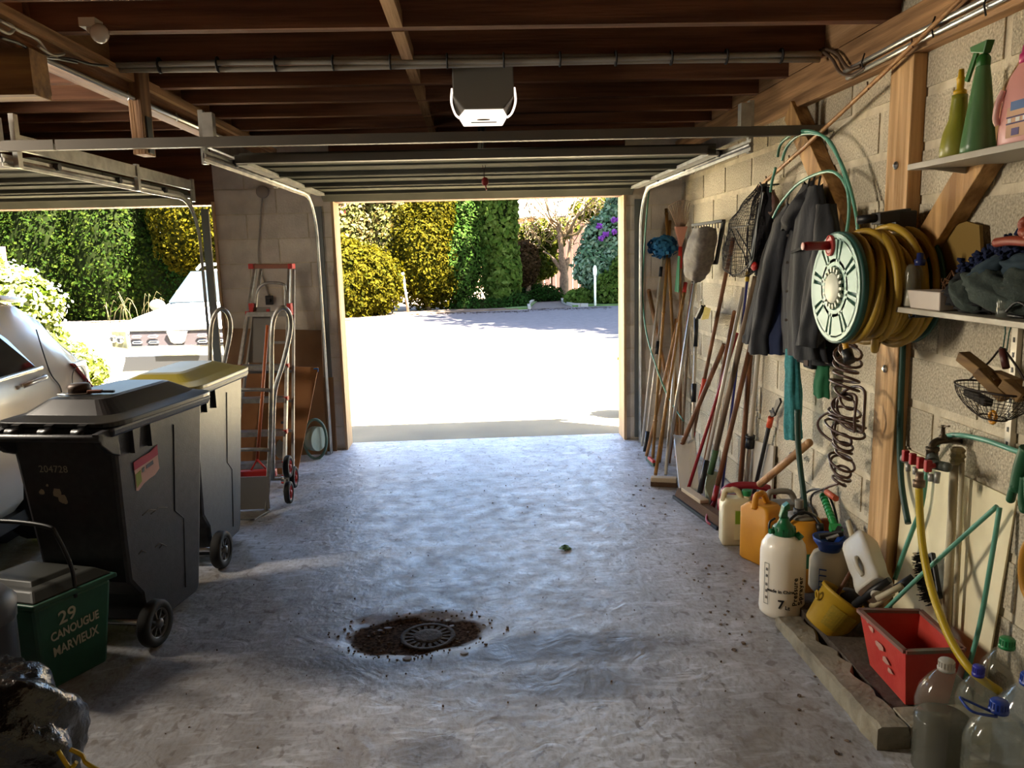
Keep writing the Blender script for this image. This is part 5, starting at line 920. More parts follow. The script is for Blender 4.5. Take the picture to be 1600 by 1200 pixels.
# clear jug leaning
T = thing('tilted_jug', 'empty translucent white jug leaning tilted against the timber post', 'jug', WX(1350, 900, 1.55)); a = WX(1365, 915, 1.52); b = WX(1341, 846, 1.58); zz = (b-a).normalized(); fr_ = frame(a, zz.cross(Vector((0, 1, .0))), zz.cross(zz.cross(Vector((0, 1, 0))))) ; Lj = (b-a).length
mb = MB(fr_); q0 = Matrix(); 
rings = [[Vector(p) for p in super_ring(0, 0, .05*s, .062*s, z, .35)] for s, z in ((.9, -.03), (1, -.015), (1, .02), (.93, .06), (1, .11), (1, Lj-.03), (.85, Lj), (.5, Lj+.01))]
stack(mb, [[(p.x, p.y, p.z) for p in r] for r in rings]); jm = mat('translucent_white', 'cfc9ba', .35, trans=.25, ior=1.3); mesh('body', mb, jm, T)
mb = MB(fr_); mb.tube(smooth_path([(.05, 0, .02), (.066, 0, .05), (.066, 0, .10), (.05, 0, .13)]), .009, 8); mesh('grip', mb, jm, T)
mb = MB(fr_); mb.cyl((0, 0, -.028), (0, 0, -.06), .022, 16); mesh('neck', mb, jm, T)
# yellow bucket tipped
T = thing('yellow_bucket', 'yellow plastic bucket tipped over on the kerb, worn label, beside the red crate', 'bucket', WZ(1290, 1000, .06)); a = WX(1278, 985, 1.42); b = WX(1312, 930, 1.50); a.y = 2.98; 
cb0 = Vector((1.43, 2.98, .10)); axb = Vector((.55, -.05, .83)).normalized(); by = mat('bucket_yellow', 'b5921c', .5, col2='9c7a14', scale=6)
mb = MB(); mb.lathe([(0, .0), (.078, 0), (.082, .006), (.100, .15), (.106, .152), (.106, .165), (.100, .166), (.096, .15), (.076, .012), (0, .012)], cb0-axb*.06, axb, 36); bk = mesh('tub', mb, by, T)
fbk = frame(cb0+Vector((-.40, -.9, .25)).normalized()*.0, (1, 0, 0), (0, 0, 1)); sd_ = axb.cross(Vector((0, 0, 1))).normalized()
qx = axb.cross(Vector((-.3, -1, 0))).normalized(); nrm = axb.cross(qx).normalized(); 
if nrm.y > 0: nrm = -nrm
xd = axb.cross(nrm)
mb = MB()
for k in range(10):
    a0, a1 = -.6+.12*k, -.6+.12*(k+1); f = lambda a_, h: cb0-axb*.06+axb*h+(nrm*math.cos(a_)+xd*math.sin(a_))*(.0835+.12*h+.0012)
    mb.add([f(a0, .03), f(a1, .03), f(a1, .12), f(a0, .12)], [(0, 1, 2, 3)])
mesh('worn_label', mb, mat('label_olive', '8a7a1e', .7, col2='a3871c', scale=60, stretch=(1, 1, 6)), bk)
mb = MB(); p = cb0+axb*.085-xd*.0; q = cb0-axb*.06+axb*.13+(Vector((-1, 0, .4)).normalized())*.112; mb.tube([q+Vector((.0, .012*math.cos(a_), .018*math.sin(a_))) for a_ in [2*math.pi*i/14 for i in range(14)]], .005, 6, closed=True); mesh('ear', mb, by, T)
# red crate
T = thing('red_crate', 'scuffed red plastic storage box with open top on the plinth, behind the bottles', 'crate', (1.50, 2.52, .058)); rc = mat('crate_red', 'b3302a', .5, col2='c2483c', scale=5, bump=.15, bscale=40)
bo4 = [(1.425, 2.40), (1.575, 2.395), (1.595, 2.64), (1.435, 2.665)]; to4 = [(1.40, 2.376), (1.598, 2.372), (1.615, 2.66), (1.395, 2.69)]; zb, zt = .058, .275; cx, cy = 1.505, 2.53
def inn(p, k): return (cx+(p[0]-cx)*k, cy+(p[1]-cy)*k)
mb = MB(); vs = [(x, y, zb) for x, y in bo4]+[(x, y, zt) for x, y in to4]+[inn(p, .955)+(zt,) for p in to4]+[inn(p, .95)+(zb+.006,) for p in bo4]
mb.add(vs, [(0, 1, 2, 3)]+[(i, (i+1) % 4, 4+(i+1) % 4, 4+i) for i in range(4)]+[(4+i, 4+(i+1) % 4, 8+(i+1) % 4, 8+i) for i in range(4)]+[(8+i, 8+(i+1) % 4, 12+(i+1) % 4, 12+i) for i in range(4)]+[(12, 13, 14, 15)]); cr = mesh('box', mb, rc, T, bev=.003)
mb = MB()
for i in range(4):
    a, b = Vector(to4[i]+(zt-.006,)), Vector(to4[(i+1) % 4]+(zt-.006,)); mb.bar(a, b, .018, .012)
mesh('rim', mb, mat('scuffed_rim', '8c4038', .6, col2='6e665a', scale=9), cr)
fc = frame(Vector((1.4115, 2.53, .17)), (-.0, -1, 0), (-.12, 0, 1)); fc.translation += Vector((-.003, 0, 0)); mb = MB()
for x, y, r, e in ((-.02, .02, .030, .5), (.02, .0, .026, .55), (-.07, .04, .02, .6), (.045, -.015, .02, .5), (-.10, .05, .012, 1)): decal(mb, fc, [(x+r*(.6+.6*random.random())*math.cos(a_), y-x*.4+r*e*(.6+.5*random.random())*math.sin(a_)) for a_ in [i*math.pi/6 for i in range(12)]], .0002)
mesh('scuff_mark', mb, mat('scuff_pink', 'b3897a', .9), cr)
# black tools lying over the crate: trigger gun, rollers
T = thing('paint_roller', 'black-handled tool with pale rod lying over the far end of the red crate', 'tool', WX(1390, 930, 1.52)); mb = MB(); mb.tube([WX(1335, 945, 1.46), WX(1362, 925, 1.50), WX(1390, 906, 1.54)], [.014, .018, .012], 10); mesh('grip', mb, blackp, T); mb = MB(); mb.tube([WX(1370, 936, 1.50), WX(1410, 915, 1.57)], .012, 8); mesh('rod', mb, mat('cream_rod', 'b3a88e', .5), T); mb = MB(); mb.tube([WX(1400, 921, 1.56), WX(1428, 903, 1.62)], .018, 10); mesh('collar', mb, blackp, T)
T = thing('cream_tubes', 'two cream plastic tubes sticking out behind the black grips over the crate', 'tube', WX(1385, 935, 1.58)); mb = MB(); mb.tube([WX(1362, 948, 1.56), WX(1394, 926, 1.60)], .014, 10); mesh('tube', mb, mat('cream_tube', 'c4b795', .5), T); mb = MB(); mb.tube([WX(1325, 815, 1.66), WX(1334, 848, 1.64)], .012, 8); mesh('tube', mb, mat('cream_tube', ''), T)
T = thing('brown_stick', 'short rusty stick leaning between the bucket and the blue-collared tank', 'stick', WX(1308, 930, 1.5)); mb = MB(); mb.tube([WX(1306, 932, 1.48), WX(1334, 885, 1.56)], .008, 8); mesh('stick', mb, wB, T)
T = thing('dark_sponge', 'dark foam lump wedged between the bucket and the crate', 'sponge', WX(1330, 930, 1.55)); mb = MB(); mb.grid(lambda u, v: WX(1330, 935, 1.55)+Vector((.05*math.sin(v*math.pi)*math.cos(u*6.283), .07*math.sin(v*math.pi)*math.sin(u*6.283), .035*math.cos(v*math.pi)))*(1+.15*noise.noise((u*5, v*5, 1))), 20, 12, wrap=True); mesh('foam', mb, mat('dark_foam', '2a2622', .95), T)
# black long brush against the panel
T = thing('black_scrubbing_brush', 'black brush with dense bristles hanging low on the white panel behind the yellow hose', 'brush', WX(1460, 945, 1.66)); mb = MB(); A, B = WX(1450, 866, 1.68), WX(1462, 938, 1.66); mb.bar(A, B, .02, .07, up=(0, 1, 0)); mesh('back', mb, blackp, T, bev=.006)
mb = MB()
for i in range(260):
    t = random.random(); p = A.lerp(B, t)+Vector((-.01, random.uniform(-.035, .035), 0)); mb.tube([p, p+Vector((-.035+random.uniform(-.008, .008), random.uniform(-.01, .01), random.uniform(-.012, .006)))], .0018, 3, cap=False)
mesh('bristles', mb, blackp, T)['kind'] = 'stuff'
# ------------------------------------------------------------------ white panel, pipe, tap, manifold
pnl = mat('cream_board', 'ece2be', .75, col2='dacfaa', scale=3)
mb = MB(); q = [WX(1394, 700, XW-.012), WX(1600, 786, XW-.012), Vector((XW-.012, 2.0, .80)), Vector((XW-.012, 2.0, .058)), Vector((XW-.012, 3.0, .058)), Vector((XW-.012, 3.0, .80))]
zt_ = .80; q = [Vector((XW-.03, 2.02, .058)), Vector((XW-.03, 3.03, .058)), Vector((XW-.012, 3.03, .80)), Vector((XW-.012, 2.02, .78))]; q = [Vector((XW-.03, 2.42, .06)), Vector((XW-.03, 3.02, .06)), Vector((XW-.012, 3.02, .80)), Vector((XW-.012, 2.36, .79))]
mb.prism(q, (.006, 0, 0)); o = mesh('cream_board', mb, pnl); tag(o, 'large flat cream board standing against the blocks under the tap', 'panel')
T = thing('water_pipe', 'pair of white-painted vertical pipes with a brass joint, on the cream panel', 'pipe', (XW-.04, 2.66, .1)); pw = mat('painted_pipe', 'b3a88c', .6, bump=.2, bscale=60)
for dx in (0, .055): mb = MB(); mb.tube([WX(1492+dx*200, 722, XW-.045), WX(1478+dx*260, 980, XW-.05)], .016 if dx == 0 else .009, 12); mesh('pipe', mb, pw, T)
mb = MB(); c_ = WX(1496, 712, XW-.05); mb.lathe([(.022, -.03), (.026, -.02), (.022, -.01), (.028, .0), (.022, .01), (.026, .022), (.018, .03)], c_, (0, 0, 1), 8, smooth=False); mesh('joint', mb, mat('old_brass', '8a7a56', .45, .7), T)
T = thing('water_tap', 'old brass garden tap with cross handle on the wall above the red valves', 'tap', WX(1465, 700, 1.66)); br_ = mat('tarnished_brass', '4f4435', .45, .8)
mb = MB(); mb.tube(smooth_path([WX(1500, 690, XW-.01), WX(1485, 688, 1.68), WX(1470, 688, 1.64), WX(1458, 694, 1.61), WX(1455, 704, 1.60)]), [.012]*7+[.014]*8+[.013]*6, 10); mesh('spout', mb, br_, T)
mb = MB(); a = WX(1473, 686, 1.64); b = WX(1474, 668, 1.64); mb.lathe([(.016, 0), (.013, .012), (.008, .018), (.006, (b-a).length)], a, b-a, 12); mb.bar(WX(1467, 667, 1.64), WX(1483, 666, 1.64), .008, .006); mb.cyl(b, b+Vector((0, 0, .008)), .008, 10); mesh('handle', mb, br_, T)
mb = MB(); mb.lathe([(.02, 0), (.02, .03), (.023, .034), (.023, .045)], WX(1456, 718, 1.60), (0, 0, 1), 12); mesh('coupling', mb, br_, T)
T = thing('hose_manifold', 'four-way hose splitter with red lever valves below the tap', 'manifold', WX(1440, 760, 1.58)); A = WX(1408, 711, 1.50); B = WX(1482, 734, 1.60); A = WX(1412, 716, 1.56); B = WX(1480, 730, 1.585)
mb = MB(); mb.tube([A, B], .017, 12); mb.ball(B, .017); mb.cyl(WX(1458, 722, 1.585), WX(1457, 714, 1.595), .02, 12); mesh('body', mb, mat('grey_green_body', '4b5048', .5), T)
for i, (x, y) in enumerate(((1415, 712), (1426, 717), (1438, 723), (1450, 728))):
    p = WX(x, y, 1.54); mb = MB(); mb.cbox(p, (.022, .018, .042)); mb.cyl(p, p+Vector((.025, 0, 0)), .010, 10); mesh('valve_lever', mb, mat('valve_red', 'a3181c', .35), T, bev=.004)
    if i != 2: mb = MB(); mb.cyl(WX(x+4, y+12, 1.57), WX(x+4, y+24, 1.57), .009, 10); mesh('nozzle', mb, galv, T)
mb = MB(); p = WX(1437, 738, 1.57); mb.cyl(p, WX(1436, 760, 1.57), .014, 14); mb.cyl(WX(1436, 750, 1.57), WX(1436, 761, 1.57), .021, 16); mesh('coupling', mb, mat('brass_brown', '7a6450', .4, .6), T); mb = MB(); mb.cyl(WX(1465, 738, 1.585), WX(1463, 754, 1.585), .010, 10); mesh('nozzle', mb, galv, T)
hose('yellow_supply_hose', 'thick yellow hose running from the red valves down behind the bottles', [[(1436, 760, 1.57), (1437, 800, 1.57), (1441, 850, 1.56), (1450, 900, 1.55), (1465, 950, 1.53), (1488, 1005, 1.52), (1520, 1050, 1.53), (1562, 1080, 1.60)]], mat('supply_yellow', 'b59a1e', .4), .0135)
hose('dark_green_hose', 'dark green hose end hanging straight down right of the timber post', [[(1412, 480, 1.70), (1410, 560, 1.70), (1407, 640, 1.70), (1406, 700, 1.70), (1409, 760, 1.69), (1419, 818, 1.67)]], dgh, .0125)
hose('tap_green_hose', 'pale green hose arching from behind the tap toward the right edge', [[(1445, 740, 1.70), (1455, 710, 1.70), (1475, 684, 1.69), (1500, 680, 1.68), (1540, 688, 1.67), (1580, 702, 1.66), (1620, 716, 1.66)], [(1448, 735, 1.70), (1440, 790, 1.69), (1425, 830, 1.68), (1410, 870, 1.66), (1398, 905, 1.64)]], gh, .009)
hose('folding_green_stake', 'pale green bent rod forming an inverted V on the cream panel', [[(1384, 952, 1.52), (1440, 898, 1.58), (1500, 843, 1.63), (1558, 791, 1.68)]], gh, .008, cat='rod')
T = hose('green_stake', 'straight pale green rod from the V apex down behind the grey-capped bottle', [[(1562, 793, 1.68), (1548, 880, 1.66), (1530, 980, 1.64), (1508, 1062, 1.60)]], gh, .008, cat='rod')
T = thing('green_glove', 'dark green rubber glove hanging at the right edge above the cream panel', 'glove', WX(1590, 785, 1.66)); gg = mat('rubber_green', '17502f', .5)
for pts, r in (([(1606, 700), (1596, 730), (1590, 760)], .022), ([(1592, 745), (1583, 765), (1579, 780)], .013), ([(1600, 745), (1598, 780), (1600, 796)], .013), ([(1606, 745), (1608, 780), (1612, 800)], .013)):
    mb = MB(); mb.tube(smooth_path([WX(x, y, 1.62) for x, y in pts]), r, 10); e = WX(pts[-1][0], pts[-1][1], 1.62); mb.ball(e, r); mesh('finger' if r < .02 else 'cuff', mb, gg, T)
T = thing('ochre_hose_loop', 'loop of ochre hose at the right edge beside the cream panel', 'hose', WX(1600, 960, 1.6)); mb = MB(); mb.tube(smooth_path([WX(x, y, 1.62) for x, y in ((1612, 840), (1601, 860), (1597, 890), (1601, 920), (1612, 940))]), .012, 8); mesh('hose', mb, mat('ochre_hose', 'a8751a', .5), T)
T = thing('wall_rail', 'narrow white metal shelf rail on the block wall behind the wire basket', 'rail', (XW-.02, 2.36, 1.0)); mb = MB(); a = WX(1592, 495, XW-.014); b = WX(1577, 705, XW-.014); mb.bar(a, b, .02, .028, up=(0, 1, 0)); mesh('rail', mb, mat('white_metal', 'c9c2b2', .4, .3), T)
for k in range(9): p = a.lerp(b, (k+.5)/9); mb = MB(); mb.box(p+Vector((-.0115, -.004, -.008)), p+Vector((-.010, .004, .008))); mesh('slot', mb, blackp, T)
# ------------------------------------------------------------------ plastic water bottles
pet = mat('clear_pet', 'a9ab98', .08, alpha=.2, spec=1, coat=1, bump=.25, bscale=14); petb = mat('clear_pet_blue', '9fb2bd', .08, alpha=.26, spec=1, coat=1, bump=.25, bscale=14); wat = mat('murky_water', '8c8563', .1, alpha=.22); watd = mat('dark_water', '3a342b', .15, alpha=.8); watb = mat('blue_water', '6f8896', .1, alpha=.28)
def bottle(name, label, x, y, r, h, petm, wm, capm, fill, handle=None, tilt=0):
    T = thing(name, label, 'bottle', (x, y, 0)); pr = [(r*.85, 0), (r, .012)]; z = .02; hb_ = h*.66
    while z < hb_*.9: pr += [(r, z), (r*.93, z+.011)]; z += .022
    pr += [(r*1.0, hb_*.93), (r*.99, hb_), (r*.86, hb_+(h-hb_)*.35), (r*.55, hb_+(h-hb_)*.66), (r*.28, hb_+(h-hb_)*.84), (r*.235, h*.95), (r*.235, h*.965)]
    mb = MB(); mb.lathe(pr, (x, y, .002), (0, 0, 1), 36); mesh('bottle', mb, petm, T)
    if fill:
        pw_ = [(q[0]*.97, q[1]+.003) for q in pr if q[1] < fill]; mb = MB(); mb.lathe(pw_+[(0, pw_[-1][1])], (x, y, .003), (0, 0, 1), 32); mesh('water', mb, wm, T)
    mb = MB(); cz = h*.955; mb.lathe([(r*.30, cz), (r*.31, cz+.008), (r*.27, cz+.010), (r*.27, cz+.03), (r*.25, cz+.033), (0, cz+.033)], (x, y, 0), (0, 0, 1), 24)
    for k in range(18): a = 2*math.pi*k/18; mb.bar((x+r*.27*math.cos(a), y+r*.27*math.sin(a), cz+.012), (x+r*.27*math.cos(a), y+r*.27*math.sin(a), cz+.029), .003, .003, up=(math.cos(a), math.sin(a), 0))
    mesh('cap', mb, capm, T)
    if handle: mb = MB(); mb.tube(smooth_path([Vector((x, y, cz-.002))+Vector(q) for q in ((-r*.28, .0, .004), (-.085, .02, .03), (-.10, .02, .036), (-.09, -.02, .02), (-r*.2, -r*.2, -.002))]), .004, 6); mesh('carry_strap', mb, capm, T)
    return T
bluec = mat('cap_blue', '16388f', .35); 
bottle('water_bottle', 'large clear bottle of murky water with blue cap, in front of the grey-capped one', 1.425, 1.945, .085, .335, pet, wat, bluec, .11, handle=True)
bottle('water_bottle', 'large clear bottle with pale grey cap beside the red crate corner', 1.385, 2.13, .082, .36, pet, watd, mat('cap_grey', 'a8a398', .5), .19)
bottle('water_bottle', 'clear bluish bottle with blue cap cut by the right edge of the frame', 1.58, 2.04, .085, .355, petb, watb, bluec, .17)
bottle('water_bottle', 'clear bottle with green cap standing furthest back by the panel edge', 1.65, 2.24, .08, .36, pet, wat, grc, .0)
bottle('water_bottle', 'short clear bottle with violet-blue cap between the front bottle and the right one', 1.535, 2.20, .06, .29, pet, wat, mat('cap_violet', '34349c', .35), .0)
# ------------------------------------------------------------------ shelves
shm = mat('shelf_white', 'c2baa8', .5, col2='a39c8b', scale=6); shu = mat('shelf_grey', 'a6a093', .5)
T = thing('upper_shelf', 'greyish shelf on a metal bracket at the upper right, carrying spray bottles', 'shelf', (1.62, 2.4, 1.895)); mb = MB(); mb.box((1.50, 1.35, 1.872), (XW-.003, 2.715, 1.892)); mesh('board', mb, shu, T, bev=.002)
mb = MB(); mb.prism([(1.52, 2.64, 1.871), (XW-.003, 2.64, 1.871), (XW-.003, 2.64, 1.83), (XW-.03, 2.64, 1.845)], (0, .012, 0)); mesh('bracket', mb, shu, T, bev=.002); mb = MB(); mb.prism([(1.52, 1.98, 1.871), (XW-.003, 1.98, 1.871), (XW-.003, 1.98, 1.76), (XW-.02, 1.98, 1.77), (XW-.05, 1.98, 1.84)], (0, .02, 0)); mesh('bracket', mb, shu, T, bev=.002)
T = thing('lower_shelf', 'white-edged shelf beside the hose reel, piled with cloths and gloves', 'shelf', (1.62, 2.4, 1.38)); mb = MB(); mb.box((1.50, 1.35, 1.382), (XW-.003, 2.86, 1.40)); mesh('board', mb, shm, T, bev=.002); mb = MB(); mb.box((1.53, 2.66, 1.366), (XW-.003, 2.68, 1.381)); mb.tube([(1.53, 2.67, 1.372), (1.515, 2.67, 1.366), (1.512, 2.67, 1.378)], .004, 6); mesh('bracket', mb, dst, T)
Z1 = 1.893
def onshelf(px, Y): return WY(px, 250, Y).x
T = thing('yellow_spray_bottle', 'olive yellow squeezy bottle with pointed yellow nozzle, leftmost on the upper shelf', 'bottle', (1.60, 2.62, Z1)); x, y = 1.60, 2.60
ol = mat('olive_plastic', '8f8f26', .35, trans=.15, col2='a3a04a', scale=4); mb = MB(); mb.lathe([(.042, 0), (.050, .01), (.050, .04), (.044, .085), (.028, .13), (.024, .19), (.024, .205)], (x, y, Z1), (0, 0, 1), 28); mesh('body', mb, ol, T)
mb = MB(); mb.lathe([(.020, .205), (.020, .218), (.011, .224), (.012, .25), (.014, .256), (.010, .262), (.008, .285), (.0, .285)], (x, y, Z1), (0, 0, 1), 18); mesh('nozzle', mb, mat('nozzle_yellow', 'd0a81c', .4), T)
T = thing('green_spray_bottle', 'tall conical green trigger spray bottle, second on the upper shelf', 'bottle', (1.60, 2.46, Z1)); x, y = 1.585, 2.465
gt = mat('green_tinted', '5c8c5a', .3, trans=.3, col2='6d9a68', scale=3); mb = MB(); mb.lathe([(.044, 0), (.050, .008), (.049, .03), (.026, .22), (.018, .27), (.017, .285)], (x, y, Z1), (0, 0, 1), 32); mesh('body', mb, gt, T)
tg = mat('trigger_green', '2c6a2a', .4); mb = MB(); mb.lathe([(.020, .262), (.02, .288), (.012, .30)], (x, y, Z1), (0, 0, 1), 18); mb.hexa([(x-.012, y-.014, Z1+.298), (x+.012, y-.014, Z1+.298), (x+.012, y+.05, Z1+.315), (x-.012, y+.05, Z1+.315), (x-.014, y-.03, Z1+.335), (x+.014, y-.03, Z1+.335), (x+.014, y+.055, Z1+.333), (x-.014, y+.055, Z1+.333)]); hd_ = mesh('spray_head', mb, tg, T, bev=.003)
mb = MB(); mb.bar((x, y+.035, Z1+.318), (x, y+.078, Z1+.235), .018, .010, up=(1, 0, 0)); mesh('trigger', mb, tg, T, bev=.002)
T = thing('pink_softener_bottle', 'pink bottle with magenta cap and moulded handle, third on the upper shelf', 'bottle', (1.60, 2.27, Z1)); pk = mat('pink_plastic', 'd79a92', .35); x, y = 1.605, 2.285
mb = MB(); stack(mb, [super_ring(x, y, .038, .078, Z1+z, .6, 36) if False else super_ring(x, y, .042*a, .085*b, Z1+z, .7, 36) for a, b, z in ((.9, .9, 0), (1, 1, .012), (1, 1, .09), (.95, .88, .15), (.8, .62, .20), (.55, .36, .228), (.5, .28, .235))]); pb = mesh('body', mb, pk, T)
mb = MB(); mb.lathe([(.026, .232), (.026, .258), (.022, .26), (.019, .282), (0, .284)], (x, y, Z1), (0, 0, 1), 22); mesh('cap', mb, mat('magenta_cap', 'c22a6e', .4), T)
mb = MB(); mb.tube(smooth_path([(x-.040, y+.045, Z1+.165), (x-.048, y+.055, Z1+.13), (x-.047, y+.062, Z1+.09), (x-.040, y+.06, Z1+.07)]), .009, 8); mesh('handle', mb, mat('pink_light', 'e0aea5', .3), pb)
fl = frame(Vector((x-.0435, y-.03, Z1+.08)), (0, -1, 0), (0, 0, 1))
for nm, (a0, b0, a1, b1), col in (('label', (-.045, -.055, .045, .03), 'c9a184'), ('label_band', (-.03, .02, .045, .045), '4a6a9c'), ('label_line', (-.045, .0, .045, .004), '3d3560'), ('label_line', (-.045, -.018, .045, -.014), '3d3560'), ('label_block', (-.02, -.05, .012, -.03), '5a5080'), ('label_block', (-.038, -.013, -.024, -.001), 'e0e0e0'), ('label_block', (-.005, -.013, .012, -.001), 'e0e0e0'), ('label_block', (.025, -.013, .04, -.001), 'e0e0e0')):
    mb = MB(); z_ = .0005 if nm == 'label' else .0015; decal(mb, fl, [(a0, b0), (a1, b0), (a1, b1), (a0, b1)], z_); mesh(nm, mb, mat('print_'+col, col, .6), pb)
T = thing('orange_trigger_bottle', 'white bottle with orange spray head behind the pink bottle', 'bottle', (1.68, 2.40, Z1)); x, y = 1.685, 2.36; mb = MB(); mb.lathe([(.034, 0), (.038, .01), (.038, .13), (.028, .17), (.034, .20), (.024, .25), (.018, .27)], (x, y, Z1), (0, 0, 1), 26); mesh('body', mb, milk, T)
mb = MB(); mb.hexa([(x-.016, y-.05, Z1+.27), (x+.016, y-.05, Z1+.27), (x+.016, y+.055, Z1+.262), (x-.016, y+.055, Z1+.262), (x-.012, y-.06, Z1+.305), (x+.012, y-.06, Z1+.305), (x+.012, y+.02, Z1+.302), (x-.012, y+.02, Z1+.302)]); mesh('spray_head', mb, mat('spray_orange', 'd4531c', .4), T, bev=.004); mb = MB(); mb.bar((x-.01, y-.04, Z1+.28), (x-.01, y-.07, Z1+.20), .014, .012, up=(1, 0, 0)); mb.bar((x-.005, y-.04, Z1+.295), (x-.005, y-.10, Z1+.33), .02, .02, up=(1, 0, 0)); mesh('trigger', mb, mat('dark_green_trigger', '1d3a22', .4), T, bev=.002)
T = thing('cream_bottle', 'cream bottle with amber base, hidden between the green and the white bottles', 'bottle', (1.70, 2.46, Z1)); x, y = 1.70, 2.47; mb = MB(); mb.lathe([(.03, 0), (.032, .01), (.032, .17), (.02, .22), (.018, .24), (0, .24)], (x, y, Z1), (0, 0, 1), 22); mesh('body', mb, mat('cream_bottle', 'bfa77c', .5), T)
Z2 = 1.401
T = thing('pump_bottle', 'clear pump bottle with dark blue cap at the far end of the lower shelf', 'bottle', (1.545, 2.74, Z2)); x, y = 1.547, 2.72; mb = MB(); mb.lathe([(.026, 0), (.03, .006), (.03, .12), (.024, .14), (.016, .15)], (x, y, Z2), (0, 0, 1), 24); mesh('body', mb, pet, T); mb = MB(); mb.lathe([(.017, .145), (.019, .165), (.012, .168), (.012, .188), (0, .19)], (x+.01, y-.02, Z2), (0, 0, 1), 18); mesh('pump', mb, mat('pump_navy', '232d5e', .35), T); mb = MB(); mb.cyl((x, y, Z2+.004), (x, y, Z2+.06), .026, 20); mesh('liquid', mb, mat('whitish_liquid', 'cfc8b4', .3), T)
T = thing('white_tray', 'small white plastic tub next to the pump bottle on the lower shelf', 'tub', (1.55, 2.58, Z2)); mb = MB(); a0, a1 = 2.49, 2.685; mb.hexa([(1.515, a0+.008, Z2), (1.61, a0+.008, Z2), (1.61, a1-.012, Z2), (1.515, a1-.012, Z2), (1.508, a0, Z2+.062), (1.618, a0, Z2+.062), (1.618, a1, Z2+.062), (1.508, a1, Z2+.062)]); mesh('tub', mb, mat('tub_white', 'd4c8bc', .45), T, bev=.004)
T = thing('black_block', 'small black box at the very tip of the lower shelf', 'box', (1.54, 2.81, Z2)); mb = MB(); mb.box((1.515, 2.775, Z2), (1.60, 2.845, Z2+.028)); mesh('box', mb, blackp, T, bev=.003)
T = thing('glass_jar', 'small glass jar on the lower shelf near the right edge, under the grey cloth', 'jar', (1.54, 2.22, Z2)); x, y = 1.55, 2.215; mb = MB(); mb.lathe([(.028, 0), (.032, .006), (.032, .068), (.026, .078), (.027, .09)], (x, y, Z2), (0, 0, 1), 24); mesh('jar', mb, pet, T); mb = MB(); mb.cyl((x, y, Z2+.004), (x, y, Z2+.03), .028, 18); mesh('screws', mb, dst, T)
T = thing('black_spectacles', 'black glasses lying at the right edge of the lower shelf beside the jar', 'glasses', (1.53, 2.14, Z2)); mb = MB(); mb.tube(smooth_path([(1.52, 2.18, Z2+.02), (1.52, 2.15, Z2+.045), (1.52, 2.12, Z2+.05), (1.52, 2.08, Z2+.03)]), .004, 6); mb.tube([(1.52, 2.17, Z2+.012), (1.52, 2.10, Z2+.010)], .005, 6); mesh('frame', mb, blackp, T)
# brown board / hat behind
T = thing('olive_board', 'olive brown board with rounded corner leaning behind the cloth pile on the lower shelf', 'board', (1.70, 2.6, Z2)); q = [WX(1432, 452, 1.70), WX(1436, 405, 1.70), WX(1444, 395, 1.70), WX(1498, 350, 1.70), WX(1510, 346, 1.70), WX(1530, 352, 1.70), WX(1535, 440, 1.70), WX(1500, 470, 1.70)]; mb = MB(); mb.prism(q, (.012, 0, 0)); mesh('board', mb, mat('olive_brown', '7a5f22', .7), T)
def lump(name, label, cat, ells, m_, seed=0, amp=.18, f=4, sub=None):
    c0 = ells[0][0]; T = thing(name, label, cat, c0); 
    for i, (cc, rr, *rot) in enumerate(ells):
        mb = MB(); R_ = Euler(rot[0]).to_matrix() if rot else Matrix.Identity(3)
        def g(u, v):
            th = u*2*math.pi; ph = v*math.pi; d = Vector((math.sin(ph)*math.cos(th), math.sin(ph)*math.sin(th), math.cos(ph))); k = 1+amp*noise.noise(d*f*.7+Vector((seed+i, 0, 0)))+amp*.5*math.sin(d.z*9+3*noise.noise(d*2))
            return Vector(cc)+R_ @ Vector((d.x*rr[0]*k, d.y*rr[1]*k, d.z*rr[2]*k))
        mb.grid(g, 30, 18, wrap=True); mesh('fold' if i else 'cloth', mb, m_, T)
    return T
gw = mat('grey_work_cloth', '2f3834', .95, col2='3d4741', scale=20, bump=.3, bscale=150)
lump('grey_green_cloth', 'grey-green cloth draped forward over the lower shelf pile', 'cloth', [((1.56, 2.30, 1.475), (.055, .14, .055), (.25, 0, 0)), ((1.54, 2.40, 1.455), (.04, .08, .035), (.5, 0, 0)), ((1.58, 2.20, 1.47), (.06, .10, .07))], gw, 1)
lump('blue_grey_cloth', 'folded blue-grey cloth in the middle of the shelf pile', 'cloth', [((1.58, 2.36, 1.53), (.05, .10, .03), (-.5, 0, 0)), ((1.60, 2.22, 1.55), (.05, .10, .035))], mat('blue_grey_cloth', '2a3a44', .95), 3)
lump('grey_knit', 'grey ribbed knit at the top back of the shelf pile', 'cloth', [((1.67, 2.28, 1.60), (.04, .20, .045), (-.42, 0, 0)), ((1.67, 2.14, 1.66), (.04, .12, .04))], mat('ribbed_grey', '6b6a58', .95, bump=.6, bscale=120), 5, amp=.06)
lump('black_gloves', 'tangle of black gloves and straps at the left of the shelf pile', 'gloves', [((1.57, 2.47, 1.455), (.045, .07, .04)), ((1.60, 2.50, 1.50), (.04, .06, .03), (-.5, 0, 0)), ((1.57, 2.38, 1.43), (.05, .10, .03))], mat('black_fabric', '121214', .9), 7, amp=.35, f=7)
lump('dark_under_cloth', 'almost black cloth bundle lowest in the shelf pile behind the jar', 'cloth', [((1.60, 2.25, 1.44), (.06, .17, .04)), ((1.62, 2.10, 1.46), (.06, .12, .06))], mat('dark_brown_cloth', '1c1614', .95), 9)
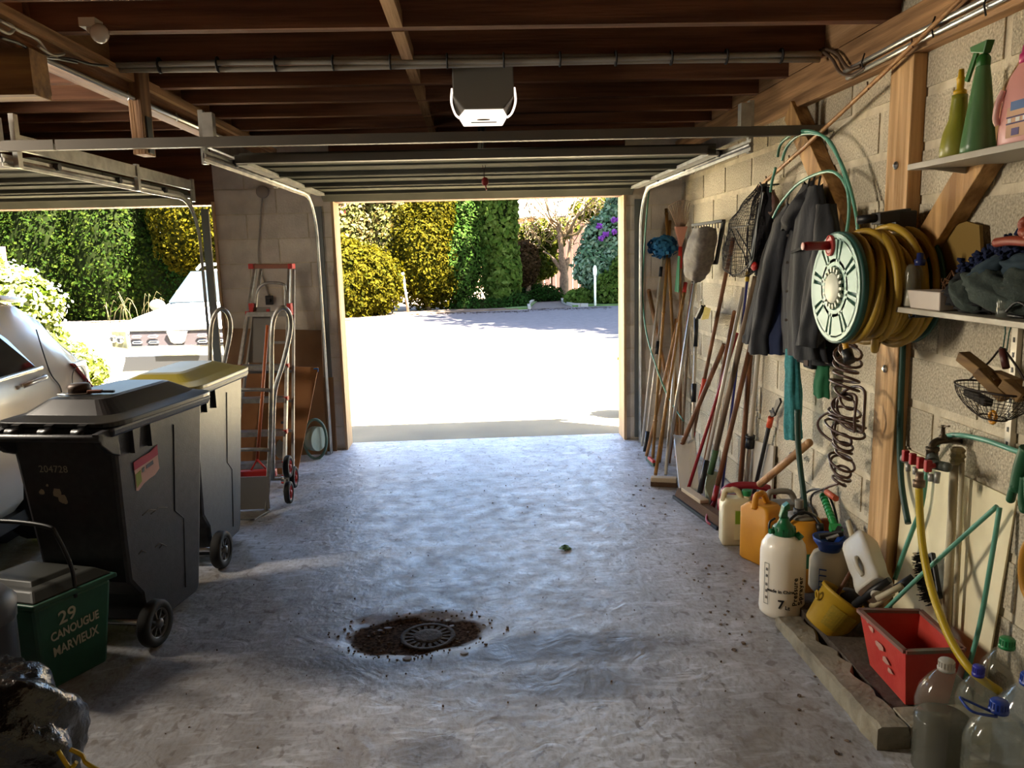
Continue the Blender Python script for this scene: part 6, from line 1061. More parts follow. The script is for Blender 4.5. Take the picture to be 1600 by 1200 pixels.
T = thing('blue_chenille_duster', 'dark blue shaggy duster across the top of the shelf pile', 'duster', (1.60, 2.3, 1.56)); cb_ = mat('chenille_navy', '131e40', .95); mb = MB(); A, B = Vector((1.60, 2.49, 1.535)), Vector((1.60, 2.12, 1.655))
for i in range(420):
    t = random.random(); p = A.lerp(B, t)+Vector((random.uniform(-.03, .02), random.uniform(-.02, .02), random.uniform(-.02, .02))); d = Vector((random.uniform(-1, .2), random.uniform(-.7, .7), random.uniform(-.8, .8))).normalized()*.022; mb.tube([p, p+d], .0055, 5)
o = mesh('pile', mb, cb_, T); o['kind'] = 'stuff'
T = thing('orange_rubber_glove', 'salmon orange rubber glove fingers poking out of the shelf pile at the right edge', 'glove', (1.56, 2.18, 1.56)); og = mat('salmon_rubber', '8a3a24', .5)
for pts, r in (([(1558, 379), (1580, 376), (1612, 378)], .014), ([(1602, 345), (1598, 352), (1608, 372)], .013), ([(1600, 362), (1612, 366)], .016)): mb = MB(); P = [WX(x_, y_, 1.53) for x_, y_ in pts]; mb.tube(smooth_path(P) if len(P) > 2 else P, r, 10); mb.ball(P[0], r); mesh('finger', mb, og, T)
T = thing('twig_bundle', 'small dry tangle of brown wire and twigs beside the black gloves on the lower shelf', 'twigs', (1.6, 2.62, 1.47)); mb = MB()
for i in range(26):
    p = Vector((1.62+random.uniform(-.04, .04), 2.59+random.uniform(-.06, .05), 1.455+random.uniform(-.01, .03))); mb.tube(smooth_path([p, p+Vector((random.uniform(-.02, .02), random.uniform(-.04, .04), random.uniform(.0, .05))), p+Vector((random.uniform(-.03, .03), random.uniform(-.07, .07), random.uniform(-.01, .03)))], 3), .0022, 4)
mesh('twigs', mb, mat('twig_brown', '5a3a1c', .8), T)['kind'] = 'stuff'
# ------------------------------------------------------------------ wire basket with offcuts
BC = Vector((1.61, 2.335, 1.15)); T = thing('wire_basket', 'dark wire mesh basket hanging from a string below the lower shelf', 'basket', BC-Vector((0, 0, .07))); wm_ = mat('dark_wire', '2b211c', .5, .6)
def bask(u, v): a = 2*math.pi*u; r_ = .35+.65*math.sin(v*math.pi/2)**.8; return BC+Vector((.085*r_*math.cos(a), .155*r_*math.sin(a), -.075+.095*v-.03*math.sin(a)*v*0))
mb = MB(); mb.grid(bask, 40, 9, wrap=True); mesh('mesh', mb, wm_, T, wire=.0018)
mb = MB(); mb.tube([bask(i/36, 1) for i in range(36)], .0035, 6, closed=True); mb.tube([bask(i/36, 0) for i in range(36)], .003, 6, closed=True); mesh('rim', mb, wm_, T)
mb = MB(); tp_ = WX(1567, 545, 1.61); mb.tube(smooth_path([bask(.22, 1), WX(1545, 566, 1.61), WX(1560, 548, 1.61), tp_, WX(1590, 575, 1.61), bask(.78, 1)]), .0035, 6); mesh('handle', mb, wm_, T); mb = MB(); mb.tube([WX(1566, 546, 1.605), WX(1572, 575, 1.60)], .011, 10); mesh('handle_grip', mb, mat('dark_red_grip', '4a1f18', .5), T)
mb = MB(); mb.tube([WX(1567, 546, 1.61), WX(1571, 520, 1.61), (1.61, 2.31, 1.38)], .002, 5); mb.tube([WX(1573, 548, 1.61), WX(1577, 520, 1.61), (1.612, 2.28, 1.38)], .002, 5); mesh('string', mb, mat('teal_string', '2c5a50', .8), T)
ow = wood('offcut_wood', '8a6a3a', '5f4526', 'Y', .75)
for k, (a, b, s) in enumerate(((WX(1504, 556, 1.585), WX(1560, 600, 1.60), .042), (WX(1530, 580, 1.57), WX(1572, 622, 1.60), .04), (WX(1555, 585, 1.62), WX(1590, 600, 1.62), .035), (WX(1570, 598, 1.58), WX(1600, 622, 1.60), .04), (WX(1512, 612, 1.60), WX(1545, 630, 1.60), .03))):
    mb = MB(); mb.bar(a, b, s, s*.8); o = mesh('wood_offcut', mb, ow if k < 4 else mat('dark_foam', ''), bev=.003); tag(o, ['rough wood offcut sticking out upper left of the wire basket', 'thick wood offcut in the centre of the wire basket', 'small wood offcut at the back of the wire basket', 'wood offcut at the right edge of the wire basket', 'dark lump low at the left inside the wire basket'][k], 'wood', 'offcuts in the wire basket')
T = thing('orange_ring', 'translucent orange plastic ring hanging under the wire basket', 'ring', WX(1551, 664, 1.60)); c_ = WX(1551, 652, 1.60); mb = MB(); mb.tube([c_+Vector((0, .014*math.cos(a), .018*math.sin(a))) for a in [2*math.pi*i/20 for i in range(20)]], .006, 8, closed=True); mesh('ring', mb, mat('amber_plastic', 'e09a1c', .3, trans=.3), T)
# ================================================================== FLOOR: grate, leaf, debris
T = thing('drain_grate', 'rusty round drain grate with radial slots set in the dirty floor hollow', 'drain', (DR[0], DR[1], -.014)); gi = mat('rusty_iron', '5b4c40', .8, .3, col2='3f3229', scale=30, bump=.6, bscale=90)
G0 = Vector((DR[0], DR[1], -.016)); mb = MB(); mb.lathe([(0, -.02), (.118, -.02), (.118, -.015), (0, -.015)], G0+Vector((0, 0, .003)), (0, 0, 1), 32); mesh('well', mb, mat('black_hole', '0c0a09', 1), T)
mb = MB(); mb.lathe([(.100, -.012), (.118, -.012), (.120, .006), (.100, .006), (.100, -.012)], G0, (0, 0, 1), 40); mb.lathe([(0, -.006), (.062, -.006), (.064, .006), (.045, .009), (0, .009)], G0, (0, 0, 1), 32); mesh('rim', mb, gi, T)
for k in range(18): a = 2*math.pi*k/18; mb = MB(); d = Vector((math.cos(a), math.sin(a), 0)); mb.bar(G0+d*.06, G0+d*.103, .015, .010); mesh('spoke', mb, gi, T)
T = thing('green_leaf', 'crumpled green leaf lying on the bare floor ahead of the drain', 'leaf', WZ(883, 858)); L0 = WZ(883, 858, .004); mb = MB()
for k in range(4):
    a = k*1.4; p = L0+Vector((.018*math.cos(a), .018*math.sin(a), 0)); mb.grid(lambda u, v: p+Vector(((u-.5)*.04*math.sin(v*math.pi), (v-.5)*.045, .012*abs(math.sin(u*3+a)))), 4, 5)
mesh('leaf', mb, mat('leaf_green', '4a6a2a', .7), T)
mb = MB(); random.seed(21)
def flake(x, y, r, z=0): n = random.randint(4, 6); a0 = random.random()*6; mb.prism([(x+r*(.5+.6*random.random())*math.cos(a0+6.283*i/n), y+r*(.5+.6*random.random())*math.sin(a0+6.283*i/n), zf(x, y)+.0005) for i in range(n)], (random.uniform(-.002, .002), 0, .003+random.random()*.004))
for i in range(170): a = random.random()*6.28; q = .4+.75*random.random(); flake(-.31+.36*q*math.cos(a), 3.2+.2*q*math.sin(a), random.uniform(.002, .008))
for i in range(150): flake(random.uniform(-1.2, 1.3), random.uniform(2.2, 6.2), random.uniform(.0015, .005))
for i in range(60): flake(1.0+abs(random.gauss(0, .2)), random.uniform(2.2, 5.5), random.uniform(.003, .012))
o = mesh('floor_debris', mb, mat('debris', '8a7460', .9, col2='3e3027', scale=50)); tag(o, 'scattered dry flakes and grit over the concrete floor, thickest around the drain', 'debris', kind='stuff')
mb = MB()
for x, y, r in ((-.45, 3.29, .02), (-.18, 3.34, .02), (-.16, 3.28, .015), (-.33, 2.98, .02), (-.1, 3.0, .015), (-.30, 3.02, .012), (-.48, 3.27, .012)): n = 6; mb.prism([(x+r*(.5+.7*random.random())*math.cos(6.283*i/n), y+r*.7*(.5+.7*random.random())*math.sin(6.283*i/n), zf(x, y)+.001) for i in range(n)], (0, 0, .004))
o = mesh('paint_flakes', mb, mat('pale_flake', 'b9bcc4', .8)); tag(o, 'pale curled paint flakes around the rim of the drain hollow', 'paint flakes', kind='stuff')
# ================================================================== OUTSIDE
eave = MB(); eave.box((XL-.3, YO-.0, 2.55), (XW+.3, YO+.06, 2.76)); struct('trim_fascia', eave, wood('fascia', '6a4a34', '4d3423', 'X'))
asph = mat('path_asphalt', '4a4039', .95, col2='3a322d', scale=30, bump=.4, bscale=90); soil = mat('bed_soil', '3d2f24', .95, col2='54463a', scale=3, bump=.8, bscale=20); grassm = mat('lawn', '36491f', .95, col2='465a28', scale=5, bump=.8, bscale=80)
def flat(name, pts, z0, th, m_, label=None, cat=None, kind='structure'):
    mb = MB(); mb.prism([Vector((p[0], p[1], z0)) for p in pts], (0, 0, th)); o = mesh(name, mb, m_)
    if label: tag(o, label, cat)
    o['kind'] = kind; return o
flat('ground_bed', [(-30, 22.6), (-9.5, 23.0), (-4.6, 21.4), (-3.4, 21.0), (-2.0, 22.6), (1.4, 23.6), (1.6, 34), (-30, 34)], -.05, .07, soil)
flat('ground_verge', [(2.95, 24.0), (12, 24.2), (12, 34), (4.0, 34), (3.3, 30), (2.9, 26)], -.05, .08, grassm)
flat('ground_verge_small', [(.9, 23.5), (1.55, 23.6), (2.0, 26.5), (3.0, 32), (1.0, 34), (.2, 27)], -.05, .08, grassm)
flat('ground_path', [(1.6, 23.4), (2.9, 23.9), (2.85, 26), (3.2, 30), (5, 36), (3.4, 36), (2.0, 27)], -.05, .045, asph)
edge = mat('edge_stone', '77736a', .9)
for nm, A in (('left', [(1.57, 23.5), (1.62, 24.6), (1.85, 26.4), (2.2, 28), (2.7, 30)]), ('right', [(3.4, 23.9), (2.98, 24.2), (2.88, 25.2), (2.9, 26.5), (3.15, 29)])):
    K = thing('path_edging', 'pale stone edging on the '+nm+' side of the garden path', 'edging', (A[0][0], A[0][1], -.02))
    P_ = smooth_path([Vector((x, y, .03)) for x, y in A], 2)
    for a, b in zip(P_[:-1], P_[1:]): mb = MB(); mb.bar(a, a.lerp(b, .97), .09, .11); mesh('stone', mb, edge, K)
flat('ground_far_shade', [(-30, 12.6), (30, 12.6), (30, 24.5), (3.4, 23.95), (1.6, 23.45), (-2.0, 22.7), (-3.4, 21.1), (-4.6, 21.5), (-9.5, 23.1), (-30, 22.7)], -.06, .045, mat('far_shade_grey', '4d4749', .95, col2='403b3d', scale=8, bump=.4, bscale=90))  # darker slab added to deepen the shade on the far yard
# fallen leaves line at yard edge
mb = MB(); random.seed(4)
for i in range(1500):
    t = random.random(); x = -9+13*t; y = (22.9-.9*max(0, 1-abs(x+3.6)/2))-abs(random.gauss(0, .28)) if x < 1.5 else 23.5-abs(random.gauss(0, .35)); r = random.uniform(.015, .045); a = random.random()*6.28; mb.add([(x+r*math.cos(a), y+r*math.sin(a), -.012), (x-r*.6*math.sin(a), y+r*.6*math.cos(a), -.004), (x-r*math.cos(a), y-r*math.sin(a), -.010), (x+r*.6*math.sin(a), y-r*.6*math.cos(a), -.004)], [(0, 1, 2, 3)])
o = mesh('fallen_leaves', mb, leafmat('dry_leaves', ['6e4a30', '9a6a44', 'b58a5a'], .1)); tag(o, 'brown fallen leaves along the far edge of the yard below the hedges', 'leaves', kind='stuff')
bark = mat('bark', '7a6248', .9, col2='4f3d2c', scale=20, bump=.6, bscale=40); paleb = mat('pale_bark', '7d6248', .8, col2='5a4430', scale=15, bump=.5, bscale=40)
def plant(name, label, cat, base, blobs, n, size, lm, group=None, core='33401a', trunk=None, zmin=.0, **k):
    T = thing(name, label, cat, base, group)
    for c_, r_ in blobs: 
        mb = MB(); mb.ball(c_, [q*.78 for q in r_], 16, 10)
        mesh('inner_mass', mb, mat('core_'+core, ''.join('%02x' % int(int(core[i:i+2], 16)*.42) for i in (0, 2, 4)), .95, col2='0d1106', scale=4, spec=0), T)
    foliage('foliage', blobs, n, size, lm, T, zmin=zmin, **k)
    mb = MB(); h_ = blobs[0][0][2]; mb.tube([(base[0], base[1], -.03), (base[0]+.05, base[1], h_*.5), (blobs[0][0][0], blobs[0][0][1], h_)], [.10, .08, .05], 8); mesh('trunk', mb, bark, T)
    return T
L_green = leafmat('leaf_privet', ['4a701c', '628a28', '7a9a30', '93a83c'], k=1.0); L_cyp = leafmat('leaf_cypress', ['4c7a2a', '6c963a', '86a850'], k=2.6); L_dark = leafmat('leaf_dark', ['2c4a1a', '3f6a26', '55803a'], k=3); L_gold = leafmat('leaf_golden', ['8f8a14', 'b8a81c', 'd6c12e', '6f7a18']); L_lime = leafmat('leaf_lime', ['8fb02c', 'b6cc48', 'd4dc78', 'e8ecb0'], .5, k=2.6)
L_var = leafmat('leaf_variegated', ['9aa04a', 'c2bc62', 'd8c88a', 'b8904a'], .5, k=3); L_ivy = leafmat('leaf_ivy', ['5c8030', '7a9c3c', '90ae48', 'a6c060'], k=3.2); L_rho = leafmat('leaf_rhododendron', ['3e5a3e', '5c7a58', '7c9474', '93a58a'], .25, k=8); L_pink = leafmat('leaf_pink', ['d88a8a', 'e6a49c', 'c8605c'], k=3); L_pur = leafmat('petal_purple', ['a04fc0', 'b868d0', '8f46b4'], .4, k=7); L_white = leafmat('petal_white', ['f2eede', 'ffffff', 'e6e8c0'], .4, k=9)
HY = 24.5
# left opening
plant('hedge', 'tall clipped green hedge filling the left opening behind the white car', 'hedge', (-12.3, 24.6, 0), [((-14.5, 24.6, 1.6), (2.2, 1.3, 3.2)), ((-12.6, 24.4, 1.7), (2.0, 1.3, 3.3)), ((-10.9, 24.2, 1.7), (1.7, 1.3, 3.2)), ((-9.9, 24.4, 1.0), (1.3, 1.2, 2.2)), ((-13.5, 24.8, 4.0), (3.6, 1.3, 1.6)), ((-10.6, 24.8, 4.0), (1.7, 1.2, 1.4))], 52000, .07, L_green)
plant('golden_conifer', 'golden-yellow conifer beside the clipped hedge, left of the pier', 'conifer', (-8.2, 23.9, 0), [((-8.2, 23.6, 3.1), (1.25, 1.2, 2.0)), ((-7.3, 24.0, 2.6), (1.4, 1.1, 2.2)), ((-8.0, 23.8, 4.6), (1.4, 1.1, 1.5))], 20000, .075, L_gold, core='5a5a18')
plant('dark_hedge', 'shaded dark green shrub mass under the golden conifer behind the white car', 'shrub', (-8.6, 24.6, 0), [((-8.9, 24.4, 1.2), (1.3, .8, 1.3)), ((-7.2, 24.6, 1.0), (1.6, .8, 1.2)), ((-5.6, 24.6, 1.2), (1.3, .8, 1.6))], 12000, .07, L_dark)
plant('flowering_shrub', 'sunlit lime shrub with white blossom at the far left behind the silver car', 'shrub', (-8.4, 13.6, 0), [((-8.3, 13.3, 1.25), (1.0, .9, .55)), ((-7.75, 13.2, .95), (.85, .8, .65)), ((-8.9, 13.6, 1.5), (.8, .7, .9)), ((-7.4, 13.2, 1.15), (.45, .5, .35)), ((-8.1, 13.2, 1.7), (.35, .4, .35)), ((-7.7, 13.2, .4), (.8, .8, .5))], 9000, .085, L_lime, core='5f7a20')
T = thing('white_blossom', 'white blossoms scattered over the lime shrub at the far left', 'blossom', (-7.9, 13.0, .6)); foliage('petals', [((-8.2, 13.2, 1.25), (1.05, .95, .6)), ((-7.6, 13.1, 1.0), (.85, .85, .65))], 1300, .05, L_white, T)
plant('overhanging_branch', 'sunlit lime leaves of a branch at the top left of the opening', 'branch', (-9.9, 15.0, 0), [((-9.8, 14.9, 2.75), (.7, .6, .7)), ((-9.9, 15.0, 2.1), (.5, .5, .5))], 2500, .10, L_lime, core='5f7a20')
plant('low_bush', 'low yellow-green bush on the yard between the silver car and the white car', 'bush', (-5.7, 10.9, 0), [((-6.0, 10.9, .25), (.75, .6, .42)), ((-5.55, 10.7, .18), (.5, .5, .30)), ((-6.5, 11.1, .45), (.6, .5, .45))], 7000, .05, L_lime, core='6f7a28')
T = thing('grass_tuft', 'arching dry grass blades above the low bush in the left opening', 'grass', (-8.6, 20.5, 0)); mb = MB()
for i in range(26): x = -8.7+random.uniform(-.9, .9); h_ = random.uniform(.5, 1.0); dx = random.uniform(-.3, .5); mb.tube([(x, 20.5, 0), (x+dx*.3, 20.5, h_*.7), (x+dx*.7, 20.5, h_), (x+dx, 20.5, h_*.9)], [.006, .005, .004, .002], 3)
mesh('blades', mb, mat('straw', '5a5230', .9), T)['kind'] = 'stuff'
T = thing('fence_panel', 'mauve-brown wooden fence panel glimpsed behind the lime shrub at the far left', 'fence', (-13.9, 22.6, 0)); fm_ = wood('mauve_board', '7a5a52', '66483f', 'Z')
for k in range(9): mb = MB(); x = -14.6+.18*k; mb.box((x, 22.5, 0), (x+.165, 22.54, 2.2+.02*(k % 2))); mesh('plank', mb, fm_, T)
# main opening
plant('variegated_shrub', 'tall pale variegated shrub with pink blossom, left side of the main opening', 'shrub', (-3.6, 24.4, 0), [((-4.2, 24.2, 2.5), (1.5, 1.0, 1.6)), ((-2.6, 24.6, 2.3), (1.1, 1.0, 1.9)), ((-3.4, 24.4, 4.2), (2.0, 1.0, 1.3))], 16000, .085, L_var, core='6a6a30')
T = thing('pink_blossom', 'pink blossom sprays on the pale shrub near the left jamb', 'blossom', (-4.2, 23.4, 2.3)); foliage('petals', [((-4.5, 23.5, 3.1), (.8, .4, .55)), ((-4.6, 23.5, 2.4), (.4, .3, .5))], 420, .10, L_pink, T, fill=.6)
plant('golden_conifer', 'rounded golden conifer reaching the ground by the left jamb of the main opening', 'conifer', (-3.6, 22.6, 0), [((-3.9, 22.4, .8), (1.35, 1.0, 1.5)), ((-3.1, 22.6, .9), (1.0, .9, 1.1))], 15000, .07, L_gold, core='6a6414')
plant('golden_conifer', 'second golden conifer, right of the leaning stake in the main opening', 'conifer', (-1.5, 24.0, 0), [((-1.7, 23.9, 1.7), (.95, .8, 1.7)), ((-1.3, 24.1, 2.8), (.75, .7, 1.5)), ((-1.2, 24.2, 1.1), (.8, .7, 1.1))], 14000, .07, L_gold, core='6a6414')
plant('green_cypress', 'soft green cypress between the golden conifer and the ivy column', 'conifer', (-.5, 24.6, 0), [((-.55, 24.4, 1.4), (.9, .7, 1.5)), ((-.4, 24.7, 3.0), (.9, .7, 1.6))], 13000, .06, L_cyp)
plant('ivy_column', 'tree trunk smothered in bright ivy near the middle of the main opening', 'ivy', (.75, 24.8, 0), [((.65, 24.7, 2.9), (.72, .6, 2.1)), ((.8, 24.8, 1.1), (.62, .6, 1.4)), ((.35, 24.7, 3.9), (.7, .6, 1.3))], 10000, .12, L_ivy)
plant('ground_cover', 'low dark green ground cover at the foot of the ivy and along the path', 'ground cover', (.9, 24.6, 0), [((1.1, 24.6, .1), (.55, .5, .4)), ((2.1, 27.3, .15), (1.1, .6, .45)), ((0, 24.2, .05), (1.2, .4, .3))], 5000, .06, L_dark)
plant('young_beech', 'sunlit yellow-green young tree behind the ivy column, left of the path', 'tree', (2.3, 28.5, 0), [((2.35, 28.5, 2.2), (.95, .7, .6)), ((2.9, 28.7, 2.5), (.9, .6, .4)), ((2.4, 28.4, 1.3), (.65, .6, .6)), ((1.7, 28.2, .9), (.6, .5, .7))], 7000, .09, leafmat('leaf_sunny', ['a8b82c', 'c8cc44', 'dce070', '7a9a2c'], .5, k=1.2), core='6a7a24')
plant('tan_thicket', 'dry tan thicket of twigs left of the path', 'thicket', (1.75, 27.0, 0), [((1.7, 27.0, 1.3), (.5, .5, .8))], 2600, .07, leafmat('leaf_tan', ['a87f52', 'c49a68', '8a6640'], .3), core='6a5230')
plant('bright_bush', 'bright yellow-green bush top above the rhododendron', 'bush', (5.0, 30.0, 0), [((4.9, 30, 3.2), (1.3, .8, .55)), ((6.0, 30, 3.6), (1.0, .8, .6)), ((5.6, 30.2, 1.8), (1.2, .8, 1.5))], 8000, .10, leafmat('leaf_yellowgreen', ['b4c41c', 'd6dc34', 'e6e85c'], .5), core='7a8020')
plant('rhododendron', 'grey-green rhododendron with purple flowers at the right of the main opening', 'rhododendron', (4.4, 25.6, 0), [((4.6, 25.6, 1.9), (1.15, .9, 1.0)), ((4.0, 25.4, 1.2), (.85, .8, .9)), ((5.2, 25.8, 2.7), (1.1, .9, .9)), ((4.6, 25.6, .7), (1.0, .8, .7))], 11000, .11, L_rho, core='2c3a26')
T = thing('rhododendron_flowers', 'purple flower heads dotted on the rhododendron', 'flowers', (4.5, 24.7, 2.0))
for px, py in ((936, 354), (946, 366), (960, 362), (971, 361), (959, 344), (969, 342), (940, 372)): foliage('flower_head', [(WY(px, py, 24.75), (.09, .08, .08))], 46, .07, L_pur, T, fill=.8)
plant('green_bush', 'fresh green low bush beside the white bollard at the right jamb', 'bush', (4.3, 24.6, 0), [((4.2, 24.5, .45), (.55, .4, .55)), ((4.75, 24.6, .85), (.6, .4, .7)), ((3.3, 25.0, .2), (.5, .4, .3))], 5000, .09, L_ivy)
T = thing('bare_tree', 'sunlit bare tree with pale trunk and twisted hanging branches beside the path', 'tree', (3.0, 27.5, 0)); random.seed(12)
mb = MB(); b0 = Vector((3.05, 27.4, 0)); mb.tube(smooth_path([b0, b0+Vector((.02, 0, .9)), b0+Vector((-.05, 0, 1.5)), b0+Vector((-.12, 0, 2.6))]), [.16]*6+[.13]*6+[.09]*7, 8); mb.tube(smooth_path([b0+Vector((.02, 0, .8)), b0+Vector((.18, 0, 1.5)), b0+Vector((.35, 0, 2.6))]), [.09]*6+[.05]*7, 7); mb.tube(smooth_path([b0+Vector((0, 0, .9)), b0+Vector((-.4, 0, 1.5)), b0+Vector((-.7, 0, 1.7))]), [.07]*6+[.03]*7, 7); mesh('trunk', mb, paleb, T)
mb = MB()
for i in range(130):
    x = 1.6+3.2*random.random(); z = 2.3+1.8*random.random(); p = Vector((x, 27.3+random.uniform(-.6, .6), z)); P_ = [p]
    for k in range(5): p = p+Vector((random.uniform(-.22, .22), random.uniform(-.15, .15), random.uniform(-.28, .05))); P_.append(p)
    mb.tube(smooth_path(P_, 3), [.016]*8+[.011]*8, 4)
for i in range(14):
    p = b0+Vector((0, 0, 2.2)); P_ = [p]; d = Vector((random.uniform(-1, 1), random.uniform(-.4, .4), random.uniform(.2, 1))).normalized()
    for k in range(5): p = p+d*.42+Vector((random.uniform(-.15, .15), 0, random.uniform(-.15, .1))); P_.append(p)
    mb.tube(smooth_path(P_, 3), [.05]*6+[.03]*10, 5)
mesh('branches', mb, mat('sunlit_twig', '6e5636', .8), T)
T = thing('garden_fence', 'reddish brown board fence behind the bare tree', 'fence', (3.5, 33, 0)); fb2 = wood('red_brown_board', '3b1c12', '2d150e', 'Z')
for k in range(26): x = 1.2+.24*k; mb = MB(); mb.box((x, 33, 0), (x+.22, 33.04, 2.95)); mesh('plank', mb, fb2, T)
for k in range(4): x = 1.2+2.0*k; mb = MB(); mb.box((x, 32.93, 0), (x+.12, 33, 3.05)); mesh('fence_post', mb, fb2, T)
T = thing('neighbour_house', 'house with pale sunlit roof beyond the fence at the upper right of the opening', 'house', (5, 42, 0)); mb = MB(); mb.box((-2, 40, 0), (16, 46, 3.5)); mesh('wall', mb, mat('house_brick', 'b5826a', .9), T)
mb = MB(); mb.prism([(-3, 39.4, 3.45), (-3, 46.6, 3.45), (-3, 43, 6.2)], (20, 0, 0)); rf = mesh('roof', mb, mat('pale_roof', '57504a', .8), T)
for r in range(9):
    for k in range(30):
        x = -3+.66*k+(.33 if r % 2 else 0); t0 = r/12.; p = Vector((x, 39.4+3.6*t0, 3.45+2.75*t0)); mb = None
        o = block(rf, (p.x, p.y-.02, p.z+.01), (p.x+.64, p.y+.30, p.z+.05), mat('roof_tile', '5c5448', .8, col2='453f37', scale=2, rand=.1), 'roof_tile'); o.rotation_euler.x = math.atan2(2.75, 3.6)
# bollard and stake
T = thing('garden_stake', 'leaning weathered stake with a pale tip in front of the golden conifers', 'stake', (-2.07, 23.1, 0)); mb = MB(); mb.tube([WY(638, 489, 23.2), WY(630, 432, 23.2)], .04, 8); mesh('stake', mb, mat('weathered_stake', '9a8c78', .9), T); mb = MB(); mb.tube([WY(630, 432, 23.2), WY(629, 426, 23.2)], .045, 8); mesh('tip', mb, whitep, T)
T = thing('garden_bollard', 'slim white post light with rounded head beside the path at the right', 'post', (3.62, 24.0, 0)); bx = 3.64; mb = MB(); mb.cyl((bx, 24, 0), (bx, 24, 1.0), .035, 12); mesh('post', mb, mat('bollard_white', 'd6d6c4', .5), T); mb = MB(); mb.lathe([(.05, .92), (.06, .98), (.06, 1.12), (.03, 1.22), (0, 1.24)], (bx, 24, 0), (0, 0, 1), 14); mesh('lamp_head', mb, mat('bollard_white', ''), T)
# potted plant by the right jamb
T = thing('plant_pot', 'tapered stone planter with a small plant just outside the right jamb', 'planter', (1.44, 7.6, 0)); mb = MB(); mb.lathe([(.13, -.02), (.20, .42), (.22, .43), (.22, .47), (.18, .47), (.17, .40), (0, .40)], (1.60, 7.65, 0), (0, 0, 1), 24); mesh('pot', mb, mat('stone_pot', 'b8a890', .8), T); foliage('foliage', [((1.60, 7.65, .55), (.20, .2, .16))], 900, .04, L_gold, T)
# unseen tree right of the yard, its canopy enlarged to darken the far ground
T = plant('shade_tree', 'tall broad tree out of view to the right, canopy spread to shade the far yard', 'tree', (8.2, 17.5, 0), [((6.9, 17.2, 8.6), (2.6, 3.4, 2.2)), ((9.8, 16.0, 8.6), (3.2, 4.5, 3.0)), ((6.6, 21.0, 8.2), (2.8, 2.6, 2.0)), ((10.5, 21, 8.0), (3.5, 3.0, 3.0)), ((8.4, 13.2, 8.4), (2.0, 2.2, 2.0)), ((6.8, 19.0, 10.5), (3.6, 4.5, 2.4)), ((9.5, 22.0, 11.5), (4.5, 3.4, 2.6)), ((5.6, 23.0, 10.0), (2.4, 2.2, 1.6))], 30000, .22, L_green)
# ------------------------------------------------------------------ cars
def loft_pts(st):
    zb, zbelt, zt, wl, wb, wr = st[1:]
    return [(0, zb), (wl*.86, zb), (wl*.985, zb+.12), (wl, (zb+zbelt)*.5), (wl*.995, zbelt-.14), (wb, zbelt), (wr+(wb-wr)*.35, zbelt+(zt-zbelt)*.55), (wr, zt-.05 if zt-zbelt > .1 else zt-.01), (wr*.8, zt-.012), (0, zt)]
def car_body(T, TT, st, paint, arches, R, name='body'):
    secs = []
    for s in st:
        h_ = loft_pts(s); secs.append([(x, s[0], z) for x, z in h_]+[(-x, s[0], z) for x, z in h_[-2:0:-1]])
    n = len(secs[0]); mb = MB(TT)
    # densify along y with catmull
    dense = []; K = 4
    for i in range(len(secs)-1):
        a, b, c_, d = secs[max(i-1, 0)], secs[i], secs[i+1], secs[min(i+2, len(secs)-1)]
        for j in range(K):
            t = j/K; dense.append([tuple(b[k][q]+(c_[k][q]-b[k][q])*(t*t*(3-2*t)*.5+t*.5) for q in range(3)) for k in range(n)])
    dense.append(secs[-1]); m_ = len(dense)
    mb.add([p for r in dense for p in r], [(i*n+k, i*n+(k+1) % n, (i+1)*n+(k+1) % n, (i+1)*n+k) for i in range(m_-1) for k in range(n)]+[tuple(range(n))[::-1], tuple((m_-1)*n+k for k in range(n))], True)
    body = mesh(name, mb, paint, T)
    for y in arches:
        cu = MB(TT); cu.cyl((-1.3, y, .34), (1.3, y, .34), R, 28); c_ = mesh('cut', cu, paint, T)
        md = body.modifiers.new('arch', 'BOOLEAN'); md.object = c_; md.operation = 'DIFFERENCE'; md.solver = 'EXACT'
    dg = bpy.context.evaluated_depsgraph_get(); me = bpy.data.meshes.new_from_object(body.evaluated_get(dg)); body.modifiers.clear(); body.data = me
    for ch in [q for q in T.children if q.name.startswith('cut')]: bpy.data.objects.remove(ch)
    md = body.modifiers.new('split', 'EDGE_SPLIT'); md.split_angle = .8
    for y in arches:
        for s in (-1, 1): mb = MB(TT); mb.lathe([(R*1.0, s*.60), (R*1.0, s*.3), (0, s*.3)], (0, y, .34), (1, 0, 0), 28); mesh('wheel_well', mb, mat('well_black', '0c0c0d', .9), T)
    return body
sil = mat('silver_paint', 'd3c9bd', .25, .3, coat=.6); wpt = mat('white_car_paint', 'e9e8e4', .25, coat=.6); glassd = mat('tinted_glass', '12161a', .05, coat=.5); chrome = mat('chrome', 'd8d8d8', .15, 1); trimb = mat('car_trim_black', '1a1a1c', .5)
# silver hatchback inside the left bay, tail toward the yard: local y = 0 at tail, growing to the nose
TT = Matrix.Translation((-3.45, 5.40, 0)) @ Matrix.Rotation(math.pi, 4, 'Z')
T = thing('silver_hatchback', 'silver hatchback parked in the left bay, tail to the yard, beside the bins', 'car', (-3.50, 3.3, 0))
st = [(0.0, .30, .80, .86, .66, .66, .62), (.05, .24, .92, .98, .82, .80, .70), (.16, .22, .96, 1.10, .87, .86, .74), (.34, .22, .99, 1.33, .885, .87, .68), (.52, .22, 1.01, 1.44, .89, .875, .64), (1.3, .22, 1.0, 1.48, .895, .88, .62), (2.1, .22, .97, 1.46, .895, .88, .62), (2.8, .22, .94, 1.18, .89, .875, .68), (3.3, .22, .92, .97, .885, .87, .74), (3.9, .22, .80, .86, .85, .82, .72), (4.15, .26, .66, .70, .72, .68, .60)]
car_body(T, TT, st, sil, (.72, 3.25), .36)
